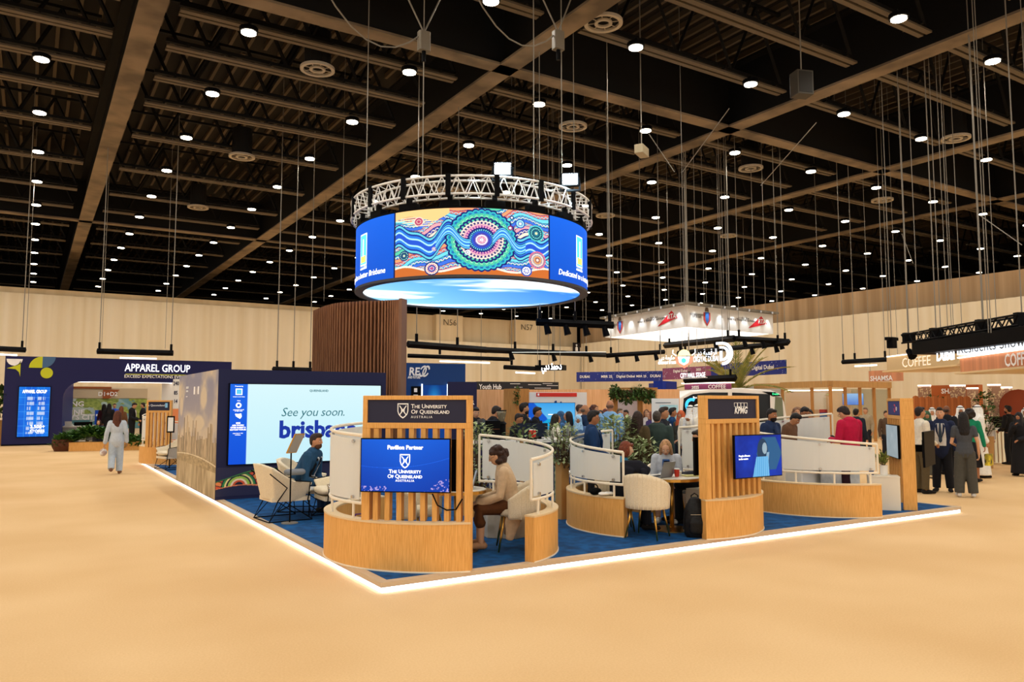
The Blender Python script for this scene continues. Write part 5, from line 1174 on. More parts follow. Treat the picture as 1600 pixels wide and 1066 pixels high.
# blue and purple banners
def banner(px0, px1, D0, D1, y0, y1, lab, fn, texts, nm='hanging_banner'):
    a, rz, W = frame_of(px0, px1, D0, D1); Dm = (D0 + D1) / 2; z0, z1 = H(y1, Dm, (px0 + px1) / 2), H(y0, Dm, (px0 + px1) / 2); t = thing(nm, lab, 'banner', (a.x, a.y, 0), rz)
    part(MB().box(0, W, .01, .08, z0, z1), 'board', ROY, t); paint('print', fn, 240, 24, flatpos(0, W, z0, z1, .0), PRINT, t)
    for s_, u, v, sz in texts: text(s_, sz * 1.5, (W * u, -.012, z0 + (z1 - z0) * v), WTEXT, t, bold=.02)
    for u in (.08, .5, .92): part(MB().tube((W * u, .04, z1), (W * u, .04, 15.62), .012, n=4), 'suspension_wire', GREYW, t)
    return t, W, z0, z1
NB = dots_fn('#0a2f9a', '#0e1f78', 3)
banner(901, 1036, 52.7, 51.5, 581, 596.5, 'long blue banner with small white logos left of the purple banner', NB, [('DUBAI', .1, .4, .16), ('MBR 25', .36, .4, .16), ('Digital Dubai', .58, .4, .16), ('MBR 25', .76, .4, .14), ('DUBAI', .92, .4, .16)])
banner(1036, 1113, 51.5, 48.5, 574, 592.5, 'purple banner reading CITY HALL STAGE under the neon logos', dots_fn('#7c3a6c', '#a05a78', 6), [('Digital Dubai', .38, .6, .16), ('2025', .75, .65, .14)])
banner(1112, 1229, 48.5, 44, 566.5, 587.5, 'blue banner rising to the right behind the palm', NB, [('DUBAI', .12, .45, .16), ('Digital Dubai', .72, .42, .22)])
a, rz, W = frame_of(1072, 1112, 32, 31); t = thing('neon_sign', 'white lettering CITY HALL STAGE on the purple banner', 'sign', (a.x, a.y, 0), rz); text('CITY HALL STAGE', .26, (W / 2, -.3, H(590, 30.5)), WGLOW, t, width=W * .98, bold=.0)
part(MB().box(0, W, -.25, -.2, H(591.5, 30.5), H(590.5, 30.5)), 'rail', WHITEP, t)
for u in (.05, .95): part(MB().tube((W * u, -.22, H(590.5, 30.5)), (W * u, -.22, 15.62), .01, n=4), 'suspension_wire', GREYW, t)
a, rz, W = frame_of(1086, 1136, 31, 30.2); t = thing('neon_sign', 'glowing DIGITAL DUBAI sign with a large looped D', 'sign', (a.x, a.y, 0), rz)
BLG = mat('neon_white_blue', '#e6efff', .5, emit=1.5)
text('DIGITAL DUBAI', .3, (W * .42, -.1, H(566, 30)), BLG, t, bold=.0, width=W * .78); text('\ufef2\ufe91\ufea9 \ufe94\ufef4\ufee4\ufed7\ufeae\ufedf\ufe8d', .32, (W * .42, -.1, H(556, 30)), BLG, t, bold=.0, width=W * .7)
m1 = MB(); cx, cz = W * .93, H(555, 30)
for i in range(12):
    a_, b_ = rad(-90 + 15 * i), rad(-75 + 15 * i); f_ = lambda a, r: (cx + r * math.cos(a), cz + r * math.sin(a)); m1.plate([f_(a_, .2), f_(a_, .27), f_(b_, .27), f_(b_, .2)], -.12, -.04); m1.plate([f_(a_, .34), f_(a_, .44), f_(b_, .44), f_(b_, .34)], -.12, -.04)
m1.box(cx - .25, cx, -.12, -.04, cz + .35, cz + .44).box(cx - .1, cx, -.12, -.04, cz - .27, cz - .2).box(cx - .1, cx, -.12, -.04, cz + .2, cz + .27).box(cx - .1, cx - .03, -.12, -.04, cz - .27, cz + .1); part(m1, 'loop_logo', BLG, t)
for u in (.1, .9): part(MB().tube((W * u, 0, H(567, 30)), (W * u, 0, 15.62), .012, n=4), 'suspension_wire', GREYW, t)
a, rz, W = frame_of(1028, 1084, 31.5, 31); t = thing('neon_sign', 'glowing crest with a yellow crown beside small white lettering', 'sign', (a.x, a.y, 0), rz)
text('GOVERNMENT OF DUBAI', .16, (W * .3, -.1, H(570, 31)), WGLOW, t, bold=.0, width=W * .5); text('\ufef2\ufe91\ufea9 \ufe94\ufee3\ufeee\ufedc\ufea3', .24, (W * .3, -.1, H(563, 31)), WGLOW, t, bold=.0, width=W * .45)
cx = W * .78; h0 = H(577, 31); h1 = H(560, 31); part(MB().plate([(cx - .36, h1), (cx + .36, h1), (cx + .3, (h0 + h1) / 2), (cx, h0), (cx - .3, (h0 + h1) / 2)], -.12, -.06), 'shield', mat('shield_glow', '#f08a70', .5, emit=1), t)
part(MB().plate([(cx - .24, h1 + .02), (cx + .24, h1 + .02), (cx + .18, (h0 + h1) / 2), (cx, h0 + .12), (cx - .18, (h0 + h1) / 2)], -.14, -.12), 'shield_field', WGLOW, t); part(MB().plate(q_arc(cx, (h0 + h1) / 2 + .08, .1, 0, 360, 12), -.16, -.14), 'shield_star', mat('aqua_glow', '#50d8c8', .5, emit=1), t)
part(MB().plate(q_arc(cx, h1 + .06, .24, 0, 180), -.12, -.06), 'crown', mat('crown_glow', '#f6e6a0', .5, emit=1.5), t)
for s_ in (-1, 1): part(MB().path([(cx + s_ * .32, -.1, h1 + .06), (cx + s_ * .46, -.1, h1 + .16), (cx + s_ * .45, -.1, h1 + .3)], .018, 5), 'crown_wing', WGLOW, t)
for u in (.1, .9): part(MB().tube((W * u, 0, h1), (W * u, 0, 15.62), .012, n=4), 'suspension_wire', GREYW, t)
a, rz, W = frame_of(1070, 1142, 35, 34); t = thing('coffee_sign', 'purple hanging fascia lettered COFFEE above the bus', 'sign', (a.x, a.y, 0), rz)
part(MB().box(0, W, 0, .1, H(609, 34), H(600.5, 34)), 'fascia', mat('plum', '#84406a', .6), t); text('COFFEE', .24, (W * .72, -.03, H(608, 34)), WTEXT, t, bold=.01); text('2025', .18, (W * .25, -.03, H(608, 34)), WTEXT, t, bold=.03); part(MB().box(-.1, W + .1, -.1, .2, H(600, 34), H(598.6, 34)), 'top_light', mat('soft_strip'), t)
for u in (.1, .9): part(MB().tube((W * u, 0, H(599, 34)), (W * u, 0, 15.62), .012, n=4), 'suspension_wire', GREYW, t)
# black lighting trusses
def spot_head(parent, p, m=BLACK):
    return part(MB().tube((p[0], p[1], p[2]), (p[0] + .05, p[1] - .05, p[2] - .28), .07, .1, 8), 'spot_head', m, parent)
def bar(px0, px1, D0, D1, y0, y1, lab, heads=0, th=.12, lit=False, wires=(.08, .92), zt=15.62, nm='lighting_bar'):
    a, b_ = B(px0, D0), B(px1, D1); c0 = math.cos(math.atan((px0 - 800) / F)); z0 = EYE + (630 - y0) / F * D0 * c0; z1 = EYE + (630 - y1) / F * D1 * math.cos(math.atan((px1 - 800) / F))
    t = thing(nm, lab, 'lighting bar', (0, 0, 0)); a.z = z0; b_.z = z1; u = b_ - a
    m1 = MB(); m1.sweep([(a, th * .6, th * .8), (b_, th * .6, th * .8)], 4, 0, side=Vector((0, 0, 1)).cross(u)); part(m1, 'beam', BLACK, t)
    for w_ in wires: p = a + u * w_; part(MB().tube(p, (p.x, p.y, zt), .016, n=4), 'suspension_wire', GREYW, t); part(MB().tube((p.x, p.y, p.z + .1), (p.x, p.y, p.z + .35), .05, n=6), 'hook', BLACK, t)
    for k in range(heads): p = a + u * ((k + .5) / heads); spot_head(t, (p.x, p.y, p.z - .05))
    if lit: p = a + u * .5; part(MB().tube(a + u * .3 - Vector((0, 0, th * 1.7)), a + u * .78 - Vector((0, 0, th * 1.7)), .035, n=6), 'light_strip', mat('soft_strip'), t)
    return t
bar(148, 268, 34, 33.4, 549, 552, 'black lighting bar hanging over the navy portal', 0, .14, True, (.03, .97))
bar(-25, 36, 36, 35.5, 544, 547, 'black lighting bar at the far left edge', 0, .13, True, (.9,))
bar(425, 490, 33, 32, 577, 579, 'black lighting bar left of the slat screen', 0, .13, False, (.1, .5, .9))
bar(1318, 1388, 36, 34.5, 566, 562, 'black lighting bar above the glass office', 0, .12, True, (.03, .3, .97))
bar(1070, 1151, 33, 31.5, 594.5, 590.5, 'black lighting bar under the purple banner', 0, .17, False, (.1, .9))
bar(787, 850, 31, 30.5, 574, 577, 'thin black lighting bar left of the small dark white-lettered box', 0, .11, True, (.2, .9))
T1 = 'black rigging frame carrying spotlights'
bar(636, 760, 24, 27, 538, 547, 'near left side of the big black rigging frame behind the ring', 0, .14, False, (.1, .6)); bar(760, 948, 27, 34, 547, 555, 'right side of the big black rigging frame behind the ring', 3, .13, False, (.2, .5, .8))
bar(636, 800, 30, 31, 556, 562, 'rear side of the big black rigging frame with a thin light line', 0, .1, True, (.3,))
bar(838, 960, 21.5, 22, 503, 508, 'black bar with four spotlights right under the ring', 4, .13, False, (.05, .5, .95)); bar(948, 1040, 33, 34, 556, 550, 'thin black bar left of the glowing crest', 3, .12)
bar(1040, 1150, 36, 31, 540, 529, 'black bar under the white canopy, left half', 2, .17); bar(1150, 1236, 31, 33, 529, 534, 'black bar under the white canopy, far right end', 3, .14); bar(1060, 1234, 36, 32, 552, 536, 'rear black bar with spotlights behind the looped D', 5, .13)
t, W = board(800, 948, 28, 28, H(551, 28), H(550.4, 28), 'light_line', 'thin pale line of light along the black rigging frame', 'light line', mat('line_dim', '#dfe6e0', .5, emit=1), .06)
a, rz, W = frame_of(836, 880, 29, 28.7); t = thing('hanging_box_sign', 'small dark hanging box covered in white scribbled lettering', 'sign', (a.x, a.y, 0), rz); part(MB().box(0, W, 0, .5, H(579, 29), H(571, 29)), 'box', BLACK, t); text('\ufef2\ufe91\ufea9 \ufe97\ufee4\ufea3\ufea9', .36, (W * .6, -.02, H(578, 29)), WGLOW, t, bold=.03, width=W * .72)
for u in (.1, .5, .9): part(MB().tube((W * u, 0, H(571, 29)), (W * u, 0, 15.62), .012, n=4), 'suspension_wire', GREYW, t)
a, rz, W = frame_of(745, 873, 33, 34); t = thing('dark_fascia', 'dark slanting-striped fascia with broken white lettering above the peach wall', 'fascia', (a.x, a.y, 0), rz)
part(MB().box(0, W, 0, .2, H(610, 33.5), H(597, 33.5)), 'board', mat('charcoal_board', '#2f3034', .6), t); text('Youth Hub', .3, (W * .16, -.02, H(608.5, 33.5)), WTEXT, t, bold=.02, width=W * .27)
for u, v, w_ in ((.45, .35, .1), (.62, .7, .16), (.7, .25, .2), (.85, .6, .14), (.4, .8, .12), (.8, .85, .12)): part(MB().box(W * u, W * (u + w_), -.02, 0, H(610 - 12 * v, 33.5), H(609.3 - 12 * v, 33.5)), 'light_line', WTEXT, t)
for u in (.05, .95): part(MB().tube((W * u, 0, H(597, 33.5)), (W * u, 0, 15.62), .012, n=4), 'suspension_wire', GREYW, t)
for px, py in ((905, 543), (912, 543)): pass
for px, lab in ((901, 'left of the pair of small black tiles with a white figure on the far wall'), (942, 'right of the pair of small black tiles with a white figure on the far wall')):
    p = at_y(px, 543, 59.1); t = thing('wall_tile', lab, 'sign', (p.x, 59.12, 0)); part(MB().box(-.4, .4, 0, .06, p.z - .45, p.z + .45), 'tile', mat('tile_black', '#241e22', .6), t); part(MB().plate([(-.14, p.z - .35), (.14, p.z - .35), (.14, p.z + .0), (.0, p.z + .1), (-.14, p.z)], -.02, 0).plate(q_arc(0, p.z + .22, .1, 0, 360, 10), -.02, 0), 'figure', WTEXT, t)
# beige and salmon fascias at the right
LBE = mat('beige_fascia', '#d9bf93', .7); SAL = mat('salmon_slats', '#df9a72', .6, kind='drape', scale=7, c2='#c98a66')
a, rz, W = frame_of(1388, 1502, 34, 29.5); t = thing('coffee_sign', 'beige hanging canopy lettered COFFEE left of the black truss', 'sign', (a.x, a.y, 0), rz); zz = lambda py, px=1445: H(py, 31.5, px)
part(MB().box(0, W, 0, .2, zz(574), zz(550)), 'fascia', LBE, t); part(MB().box(-.2, W, -.1, 2.5, zz(577), zz(574.5)), 'under_board', mat('pale_peach', '#ecd3a4', .6), t); text('COFFEE', .5, (W * .46, -.04, zz(571.5)), mat('pale_lettering', '#fbf0d8', .5, emit=.5), t, bold=.0, width=W * .4)
part(MB().box(.1, W, -.05, .15, zz(551.5), zz(550)), 'top_light', mat('soft_strip'), t)
for u in (.05, .5, .95): part(MB().tube((W * u, 0, zz(550)), (W * u, 0, 15.62), .012, n=4), 'suspension_wire', GREYW, t)
a, rz, W = frame_of(1503, 1640, 29.4, 24.5); t = thing('coffee_sign', 'salmon slatted canopy lettered COFFEE under the black truss', 'sign', (a.x, a.y, 0), rz); zz = lambda py: H(py, 28.5, 1545)
part(MB().box(0, W, 0, .2, zz(579.5), zz(557)), 'slatted_fascia', SAL, t); part(MB().box(-.1, W, -.15, 2, zz(583), zz(580)), 'under_board', mat('pale_peach'), t); text('COFFEE', .5, (W * .74, -.05, zz(577.5)), WTEXT, t, bold=.02, width=W * .3)
part(MB().box(0, W, -.08, .3, zz(557), zz(554.8)), 'top_light', mat('strip_white', '#fff6ee', .5, emit=3), t)
for u in (.05, .5, .95): part(MB().tube((W * u, 0, zz(555)), (W * u, 0, 15.62), .012, n=4), 'suspension_wire', GREYW, t)
t, W = board(1359, 1408, 37, 36, H(596, 36.5, 1383), H(579, 36.5, 1383), 'salmon_sign', 'small salmon slatted fascia with pale lettering above the glass office', 'sign', SAL, .2); text('SHAMSA', .3, (W * .42, -.03, H(595, 36.5, 1383)), WTEXT, t, bold=.02)
for u in (.05, .95): part(MB().tube((W * u, 0, H(579, 36, 1383)), (W * u, 0, 15.62), .012, n=4), 'suspension_wire', GREYW, t)
a, rz, W = frame_of(1413, 1598, 27.5, 22.5); t = thing('black_truss', 'black lattice truss with a long black box beneath it at the right', 'truss', (a.x, a.y, 0), rz)
za, zb = H(533, 27.5, 1413), H(523, 27.5, 1413)
za = H(530.5, 25, 1500) + .12; zb = za + .26
for z in (za, zb):
    for y in (0, .35): part(MB().tube((0, y, z), (W, y, z), .03, n=6), 'chord', BLACK, t)
m1 = MB(); k = 26
for i in range(k):
    for y in (0, .35): m1.tube((W * i / k, y, za if i % 2 else zb), (W * (i + 1) / k, y, zb if i % 2 else za), .018, n=5)
tag(part(m1, 'lacing', BLACK, t), kind='stuff')
part(MB().box(W * .14, W * 1.3, -.1, .9, za - .42, za - .06), 'black_box', BLACK, t)
for u in (.02, .3, .7, .98): part(MB().tube((W * u, .17, zb), (W * u, .17, 15.62), .018, n=4), 'suspension_wire', GREYW, t); part(MB().box(W * u - .08, W * u + .08, 0, .35, za, zb + .06), 'clamp', BLACK, t)
p = part(MB().tube((.2, .1, za - .25), (.45, .1, za - .45), .09, .14, 8), 'spot_head', BLACK, t); part(MB().tube((.2, .1, za), (.2, .1, za - .3), .03), 'bracket', BLACK, t)
a, rz, W = frame_of(1468, 1640, 26.5, 22); t = thing('neon_sign', 'long dazzling white light box with outlined lettering under the black truss', 'sign', (a.x, a.y, 0), rz); z0 = H(553, 25, 1530); z1 = H(545.5, 25, 1530)
part(MB().box(W * .22, W, 0, .25, z0, z1 + .1), 'light_box', mat('cold_box_glow', '#e6f2ff', .5, emit=1.6), t); text('Dubai', .45, (0, -.03, z0 - .1), mat('cold_glow_3', '#f2f8ff', .5, emit=3), t, align='LEFT', bold=.03, width=W * .2); text('Residents Show', .42, (W * .55, -.04, z0 + .03), mat('outline_grey', '#8fa0b4', .5), t, bold=.0, width=W * .6)
for u in (.05, .5, .95): part(MB().tube((W * u, 0, z1), (W * u, 0, 15.62), .012, n=4), 'suspension_wire', GREYW, t)
p = B(1397, 27.5); t = thing('chain_hoist', 'black moving light hanging left of the black lattice truss', 'hoist', (p.x, p.y, H(537, 27.5, 1397))); part(MB().rbox(-.14, .14, -.1, .1, -.15, .2, .03).box(-.28, .28, -.06, .06, .1, .2), 'motor_body', BLACK, t); part(MB().tube((0, 0, .2), (0, 0, 15.62 - t.location.z), .014, n=4), 'suspension_wire', GREYW, t)
p = B(1073, 36); 
# long drop cables
for i, (px, D, y0, zt) in enumerate(((155, 40, 545, 15.62), (255, 40, 545, 15.62), (36, 41, 545, 15.62), (432, 36, 576, 15.62), (457, 34, 577, 15.62), (503, 38, 470, 15.62), (530, 30, 440, 15.62), (952, 27, 500, 15.62), (960, 33, 500, 15.62), (1004, 31, 490, 15.62), (1072, 24, 478, 15.62), (1128, 33, 476, 15.62), (1200, 33, 488, 15.62), (1284, 38, 600, 15.62), (1320, 36, 560, 15.62), (1423, 26, 520, 15.62), (1440, 26, 520, 15.62), (1486, 27, 515, 15.62), (1492, 27, 515, 15.62), (1550, 22, 520, 15.62), (1554, 22, 520, 15.62), (1475, 29, 515, 15.62))):
    p = B(px, D); cable((p.x, p.y, H(y0, D, px)), (p.x, p.y, zt), 'thin grey drop cable hanging straight down from the roof', .011, GREYW, group='thin drop cables across the hall')

# ---- right-hand cafe area
def lattice(px0, px1, D, y0, lab):
    a, rz, W = frame_of(px0, px1, D, D); z1 = H(y0, D, px0); t = thing('lattice_panel', lab, 'screen panel', (a.x, a.y, 0), rz)
    LAT = mat('lattice_rose', '#b08a6c', .6)
    def fn(U, V):
        n = len(U); c = np.tile(hexa('#b8937c'), (n, 1)); f = vnoise(U * 15 + px0, V * 52, 5); g = (f > .62) & (vnoise(U * 2 + px0, V * 5, 9) > .35) & (V > .45); return np.where(g[:, None], hexa('#f6e6c0'), c)
    part(MB().box(0, W, .01, .12, 0, z1), 'panel', LAT, t); paint('perforated_face', fn, 80, 260, flatpos(0, W, .3, z1, 0), PRINT, t); part(MB().box(0, W, -.02, .14, z1, z1 + .05), 'top_light', mat('soft_strip'), t)
LP = 33
for px0, px1, D, y0, lab in ((1435, 1456, 34, 604, 'perforated rose panel left of the orange wall'), (1485, 1510, 33, 604, 'perforated rose panel covering the end of the orange lettering'), (1511, 1530, 34, 608, 'perforated pale panel between the plants'), (1544, 1565, 30, 603, 'tall perforated panel above the glowing counter'), (1565, 1583, 30.6, 607, 'perforated panel at the right above the glowing counter')): lattice(px0, px1, D, y0, lab)
t, W = board(1449, 1530, 36, 35, 1.6, H(602, 35.5, 1490), 'orange_wall', 'burnt orange wall with the letters SHA behind the perforated panels', 'partition', mat('burnt_orange', '#b4602c', .6), .3); text('SHAMS', .27, (W * .5, -.03, H(615, 35.5, 1480)), WTEXT, t, bold=.03)
t = thing('scalloped_fence', 'orange wooden fence of round-topped boards in the cafe', 'fence', (0, 0, 0))
OW = mat('orange_ply', '#c07038', .6, kind='wood', scale=3, c2='#a05826')
for i, px in enumerate(range(1421, 1520, 10)):
    c = B(px, 31 - i * .05); u = right_of(px); h = H(622 - 4 * abs(math.sin(i * 1.3)), 30.5, px); o = part(MB().plate([(-.11, 0), (.11, 0), (.11, h - .1), (.08, h - .03), (0, h), (-.08, h - .03), (-.11, h - .1)], -.02, .02), 'board', OW, t); o.location = (c.x, c.y, 0); o.rotation_euler = (0, 0, math.atan2(u.y, u.x))
t = thing('scalloped_screen', 'large dark orange rounded board at the right edge of the cafe', 'screen panel', B(1592, 30), -58); part(MB().plate([(-.55, 0), (.55, 0)] + q_arc(0, 1.75, .55, 0, 180), -.03, .03), 'board', mat('dark_orange', '#8f3f20', .6), t)
for px, D, r, h, lab in ((1537, 29.5, .22, 2.2, 'tall cafe plant left of the perforated panel'), (1574, 31.5, .22, 1.9, 'leafy cafe plant right of the perforated panel'), (1461, 33, .22, 2.1, 'cafe plant in front of the orange wall'), (1473, 33, .2, 2.0, 'second cafe plant in front of the orange lettering'), (1537, 26, .3, 1.7, 'bushy plant behind the glowing counter'), (1596, 32, .3, 2.3, 'plant above the orange board at the right edge')):
    bush(B(px, D), lab, r, h, 110, m=GREEN, leaf=.16, base=h - .7, pot=MB().lathe([(.16, 0), (.22, h - .8)], n=12))
c = B(1556, 29.8); t = thing('glowing_counter', 'round-fronted counter with a softly lit ribbed front at the right', 'counter', c, math.degrees(math.atan2(c.y, c.x)))
def rib_fn(U, V): return np.where((np.mod(U * 26, 1) < .5)[:, None], hexa('#f2e4c4'), hexa('#ddc69c')) * (1.0 - .0 * V)[:, None]
m1 = MB(); m1.arc((0, 0), 1.3, 1.45, 100, 265, 0, 1.02); part(m1, 'ribbed_front', mat('counter_glow', '#efdcb4', .6, emit=.35), t); m1 = MB(); m1.arc((0, 0), .95, 1.5, 98, 267, 1.02, 1.07); part(m1, 'countertop', WHITEP, t)
m1 = MB()
for k in range(40): a_ = rad(102 + k * 4.1); m1.tube((1.46 * math.cos(a_), 1.46 * math.sin(a_), .02), (1.46 * math.cos(a_), 1.46 * math.sin(a_), 1.0), .02, n=5)
tag(part(m1, 'front_ribs', mat('rib_beige', '#cbb186', .6), t), kind='stuff')
for k, (dx, dy, w_, h_) in enumerate(((-.3, -1.1, .25, .35), (.15, -1.15, .35, .2))):
    o = thing('counter_appliance', ('black coffee machine on the glowing counter', 'low black tray on the glowing counter')[k], 'appliance', (c.x + dx * .6 - .4, c.y + .3 + dy * .5, 1.07)); part(MB().rbox(-w_ / 2, w_ / 2, -.15, .15, 0, h_, .03), 'casing', BLACK, o)

# ---- bar behind the front pods
bc = B(812, 15.8); t = thing('bar_counter', 'long white-topped bar counter with a navy front behind the corner pod', 'counter', (0, 0, 0)); a, rz, W = frame_of(725, 883, 13.9, 14.6); t.location = (a.x, a.y, PZ); t.rotation_euler = (0, 0, rad(rz))
part(MB().box(0, W, .05, .6, 0, 1.02), 'bar_front', mat('bar_navy', '#26264e', .5), t); part(MB().box(-.05, W + .05, 0, .65, 1.02, 1.07), 'countertop', WHITEP, t)
def onbar(px, dy=.3): p = B(px, 14.2); q = Matrix.Rotation(-rad(rz), 4, 'Z') @ (p - a); return q.x
def place_on_bar(px, dy=.3): m_ = Matrix.Rotation(rad(rz), 4, 'Z') @ Vector((onbar(px), dy, 0)); return Vector((a.x + m_.x, a.y + m_.y, PZ + 1.07))
t = thing('coffee_machine', 'black box-shaped coffee machine on the bar left of the grinder', 'coffee machine', place_on_bar(772), rz); part(MB().box(-.14, .14, -.15, .2, 0, .36), 'casing', BLACK, t, bev=.01); part(MB().box(-.2, -.15, -.12, .2, 0, .38), 'side_panel', mat('steel_grey', '#4c545c', .3, metal=.7), t); part(MB().box(-.1, .12, -.155, -.15, .2, .205), 'trim_line', mat('copper', '#a86a44', .3, metal=.8), t)
t = thing('coffee_grinder', 'coffee grinder with a clear hopper standing on the bar', 'grinder', place_on_bar(791), rz); part(MB().lathe([(.08, 0), (.08, .28), (.1, .3), (.06, .34)], n=16), 'grinder_body', BLACK, t); part(MB().lathe([(.05, .34), (.09, .5), (.09, .53)], n=16), 'hopper', mat('hopper_glass', '#a89c80', .1, trans=.6), t); part(MB().lathe([(.095, .53), (.095, .55)], n=16), 'lid', BLACK, t)
for px, lab, w_ in ((740, 'dark blue monitor seen from behind at the left end of the bar', .42), (833, 'dark blue monitor seen from behind in the middle of the bar', .28), (862, 'black till screen at the right end of the bar', .3)):
    t = thing('bar_monitor', lab, 'monitor', place_on_bar(px), rz); part(MB().box(-w_ / 2, w_ / 2, -.02, .01, .04, .3), 'casing', mat('monitor_navy', '#0e1a30', .4), t); part(MB().box(-.06, .06, -.05, .08, 0, .012).box(-.02, .02, .0, .02, 0, .1), 'foot', BLACK, t)
for k, px in enumerate((840, 846)):
    t = thing('drink_jar', ('left', 'right')[k] + ' glass jar of red drink on the bar', 'jar', place_on_bar(px) + Vector((0, -.08, .03)), rz); part(MB().lathe([(.035, 0), (.04, .1), (.03, .14)], n=14), 'jar_body', mat('red_drink', '#c8342a', .2), t); part(MB().lathe([(.032, .14), (.032, .16)], n=12), 'lid', WHITEP, t)
    part(MB().box(-.045, .045, -.045, .045, -.03, 0), 'stand', BLACK, t)
t = thing('patterned_column', 'slim green and gold patterned stand between the two front pods', 'stand', Z(B(877, 13.2))); part(MB().box(-.09, .09, -.09, .09, 0, .8), 'column', mat('leaf_pattern', '#c6c39a', .6, kind='cloth', scale=12, c2='#3f6a58'), t); part(MB().box(-.1, .1, -.1, .1, 0, .1), 'foot', GOLD, t)
o = MB().tube((0, 0, 0), (0, 0, .42), .12, n=20).build('waste_bin', mat('steel_bin', '#a39e94', .4, metal=.5)); o.location = Z(B(1058, 12.6)); tag(o, 'small grey waste bin under the shared round table', 'bin')
for px, D, lab in ((1022, 14.8, 'white wire chair behind the blonde woman, on the left'), (1038, 15.4, 'white wire chair behind the blonde woman, on the right'), (752, 13.0, 'white wire chair behind the bush by the university sign')):
    t = thing('wire_chair', lab, 'chair', Z(B(px, D)), 60); WI = mat('white_wire', '#d6d6d6', .4)
    for z, r in ((.45, .24), (.8, .26), (.72, .25), (.64, .245)): m1 = MB(); m1.path([(r * math.cos(rad(a_)), r * math.sin(rad(a_)), z) for a_ in (range(0, 360, 24) if z == .45 else range(10, 171, 20))], .01, 5, closed=z == .45); part(m1, 'seat_ring' if z == .45 else 'back_wire', WI, t)
    for k in range(4): a_ = PI / 4 + k * PI / 2; part(MB().tube((.2 * math.cos(a_), .2 * math.sin(a_), .45), (.26 * math.cos(a_), .26 * math.sin(a_), 0), .011, n=5), 'leg', WI, t)
    for a_ in (30, 150): part(MB().tube((.24 * math.cos(rad(a_)), .24 * math.sin(rad(a_)), .45), (.26 * math.cos(rad(a_)), .26 * math.sin(rad(a_)), .8), .01, n=5), 'back_post', WI, t)

# loose rigging, a loudspeaker and a projector up in the roof
for (px, py, D), (qx, qy, E), lab in (((1073, 262, 24), (1150, 158, 21), 'slanting cable rising to the right from the middle drop line'), ((1198, 284, 28), (1290, 181, 25), 'slanting cable right of the middle drop line'), ((1420, 362, 34), (1436, 410, 34), 'short slanting cable below a downlight on the right'), ((1545, 332, 26), (1610, 380, 25), 'slanting cable at the right edge of the ceiling'), ((1020, 200, 24), (1060, 262, 24), 'short slanting cable by the roof projector')):
    cable(B(px, D, H(py, D, px)), B(qx, E, H(qy, E, qx)), lab, .014, GREYW)
p = B(1268, 22.5, H(118, 22.5, 1268)); t = thing('loudspeaker', 'grey box loudspeaker hanging high in the roof at the right', 'loudspeaker', p, -20); part(MB().box(-.25, .25, -.2, .2, -.35, .35), 'cabinet', mat('speaker_grey', '#4a463e', .6), t, bev=.02); part(MB().box(-.2, .2, -.21, -.2, -.3, .3), 'grille', mat('grille_dark', '#2c2a26', .7), t); part(MB().tube((0, 0, .35), (0, 0, 15.62 - p.z), .02, n=5), 'suspension_wire', GREYW, t)
p = B(1008, 23.5, H(228, 23.5, 1008)); t = thing('roof_projector', 'pale boxy spotlight slung on a bracket in the roof right of the ring', 'spotlight', p, 30); part(MB().box(-.3, .3, -.14, .14, -.14, .14), 'casing', mat('projector_beige', '#b8ab8c', .5), t, bev=.02); part(MB().tube((.3, 0, 0), (.42, 0, 0), .1, n=10), 'lens_hood', BLACK, t); part(MB().tube((0, 0, .14), (0, 0, 15.62 - p.z), .02, n=5), 'suspension_wire', GREYW, t)

# ---------------------------------------------------------------- people
def cloth(c): return mat('cloth_' + c.strip('#'), c, .85, kind='cloth', scale=22, c2='#%02x%02x%02x' % tuple(int(int(c[i:i + 2], 16) * .95) for i in (1, 3, 5)))
def hairm(c): return mat('hair_' + c.strip('#'), c, .5, kind='cloth', scale=34, c2='#%02x%02x%02x' % tuple(min(255, int(int(c[i:i + 2], 16) * 1.25) + 6) for i in (1, 3, 5)), bump=.5)
def skinm(c): return mat('skin_' + c.strip('#'), c, .55)
EYEW = mat('eye_white', '#e8e4de', .3); EYED = mat('eye_dark', '#20140e', .3); LIP = mat('lip', '#a8605a', .5)
ARMS = {'down': ((.25, -.03, 1.13), (.27, .06, .88)), 'phone': ((.25, .04, 1.12), (.09, .27, 1.17)), 'front': ((.25, .02, 1.10), (.07, .26, 1.0)), 'cross': ((.25, .08, 1.13), (-.09, .2, 1.14)),
        'hip': ((.36, -.08, 1.17), (.19, .05, .99)), 'type': ((.23, .14, 1.12), (.12, .40, 1.10)), 'chin': ((.2, .2, 1.10), (.05, .22, 1.36)), 'behind': ((.27, -.1, 1.15), (.1, -.17, .98)), 'wave': ((.3, .1, 1.15), (.3, .3, 1.35)), 'lap': ((.24, .05, 1.08), (.1, .28, .93)), 'bag': ((.26, -.04, 1.13), (.3, .0, .86))}
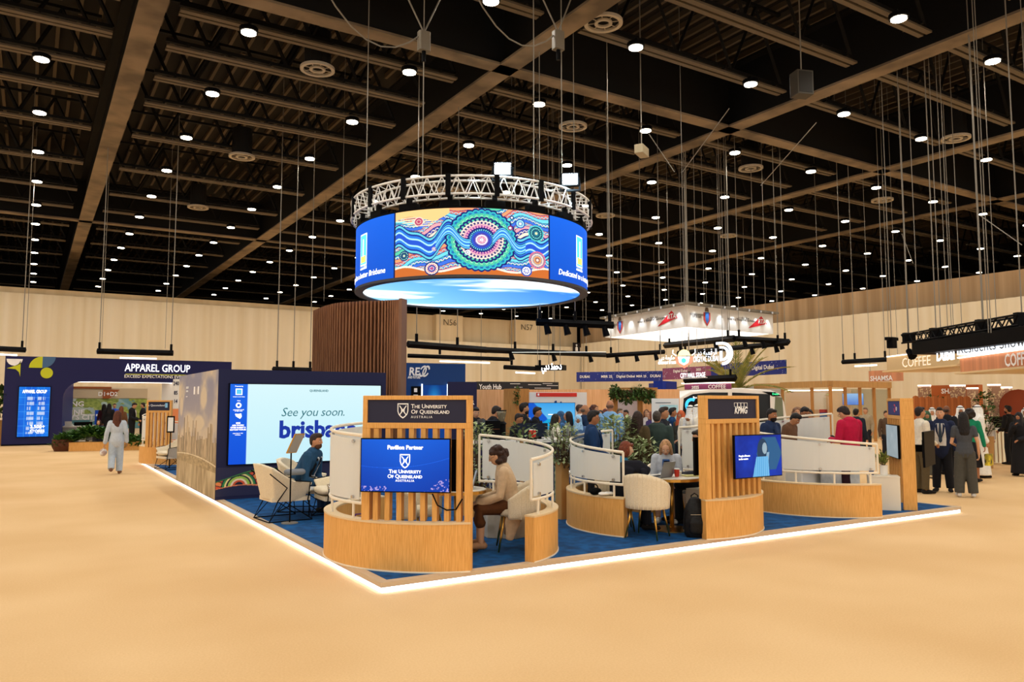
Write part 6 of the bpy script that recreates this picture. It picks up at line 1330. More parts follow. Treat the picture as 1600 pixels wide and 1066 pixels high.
def person(loc, face, lab, H_=1.75, fem=0, v=.02, lean=0., sit=False, L='down', R='down', legs=None, yaw=0., pitch=0., top='shirt', tc='#ffffff', shirt=None, tie=None, bot='trousers', bc='#22242c', shoe='#1a1614', hair='short', hc='#1c1512', skin='#c8946f', sleeve=1., hem=None, beard=None, glasses=False, lanyard=None, extra=None, seat=.5, wide=1., flare=0.):
    k = H_ / 1.75; t = thing('person', lab, 'person', loc, face - 90)
    ph = seat + .07 if sit else .93; cl, sl = math.cos(rad(lean)), math.sin(rad(lean))
    def T(p):
        y, z = p[1], p[2] - .93; return Vector((p[0], y * cl + z * sl, (z * cl - y * sl + ph if not sit else (z * cl - y * sl) + ph))) * k if not sit else Vector((p[0] * k, (y * cl + z * sl) * k, (z * cl - y * sl) * k + ph))
    def Q(p): return Vector(p) * k if not sit else Vector((p[0] * k, p[1] * k, p[2]))
    sw = (.165 if fem else .19) * wide
    if legs is None: legs = {'L': ((-.12, .44, seat + .05), (-.11, .42, .09)), 'R': ((.12, .44, seat + .05), (.12, .44, .09))} if sit else {'L': ((-.11, .02, .50), (-.13, -.02, .085)), 'R': ((.10, .02, .50), (.12, -.01, .085))}
    def arm(sd, a):
        e, w_ = ARMS[a] if isinstance(a, str) else a; s_ = -1 if sd == 'L' else 1
        f = (lambda p: T((p[0] * s_ * (.93 if fem else 1), p[1], p[2]))); return T((s_ * sw, 0, 1.405)), f(e), f(w_)
    hm = Matrix.Rotation(rad(yaw), 3, 'Z') @ Matrix.Rotation(-rad(pitch + lean * .6), 3, 'X')
    nk = T((0, -.005, 1.46)); hc_ = nk + hm @ Vector((0, .02, .165)) * k
    def HP(p): return hc_ + hm @ (Vector(p) * k)
    b = MB(); g = .9 if fem else 1.
    TOR = [((0, 0, .90), .165 if fem else .155, .115), ((0, .0, 1.0), .145 if fem else .15, .11), ((0, .005, 1.12), .12 if fem else .145, .095), ((0, .01, 1.25), .14 * (1 if fem else 1.1), .115 if fem else .11), ((0, 0, 1.37), sw * .93, .09), ((0, -.005, 1.43), sw * .6, .07)]
    TOR = [(p, rx * wide, ry * wide) for p, rx, ry in TOR]
    X_ = (1, 0, 0)
    b.sweep([(T(p), rx * k, ry * k) for p, rx, ry in TOR], 12, 1, side=X_)
    b.tube(T((0, -.01, 1.40)), HP((0, -.015, -.04)), .052 * g * k, .05 * g * k, 10)
    b.ell(hc_, .076 * k, .094 * k, .112 * k, 14, 10, hm); b.ell(HP((0, .024, -.052)), .056 * k, .066 * k, .064 * k, 12, 8, hm)
    b.sweep([(HP((0, .088, .02)), .008 * k, .01 * k), (HP((0, .108, -.022)), .015 * k, .012 * k)], 8, 1, side=hm @ Vector(X_))
    for s_ in (-1, 1): b.ell(HP((s_ * .077, -.002, -.008)), .01 * k, .02 * k, .03 * k, 6, 5, hm)
    arms = {}
    fr = max(.0085, v * .62)
    for sd, a in (('L', L), ('R', R)):
        s0, e0, w0 = arm(sd, a); arms[sd] = (s0, e0, w0); b.sweep([(s0, .052 * g * k, .052 * g * k), (e0, .04 * g * k, .04 * g * k), (w0, .027 * k, .027 * k)], 9, 1)
        d = (w0 - e0).normalized(); sv = Vector((0, 0, 1)).cross(d) if abs(d.z) < .8 else Vector((0, 1, 0)); sv = (sv - d * sv.dot(d)).normalized(); nv = d.cross(sv); nv = -nv if nv.z > 0 else nv
        b.sweep([(w0, .028 * k, .02 * k), (w0 + d * .05 * k, .038 * k, .016 * k), (w0 + d * .085 * k, .038 * k, .015 * k)], 8, 1, side=sv)
        for i in range(4):
            o_ = w0 + d * .085 * k + sv * (i - 1.5) * .021 * k; ln = (.07, .08, .075, .058)[i] * k
            b.sweep([(o_, fr, fr), (o_ + (d * .9 + nv * .3) * ln * .55, fr * .95, fr * .95), (o_ + (d * .7 + nv * .75) * ln * .95, fr * .85, fr * .85)], 6, 1)
        ts = 1 if sd == 'L' else -1
        b.sweep([(w0 + d * .03 * k + sv * ts * .03 * k, fr * 1.2, fr * 1.2), (w0 + d * .07 * k + sv * ts * .058 * k, fr, fr), (w0 + d * .1 * k + sv * ts * .062 * k + nv * .01, fr * .85, fr * .85)], 6, 1)
    LG = {}
    for sd in 'LR':
        kn, an = legs[sd]; s_ = -1 if sd == 'L' else 1; h0 = Vector((s_ * .09 * k, 0, ph * (1 if sit else k))); kn, an = Q(kn), Q(an); LG[sd] = (h0, kn, an)
        mid = kn * .5 + an * .5 + (kn - h0).normalized() * 0; b.sweep([(h0, .085 * k, .085 * k), (kn, .056 * k, .056 * k), (kn * .65 + an * .35 - Vector((0, .012, 0)), .055 * k, .055 * k), (an, .036 * k, .038 * k)], 10, 1)
    sk = skinm(skin); body = part(b, 'body', sk, t, vox=v)
    tm = cloth(tc); i_ = .016
    def sleeves(mb, fr_, inf=.014, taper=1.):
        for sd in 'LR':
            s0, e0, w0 = arms[sd]
            if fr_ >= 1: st = [(s0, .06 * g * k + inf, .06 * g * k + inf), (e0, .046 * g * k + inf, .046 * g * k + inf), (w0 - (w0 - e0).normalized() * .01, (.036 * k + inf) * taper, (.036 * k + inf) * taper)]
            else: e1 = s0 + (e0 - s0) * min(1, fr_ * 2); st = [(s0, .06 * g * k + inf, .06 * g * k + inf), (e1, .05 * g * k + inf, .05 * g * k + inf)]
            mb.sweep(st, 9, 1)
    def torso(mb, inf, zlow, flr=0., ztop=1.44):
        st = []
        for p, rx, ry in TOR:
            if p[2] > ztop: continue
            st.append((T(p), rx * k + inf, ry * k + inf))
        if zlow < .9:
            lo = T((0, -.0, zlow)) if not sit else T((0, 0, max(zlow, .8))); st = [(lo, .166 * k * wide + inf * .7 + (flr if top == 'robe' else 0), .112 * k + inf * .7)] + st
        mb.sweep(st, 14, 1, side=X_)
    if top in ('shirt', 'tee', 'blouse', 'jacket', 'cardigan', 'robe'):
        m1 = MB(); inf = {'shirt': .016, 'tee': .015, 'blouse': .02, 'jacket': .03, 'cardigan': .03, 'robe': .03}[top]; zl = hem if hem is not None else {'jacket': .82, 'cardigan': .7, 'robe': .9}.get(top, .88)
        torso(m1, inf, zl, flare); sleeves(m1, sleeve, .012 + (.008 if inf > .02 else 0), 1.25 if top in ('robe', 'cardigan') else 1.)
        if top == 'robe': m1.sweep([(T((0, 0, 1.1)), .17 * k, .13 * k), (Vector((0, 0, .9 * k)), .2 * k, .15 * k), (Vector((0, 0, .5 * k)), .235 * k, .19 * k), (Vector((0, 0, .07)), .27 * k, .23 * k)], 16, 0, side=X_)
        if top in ('jacket', 'shirt'):  m1.sweep([(T((0, -.01, 1.42)), .07 * k, .068 * k), (T((0, -.012, 1.475)), .064 * k, .062 * k)], 10, 0, side=X_)
        part(m1, {'robe': 'long_robe', 'tee': 't_shirt'}.get(top, top), tm, t, vox=v)
        def front(poly, y_, name, m_, th=.012):
            mb = MB(); vs = []
            for x, z in poly:
                i = 0
                while i < len(TOR) - 2 and TOR[i + 1][0][2] < z: i += 1
                f = min(1, max(0, (z - TOR[i][0][2]) / (TOR[i + 1][0][2] - TOR[i][0][2]))); ry = TOR[i][2] * (1 - f) + TOR[i + 1][2] * f; rx = TOR[i][1] * (1 - f) + TOR[i + 1][1] * f; yy = (ry + (inf + y_) / k) * math.sqrt(max(.05, 1 - (x / (rx + .03)) ** 2)) + .005
                vs += [T((x, yy, z)), T((x, yy - .03, z))]
            n = len(poly); mb.add(vs, [tuple(2 * i for i in range(n))[::-1], tuple(2 * i + 1 for i in range(n))] + [(2 * i, 2 * ((i + 1) % n), 2 * ((i + 1) % n) + 1, 2 * i + 1) for i in range(n)]); return part(mb, name, m_, t)
        if shirt:
            wv = .045 if top == 'jacket' else .07
            for (x0, z0_), (x1, z1_) in (((0, 1.42), (0, 1.33)), ((0, 1.33), (0, 1.22)), ((0, 1.22), (0, 1.1)),):
                hw = {1.42: .055, 1.33: .06, 1.22: .045, 1.1: .012}
                if wide > 1.01 or (top == 'jacket' and flare > 0): hw = {1.42: .07, 1.33: .09, 1.22: .1, 1.1: .105}
                front([(-hw[z0_], z0_), (hw[z0_], z0_), (hw[z1_], z1_), (-hw[z1_], z1_)], .034, 'shirt_front', cloth(shirt))
            if top == 'jacket' and flare > 0: front([(-.105, 1.1), (.105, 1.1), (.1, .96), (-.1, .96)], .034, 'shirt_front', cloth(shirt))
            if top == 'jacket':
                for s_ in (-1, 1): front([(s_ * .05, 1.43), (s_ * .09, 1.36), (s_ * .075, 1.25), (s_ * .02, 1.1), (s_ * .045, 1.25)], .04, 'lapel', tm)
        if tie: front([(-.018, 1.42), (.018, 1.42), (.026, 1.2), (.03, 1.05), (0, 1.02), (-.03, 1.05), (-.026, 1.2)], .046, 'tie', cloth(tie))
        if lanyard:
            for s_ in (-1, 1): front([(s_ * .075, 1.44), (s_ * .065, 1.44), (s_ * .0 - .004, 1.14), (s_ * .0 + .006, 1.14)], .048, 'lanyard', cloth(lanyard))
            front([(-.04, 1.14), (.04, 1.14), (.04, 1.03), (-.04, 1.03)], .052, 'name_badge', mat('badge', '#dfe3ea', .4))
    if bot == 'trousers':
        m1 = MB(); m1.sweep([(T((0, 0, .88)), .165 * k * wide, .125 * k * wide), (T((0, 0, 1.0)), .152 * k * wide, .12 * k * wide)], 12, 1, side=X_)
        for sd in 'LR':
            h0, kn, an = LG[sd]; w_ = .018 + flare * .5; m1.sweep([(h0, .092 * k + .01, .092 * k + .01), (kn, .062 * k + w_, .062 * k + w_), (an + (kn - an).normalized() * .0, .05 * k + w_, .05 * k + w_)], 11, 0)
        part(m1, 'trousers', cloth(bc), t, vox=v)
    elif bot == 'skirt':
        m1 = MB(); m1.sweep([(T((0, 0, 1.0)), .15 * k, .12 * k), (T((0, 0, .9)), .18 * k, .14 * k)], 12, 1, side=X_)
        if sit:
            for sd in 'LR': h0, kn, an = LG[sd]; m1.sweep([(h0, .115 * k, .11 * k), (kn, .095 * k, .09 * k), (kn * .6 + an * .4, .09 * k, .08 * k)], 10, 1)
            m1.sweep([((LG['L'][0] + LG['R'][0]) / 2, .16 * k, .1 * k), ((LG['L'][1] + LG['R'][1]) / 2, .15 * k, .085 * k)], 10, 1, side=X_)
        else: m1.sweep([(Vector((0, 0, .95 * k)), .17 * k, .14 * k), (Vector((0, 0, .35 * k)), .24 * k, .22 * k)], 14, 0, side=X_)
        part(m1, 'skirt', cloth(bc), t, vox=v)
    elif bot == 'shorts':
        m1 = MB(); m1.sweep([(T((0, 0, .88)), .17 * k, .13 * k), (T((0, 0, 1.0)), .15 * k, .12 * k)], 12, 1, side=X_)
        for sd in 'LR': h0, kn, an = LG[sd]; m1.sweep([(h0, .1 * k, .1 * k), (h0 * .3 + kn * .7, .09 * k, .085 * k)], 10, 1)
        part(m1, 'shorts', cloth(bc), t, vox=v)
    for sd in 'LR':
        h0, kn, an = LG[sd]; m1 = MB(); dz = an.z - .085 * (1 if sit else k); tip = an + Vector(((-.03 if sd == 'L' else .03), .17 * k, -.045 * k)); m1.sweep([(an + Vector((0, -.045 * k, -.035 * k)), .04 * k, .045 * k), (an + Vector((0, .05 * k, -.035 * k)), .045 * k, .046 * k), (tip, .04 * k, .028 * k)], 10, 1, side=X_); part(m1, 'shoe', cloth(shoe), t, smooth=True)
    # hair
    hmt = hairm(hc); m1 = MB(); E_ = lambda c, rx, ry, rz: m1.ell(HP(c), rx * k, ry * k, rz * k, 14, 10, hm)
    hv = v * .9
    if hair in ('short', 'top', 'bob', 'long', 'bun', 'curly', 'side'):
        E_((0, -.022, .028), .083, .094, .1)
        if hair in ('short', 'top'): E_((0, -.045, -.01), .077, .06, .075); E_((0, .045, .085), .058, .05, .032)
        if hair == 'top': E_((0, .03, .1), .055, .07, .035)
    if hair == 'bob': E_((0, -.04, -.02), .092, .085, .1); E_((-.07, -.0, -.04), .028, .06, .09); E_((.07, -.0, -.04), .028, .06, .09); E_((0, .07, .075), .065, .025, .035)
    if hair == 'long':
        for s_ in (-1, 1): m1.sweep([(HP((s_ * .06, .0, .04)), .035 * k, .06 * k), (HP((s_ * .078, -.02, -.1)), .03 * k, .06 * k), (HP((s_ * .085, -.05, -.26)), .035 * k, .045 * k)], 10, 1, side=hm @ Vector(X_))
        m1.sweep([(HP((0, -.06, .02)), .085 * k, .06 * k), (HP((0, -.09, -.12)), .095 * k, .045 * k), (HP((0, -.11, -.3)), .1 * k, .035 * k), (HP((0, -.1, -.4)), .06 * k, .025 * k)], 12, 1, side=hm @ Vector(X_))
    if hair == 'bun': E_((0, -.11, .04), .045, .045, .045)
    if hair == 'curly':
        random.seed(4)
        for i in range(62):
            a_ = random.uniform(0, 2 * PI); e_ = random.uniform(-.9, 1.5); c = Vector((math.cos(a_) * math.cos(e_) * .108, math.sin(a_) * math.cos(e_) * .115 - .035, math.sin(e_) * .115 - .005))
            if c.y > .045 and c.z < .075: continue
            r_ = random.uniform(.024, .04); m1.ell(HP(c), r_ * k, r_ * k, r_ * k, 7, 5)
        E_((0, -.05, -.04), .095, .085, .11)
    if hair in ('ghutra', 'hijab'):
        E_((0, -.015, .03), .092, .108, .105); m1.sweep([(HP((0, -.045, .05)), .09 * k, .07 * k), (HP((0, -.05, -.08)), .1 * k, .085 * k), (T((0, -.03, 1.42)), .16 * k, .12 * k), (T((0, -.04, 1.22 if hair == 'ghutra' else 1.32)), .2 * k, .13 * k)], 14, 0, side=X_)
        for s_ in (-1, 1): m1.sweep([(HP((s_ * .075, .02, .04)), .02 * k, .06 * k), (HP((s_ * .082, .03, -.1)), .025 * k, .06 * k), (T((s_ * .1, .06, 1.36)), .04 * k, .05 * k)], 8, 1, side=X_)
        if hair == 'hijab': m1.sweep([(HP((0, .02, -.11)), .075 * k, .075 * k), (T((0, .02, 1.4)), .12 * k, .11 * k)], 12, 1, side=X_)
    if hair != 'bald':
        part(m1, {'ghutra': 'headscarf', 'hijab': 'headscarf'}.get(hair, 'hair'), hmt, t, vox=hv)
    if hair == 'bald': m1 = MB(); m1.ell(HP((0, -.04, -.015)), .079 * k, .06 * k, .05 * k, 12, 8, hm); part(m1, 'hair', hmt, t, smooth=True)
    if hair == 'ghutra' and tc != '#f4f0e8': pass
    if hair == 'ghutra': m1 = MB(); m1.path([HP((.085 * math.cos(2 * PI * i / 16), .1 * math.sin(2 * PI * i / 16) - .02, .085)) for i in range(16)], .011 * k, 6, closed=True); part(m1, 'head_cord', BLACK, t)
    if beard: m1 = MB(); m1.ell(HP((0, .035, -.07)), .062 * k, .065 * k, .055 * k, 12, 8, hm); m1.ell(HP((0, .083, -.045)), .03 * k, .018 * k, .01 * k, 8, 6, hm); part(m1, 'beard', cloth(beard), t, smooth=True)
    # face
    for s_ in (-1, 1):
        m1 = MB(); m1.ell(HP((s_ * .03, .083, .006)), .014 * k, .008 * k, .007 * k, 8, 6, hm); e = part(m1, 'eye', EYEW, t, smooth=True); m1 = MB(); m1.ell(HP((s_ * .03, .088, .006)), .006 * k, .005 * k, .006 * k, 8, 6, hm); part(m1, 'iris', EYED, e, smooth=True)
        m1 = MB(); m1.sweep([(HP((s_ * .014, .089, .026)), .004 * k, .004 * k), (HP((s_ * .046, .08, .027)), .003 * k, .003 * k)], 5, 1); part(m1, 'eyebrow', cloth(hc if hair not in ('ghutra', 'hijab') else '#241a14'), t)
    m1 = MB(); m1.ell(HP((0, .087, -.06)), .022 * k, .008 * k, .006 * k, 8, 6, hm); part(m1, 'mouth', LIP, t, smooth=True)
    if glasses:
        m1 = MB()
        for s_ in (-1, 1): m1.path([HP((s_ * .033 + .023 * math.cos(2 * PI * i / 10), .098, .004 + .018 * math.sin(2 * PI * i / 10))) for i in range(10)], .0022 * k, 4, closed=True); m1.tube(HP((s_ * .056, .097, .008)), HP((s_ * .078, .0, .008)), .002 * k, n=4)
        part(m1, 'glasses', BLACK, t)
    if extra: extra(t, T, HP, arms, LG, k)
    return t
def stand(px, D, turn, lab, z=PZ, **kw):
    p = B(px, D); z = PZ if PX0 < p.x < PX1 and PY0 < p.y < PY1 else 0; return person((p.x, p.y, z), face_px(px, turn), lab, **kw)
def phone(t, T, HP, arms, LG, k):
    w0 = arms['R'][2]; e0 = arms['R'][1]; d = (w0 - e0).normalized(); c = w0 + d * .1; m1 = MB(); m1.box(-.036, .036, -.075, .075, 0, .009); o = m1.build('phone', BLACK); o.parent = None
    R_ = t.rotation_euler.to_matrix().to_4x4(); o.matrix_world = Matrix.Translation(t.location) @ R_ @ Matrix.Translation(c + Vector((0, .0, .03))) @ Matrix.Rotation(rad(25), 4, 'X'); tag(o, 'dark phone held by the ' + t['label'], 'phone')
    o['label'] = ('dark phone held by ' + phone.who)[:90]
phone.who = ''

# the seated ones
def cardi(t, T, HP, arms, LG, k):
    m1 = MB(); h = T((0, -.06, .95)); m1.sweep([(h + Vector((.15, .03, .0)), .07, .025), (h + Vector((.2, .08, -.2)), .065, .022), (h + Vector((.22, .12, -.4)), .035, .015)], 10, 1, side=(0, 1, 0)); m1.sweep([(h + Vector((-.13, .03, .0)), .09, .035), (h + Vector((-.17, .06, -.2)), .1, .03), (h + Vector((-.18, .1, -.4)), .05, .018)], 10, 1, side=(0, 1, 0))
    part(m1, 'cardigan_tail', cloth('#d3b592'), t, vox=.013)
person(Z(cw + Vector((math.cos(rad(152)), math.sin(rad(152)), 0)) * .04), 152, 'seated woman in a beige cardigan typing on a laptop in the corner pod', H_=1.6, fem=1, v=.010, lean=15, sit=True, L='type', R='type', pitch=16, top='cardigan', tc='#d3b592', hem=.82, bot='skirt', bc='#5a3418', shoe='#b98a64', hair='curly', hc='#2c1a12', skin='#d6a27c', glasses=True, extra=cardi, seat=.44)
mp = B(468, 13.1)
person(Z(mp), face_px(486, -22), 'seated man in a blue suit leaning forward with clasped hands in the lounge', H_=1.8, v=.011, lean=30, sit=True, L=((.26, .16, 1.10), (.05, .40, 1.06)), R=((.26, .16, 1.10), (.04, .40, 1.06)), yaw=-8, pitch=-14, top='jacket', tc='#234a6c', shirt='#15161c', lanyard='#e4e6ea', bot='trousers', bc='#1c2f4c', hair='top', hc='#2a1d16', skin='#c48a66', beard='#5c3a28', wide=1.12, seat=.42)
rp = B(962, 10.95)
person(Z(rp), face_px(972, 5), 'seated red-haired woman in a blue patterned top typing at the round table', H_=1.6, fem=1, v=.011, lean=12, sit=True, L='type', R='type', pitch=4, yaw=-4, top='blouse', tc='#2f7a9c', bot='trousers', bc='#17181f', hair='bob', hc='#5e2a16', skin='#dcae8c', seat=.42)
def draped(p, rz):
    t = thing('draped_blazer', 'black blazer draped over the back of the cream chair by the round table', 'jacket', p, rz); m1 = MB(); m1.sweep([((-.2, -.02, .0), .035, .05), ((-.1, .0, .05), .035, .09), ((.1, .0, .05), .035, .09), ((.22, -.03, -.02), .035, .07)], 10, 1, side=(0, 1, 0)); m1.sweep([((-.12, -.045, .03), .16, .025), ((-.16, -.05, -.2), .17, .03), ((-.2, -.05, -.38), .12, .03)], 12, 1, side=(1, 0, 0)); part(m1, 'blazer_body', cloth('#191a24'), t, vox=.013)
    m1 = MB(); m1.sweep([((.15, -.05, .0), .05, .035), ((.2, -.07, -.2), .045, .03)], 8, 1, side=(1, 0, 0)); part(m1, 'sleeve', cloth('#191a24'), t, vox=.012)
cq = B(985, 10.72); draped(Z(cq, PZ + .84), face_px(985, 15))
def tabl(t, T, HP, arms, LG, k): pass
person(Z(B(1040, 12.0)), face_px(1040, -92), 'seated blonde woman in a pale denim jacket looking down at her phone', H_=1.66, fem=1, v=.011, lean=14, sit=True, L='type', R=((.22, .12, 1.12), (.07, .3, 1.2)), pitch=30, top='cardigan', tc='#c5cad2', shirt='#3a5f9a', bot='shorts', bc='#39414f', shoe='#e4e0d8', hair='long', hc='#96704c', skin='#dba888', seat=.42, hem=.88)
o = MB().box(-.036, .036, -.075, .075, 0, .009).build('phone', BLACK); o.location = B(1040, 11.6, PZ + .86); o.rotation_euler = (rad(-35), 0, rad(face_px(1040, -92) + 90)); tag(o, 'dark phone in the hands of the blonde woman', 'phone')
person(Z(B(1100, 11.75)), face_px(1100, 195), 'person in black trousers sitting mostly hidden behind the middle sign', H_=1.72, v=.014, lean=4, sit=True, L='type', R='front', pitch=10, top='shirt', tc='#2b2c34', bot='trousers', bc='#15161a', hair='short', hc='#221812', seat=.5)
phone.who = 'the man in the red jacket'
stand(1326, 14.5, 140, 'standing man in a crimson jacket looking down at his phone in the right pod', H_=1.74, v=.011, L=((.26, .02, 1.12), (.12, .3, 1.12)), R=((.26, .02, 1.12), (.1, .28, 1.12)), pitch=34, top='jacket', tc='#b8123e', hem=.8, bot='trousers', bc='#2c0f18', hair='top', hc='#1c110d', skin='#c99270', extra=phone, glasses=True, wide=1.05)
# crowd on the platform behind the bar and the planting
stand(743, 16.6, -60, 'waiter with short dark hair and a red tie behind the left end of the bar', H_=1.68, L='front', R='front', pitch=15, yaw=-15, top='jacket', tc='#171b22', shirt='#e8e8ec', tie='#9c2238', bc='#15171c', skin='#d8a480')
stand(771, 15.8, 20, 'man in a dark jacket turned away to the right behind the coffee machine', H_=1.71, L='front', R='front', pitch=18, top='jacket', tc='#14151a', bc='#15171c', skin='#c08a66')
stand(803, 15.4, -25, 'man with cropped hair in black bending low by the coffee grinder', H_=1.56, L='front', R='front', lean=8, pitch=8, top='shirt', tc='#17181d', bc='#15171c', skin='#a8734e')
stand(818, 16.2, 10, 'tall bearded man in black with a white lanyard behind the bar', H_=1.76, L='front', R='down', top='jacket', tc='#14151a', shirt='#24252c', lanyard='#e4e6ea', beard='#2a1a12', skin='#b88460', hc='#16100d', hair='top')
stand(837, 16.7, -5, 'man with neat dark hair in profile in front of the big blue television', H_=1.68, top='jacket', tc='#14151a', shirt='#f0f0f0', bc='#15171c', skin='#b67f5a', pitch=8)
stand(867, 15.0, 8, 'woman in a white blazer with long black hair beside the bar', H_=1.55, fem=1, L='front', R='front', top='jacket', tc='#e6e0d4', bc='#16171c', hair='long', hc='#17100d', skin='#b27c58', pitch=5)
stand(876, 17.5, 15, 'woman in a blue headscarf behind the white-blazered woman', H_=1.57, fem=1, top='blouse', tc='#4c7ab0', hair='hijab', hc='#27496e', bc='#2a2c38', skin='#c08a68', L='front')
stand(888, 16.6, 178, 'woman with black shoulder-length hair and grey top facing left by the bar', H_=1.58, fem=1, top='blouse', tc='#8a8c88', hair='long', hc='#141016', bc='#2a2c38', skin='#c08a68')
stand(903, 16.5, -90, 'small woman in a pale blue headscarf half hidden by the olive bush', H_=1.5, fem=1, top='robe', tc='#4a6a98', hair='hijab', hc='#8ab0d8', bot='none', skin='#b27c58')
stand(905, 20, 0, 'man with white shirt behind the balding man left of the crowd', H_=1.72, top='shirt', tc='#e8e2d8', hair='short', hc='#3a2c24', skin='#c08a66')
stand(913, 16.8, 20, 'balding man in a dark suit behind the man with spiky hair', H_=1.73, top='jacket', tc='#1d3350', shirt='#e8e8ec', hair='bald', hc='#5a4a3e', skin='#b67f5a')
stand(924, 12.0, 5, 'young man in a dark blue suit with spiky hair and glasses behind the middle screen', H_=1.64, v=.014, top='jacket', tc='#16355f', shirt='#c8d4e8', hair='top', hc='#120d0c', skin='#a8714e', glasses=True, L='front', R='front', pitch=6)
stand(929, 20.5, -30, 'woman with brown bun at the back of the crowd', H_=1.7, fem=1, hair='curly', hc='#4a2818', top='blouse', tc='#7a4a3a', skin='#c08a66')
stand(938, 17, -100, 'woman with dark hair and white top looking towards the aisle', H_=1.6, fem=1, hair='long', hc='#20130e', top='blouse', tc='#e8e2d8', skin='#b47c58')
stand(946, 19, -60, 'person with auburn hair between the crowd and the man in light blue', H_=1.62, fem=1, hair='bob', hc='#6c3520', top='blouse', tc='#a88a6a', skin='#c08a66')
stand(953, 16.6, 80, 'bald man in a light blue shirt seen from behind', H_=1.83, top='shirt', tc='#7fb0de', hair='bald', hc='#6a4c3a', skin='#b57c5c', wide=1.1, bc='#2a2c38')
stand(968, 23, -50, 'person in a cream top beside the man in a black t-shirt', H_=1.7, top='shirt', tc='#d8cfa8', hair='short', hc='#5a4a38', skin='#c89a78')
stand(978, 22.5, -120, 'man in a black t-shirt standing under the pergola', H_=1.66, top='tee', tc='#15161a', sleeve=.4, bc='#1c2038', skin='#a8714e', L='hip')
stand(996, 13.4, 60, 'woman with very long dark brown hair in a brown coat seen from behind', H_=1.62, fem=1, v=.014, top='cardigan', tc='#4f4128', hair='long', hc='#25160f', bc='#33291c', hem=.6, flare=.03, bot='trousers')
stand(1010, 24, -100, 'woman in a white and navy top behind the long-haired woman', H_=1.66, fem=1, top='blouse', tc='#dcd6d0', hair='long', hc='#5a3a26', bc='#1f2c5c', skin='#c89a78')
stand(1016, 22, -150, 'person with red-brown hair in a purple top near the pergola', H_=1.62, fem=1, top='blouse', tc='#4a3a6c', hair='long', hc='#6a3a26', skin='#c89a78')
stand(1026, 13.6, 85, 'grey-haired man in a dark green suit seen from behind', H_=1.62, v=.014, top='jacket', tc='#31403c', hair='short', hc='#3a332e', bc='#262b2c', wide=1.15, skin='#c08a66')
stand(1036, 14.8, -20, 'man in a dark suit in profile beside the grey-haired man', H_=1.68, v=.016, top='jacket', tc='#1c1f28', shirt='#e4e4ea', hair='top', hc='#2a201a', bc='#1c1f28', skin='#b67f5a')
stand(1050, 19.8, 5, 'young man in a blue suit with folded arms in front of the white poster panel', H_=1.74, top='jacket', tc='#163a66', shirt='#dfe6ee', L='cross', R='cross', hair='top', hc='#14100e', bc='#163a66', skin='#a8714e')
stand(1064, 18.5, -120, 'woman with an orange headscarf and dark patterned top', H_=1.58, fem=1, top='blouse', tc='#4a4638', hair='hijab', hc='#b0522c', L='front', skin='#c08a66')
stand(1079, 17.5, 70, 'man in white robe and white headscarf seen from behind near the bus', H_=1.7, top='robe', tc='#efe4d0', hair='ghutra', hc='#f1e6d2', bot='none', skin='#a8714e')
stand(1090, 16.5, 170, 'man in white robe and headscarf facing left beside the middle sign', H_=1.72, top='robe', tc='#f0e6d4', hair='ghutra', hc='#f3e9d8', bot='none', beard='#2a1a12', R='chin', skin='#b67f5a')
stand(1203, 14.6, -35, 'bearded man in a navy shirt just right of the middle sign', H_=1.66, v=.016, top='jacket', tc='#1c2c4c', shirt='#2a3a5c', beard='#1c1210', hair='short', hc='#17100d', skin='#a06a48', pitch=8)
stand(1233, 15.2, -25, 'man with black hair bending his head behind the right pod screen', H_=1.62, v=.016, top='shirt', tc='#6a4a34', hair='top', hc='#120d0c', skin='#b67f5a', pitch=40)
stand(1246, 19, -90, 'woman with a light brown bun behind the men at the right screen', H_=1.75, fem=1, top='blouse', tc='#8a7a5c', hair='curly', hc='#6a4a34', skin='#c08a66')
stand(1254, 16, -60, 'man with glasses and wavy black hair looking down behind the screen', H_=1.7, v=.016, top='jacket', tc='#1f2228', hair='top', hc='#17110e', beard='#3a2a22', glasses=True, skin='#a06a48', pitch=22)
stand(1264, 18, -110, 'person in black holding up a phone behind the right pod', H_=1.72, top='shirt', tc='#1a1b20', hair='short', hc='#17110e', R='wave', skin='#a06a48')
stand(1337, 24, 60, 'dark-haired person watching the blue screen in the glass office', H_=1.7, top='jacket', tc='#1d2430', hair='short', hc='#17110e', z=0)
stand(1352, 30, -120, 'person in a beige top inside the glass office', H_=1.7, top='shirt', tc='#a8987c', hair='short', hc='#6a5444', z=0)
stand(1384, 27, -60, 'person in a brown top at the right edge of the glass office', H_=1.62, top='shirt', tc='#5a4634', hair='short', hc='#2a1c14', z=0)
# the aisle on the right
stand(1436, 18.1, 30, 'man in a white shirt and olive trousers behind the right corner sign', z=0, H_=1.78, v=.013, top='shirt', tc='#e6dcc8', bc='#5a4c32', R='front', L='front', hair='short', hc='#1c1310', skin='#b67f5a', wide=1.08)
stand(1468, 18.6, -95, 'smiling man in a navy suit and grey tie with dark trousers', z=0, H_=1.76, v=.012, top='jacket', tc='#1a2340', shirt='#e6e0d6', tie='#3a4654', bc='#15161c', flare=.02, hair='top', hc='#2a1d16', skin='#cf9a76', L='down', R='down', hem=.8)
def handbag(t, T, HP, arms, LG, k):
    w0 = arms['R'][2]; m1 = MB(); c = w0 + Vector((.07, .02, -.2)); m1.rbox(c.x - .06, c.x + .06, c.y - .2, c.y + .2, c.z - .24, c.z + .02, .04); o = m1.build('patterned_tote_bag', mat('black_yellow_pattern', '#e6cf3a', .7, kind='cloth', scale=9, c2='#17171a')); o.location = t.location; o.rotation_euler = t.rotation_euler; tag(o, 'black and yellow patterned bag held by the woman in green', 'bag')
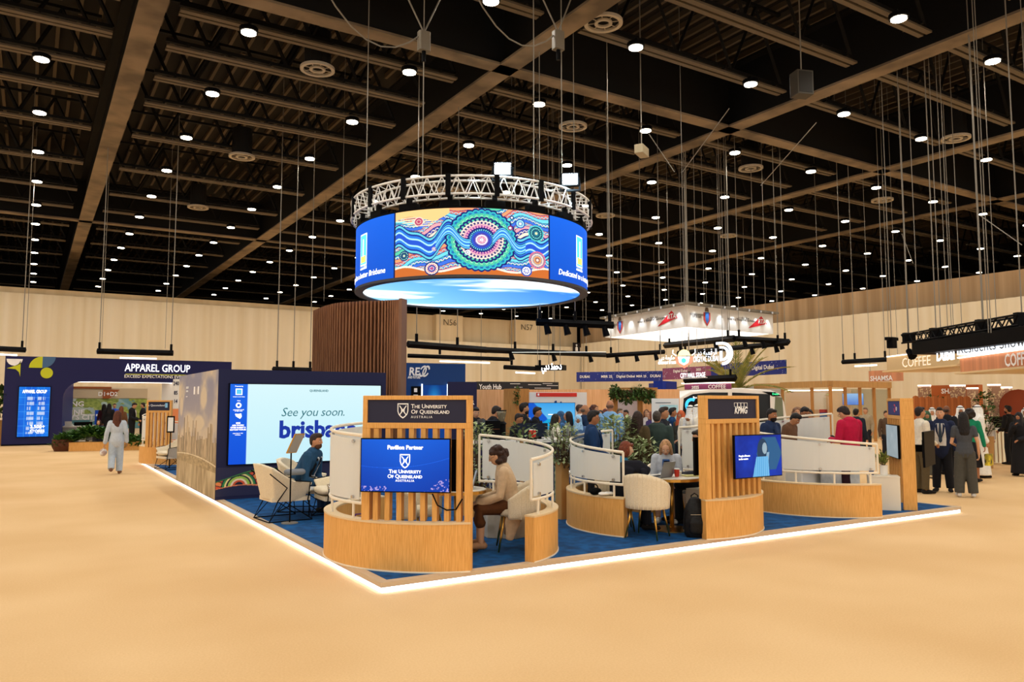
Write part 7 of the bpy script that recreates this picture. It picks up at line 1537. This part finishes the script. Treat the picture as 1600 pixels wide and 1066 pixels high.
stand(1504, 17.8, 95, 'woman in a dark grey top and wide grey trousers seen from behind', z=0, H_=1.68, fem=1, v=.012, top='tee', tc='#4a4c50', sleeve=.25, bc='#4c4a42', shoe='#d8d4cc', hair='long', hc='#15100f', L='front', R='down', flare=.05, skin='#d6a27c')
stand(1447, 22, -80, 'woman in a dark green headscarf and grey coat', z=0, H_=1.66, fem=1, top='robe', tc='#5a5648', hair='hijab', hc='#2c4a30', bot='none', skin='#b67f5a')
stand(1456, 26, -90, 'man in white robe and headscarf far behind the navy suit man', z=0, H_=1.72, top='robe', tc='#efe4d0', hair='ghutra', hc='#f3e9d8', bot='none')
stand(1478, 23, 60, 'balding man in a black suit behind the navy suit man', z=0, H_=1.8, top='jacket', tc='#15161c', hair='bald', hc='#2c201a', bc='#15161c', skin='#7a4e36')
stand(1500, 24, -80, 'man in white headscarf and robe with a dark beard between two groups', z=0, H_=1.78, top='robe', tc='#efe8dc', hair='ghutra', hc='#f5f0e6', bot='none', beard='#1c1210', skin='#a8714e')
stand(1514, 21.3, 80, 'woman in a bright green top and black skirt seen from behind', z=0, H_=1.72, fem=1, top='blouse', tc='#12805a', hair='curly', hc='#1a1210', bot='skirt', bc='#1c1c20', R='bag', extra=handbag, skin='#a8714e')
stand(1527, 22.6, 20, 'man in a long white robe and white headscarf beside the woman in green', z=0, H_=1.8, top='robe', tc='#f2ede2', hair='ghutra', hc='#f6f2e8', bot='none', skin='#b67f5a')
stand(1521, 24.5, 60, 'woman in a red skirt half hidden behind the woman in green', z=0, H_=1.62, fem=1, top='blouse', tc='#17181d', hair='long', hc='#17100d', bot='skirt', bc='#c03a4c')
stand(1551, 30.5, 5, 'woman in a white shirt with tied black hair working behind the glowing counter', z=0, H_=1.55, fem=1, top='shirt', tc='#ece6d8', hair='bun', hc='#14100e', skin='#b67f5a', L='front', R='front')
stand(1561, 32, -60, 'man in black with a fair face behind the counter machine', z=0, H_=1.74, top='tee', tc='#1a1a1e', hair='bald', hc='#6a4a36', skin='#c08a66')
stand(1549, 33, -90, 'red-cheeked person in a dark top at the back of the cafe', z=0, H_=1.72, top='shirt', tc='#2a2c38', hair='short', hc='#2a1c14', skin='#b0684c')
stand(1575, 27.8, 150, 'bearded man all in black standing right of the glowing counter', z=0, H_=1.78, v=.016, top='tee', tc='#121214', sleeve=1., bc='#121214', beard='#241812', hair='top', hc='#17110e', L='front', R='front', skin='#a8714e')
stand(1591, 23.6, -110, 'woman in a black abaya and black headscarf with her hand at her chin', z=0, H_=1.62, fem=1, v=.016, top='robe', tc='#19181b', hair='hijab', hc='#19181b', bot='none', R='chin', L='front', skin='#a8714e', flare=.02)
stand(1603, 24.5, -120, 'man in a white headscarf cut off by the right edge of the picture', z=0, H_=1.74, top='robe', tc='#1c1b1e', hair='ghutra', hc='#e6e0d2', bot='none', skin='#a8714e')
for px, D, h, c, hr, hcol, lab in ((1530, 31, 1.68, '#3a3c48', 'short', '#2a1c14', 'guest in a slate jacket at the back of the cafe near the pale panel'), (1542, 34, 1.75, '#8a3a34', 'long', '#20130e', 'guest in a dark red top at the back of the cafe'), (1466, 30, 1.7, '#54504a', 'short', '#1c1512', 'guest in a grey-brown jacket by the orange fence'), (1538, 28, 1.5, '#d8d0c4', 'ghutra', '#f0e8da', 'seated guest in a white headscarf beside the cafe plant')):
    stand(px, D, -90, lab, z=0, H_=h, v=.028, tc=c, top='jacket' if hr == 'short' else 'blouse', hair=hr, hc=hcol)
# left aisle
def tote(t, T, HP, arms, LG, k):
    w0 = arms['L'][2]; m1 = MB(); c = w0 + Vector((-.03, .02, -.13)); m1.sweep([(c + Vector((0, -.16, -.14)), .08, .07), (c + Vector((0, .0, -.1)), .09, .09), (c + Vector((0, .16, -.14)), .08, .07)], 10, 1, side=(1, 0, 0)); m1.path([c + Vector((0, -.1, -.08)), c + Vector((0, -.04, .06)), c + Vector((0, .04, .06)), c + Vector((0, .1, -.08))], .012, 6)
    o = m1.build('handbag', mat('bag_pattern', '#e6ddd2', .7, kind='cloth', scale=8, c2='#a88a7a'), vox=.014); o.location = t.location; o.rotation_euler = t.rotation_euler; tag(o, 'pale patterned handbag carried by the walking woman in light blue', 'bag')
wp = G(180, 741)
person((wp.x, wp.y, 0), face_px(180, 88), 'woman in a pale blue suit with long brown hair walking away on the left', H_=1.66, fem=1, v=.012, top='jacket', tc='#c3cdd6', hem=.84, flare=.03, bot='trousers', bc='#b7c4d0', shoe='#7a5038', hair='long', hc='#4a2616', legs={'L': ((-.10, -.02, .50), (-.10, -.16, .16)), 'R': ((.09, .05, .50), (.09, .06, .085))}, L='bag', R='down', yaw=-20, extra=tote, skin='#c08a68')
def AB(px, D, turn, lab, **kw): return stand(px, D, turn, lab, z=0, v=.026, **kw)
p = B(157, 37.4)
person((p.x, p.y, 0), face_px(157, -100), 'woman in navy and white kneeling low behind the fern planter', H_=1.62, fem=1, v=.022, lean=20, sit=True, seat=.35, L='type', R='chin', top='cardigan', tc='#1a2240', shirt='#e8dccb', hair='long', hc='#2a1710', bc='#17181f', skin='#c89a78')
AB(163, 42.5, 90, 'woman in a dark red top with long black hair at the meeting stand', H_=1.82, fem=1, top='blouse', tc='#3a1420', hair='long', hc='#120c0c')
AB(171, 41.5, 80, 'person in black seen from behind at the meeting stand', H_=1.84, fem=1, top='robe', tc='#18181c', hair='long', hc='#100c0c', bot='none')
AB(179, 45, -90, 'person in a bright blue shirt at the meeting stand', H_=1.84, top='shirt', tc='#2c5ad0', hair='short', hc='#2a1d16')
AB(190, 40.5, 100, 'woman with wavy brown hair and a tan coat right of the walking woman', H_=1.72, fem=1, top='cardigan', tc='#7a5438', hair='long', hc='#6a3c22')
AB(207, 39.5, -20, 'man in a black suit looking down beside the meeting stand table', H_=1.9, top='jacket', tc='#15151a', shirt='#e4e0da', bc='#15151a', hair='short', hc='#201612', pitch=25, L='front', R='front')
AB(224, 39.8, 170, 'man in a dark suit beside the far left pod', H_=1.88, top='jacket', tc='#17171c', bc='#15151a', hair='short', hc='#1a1210')
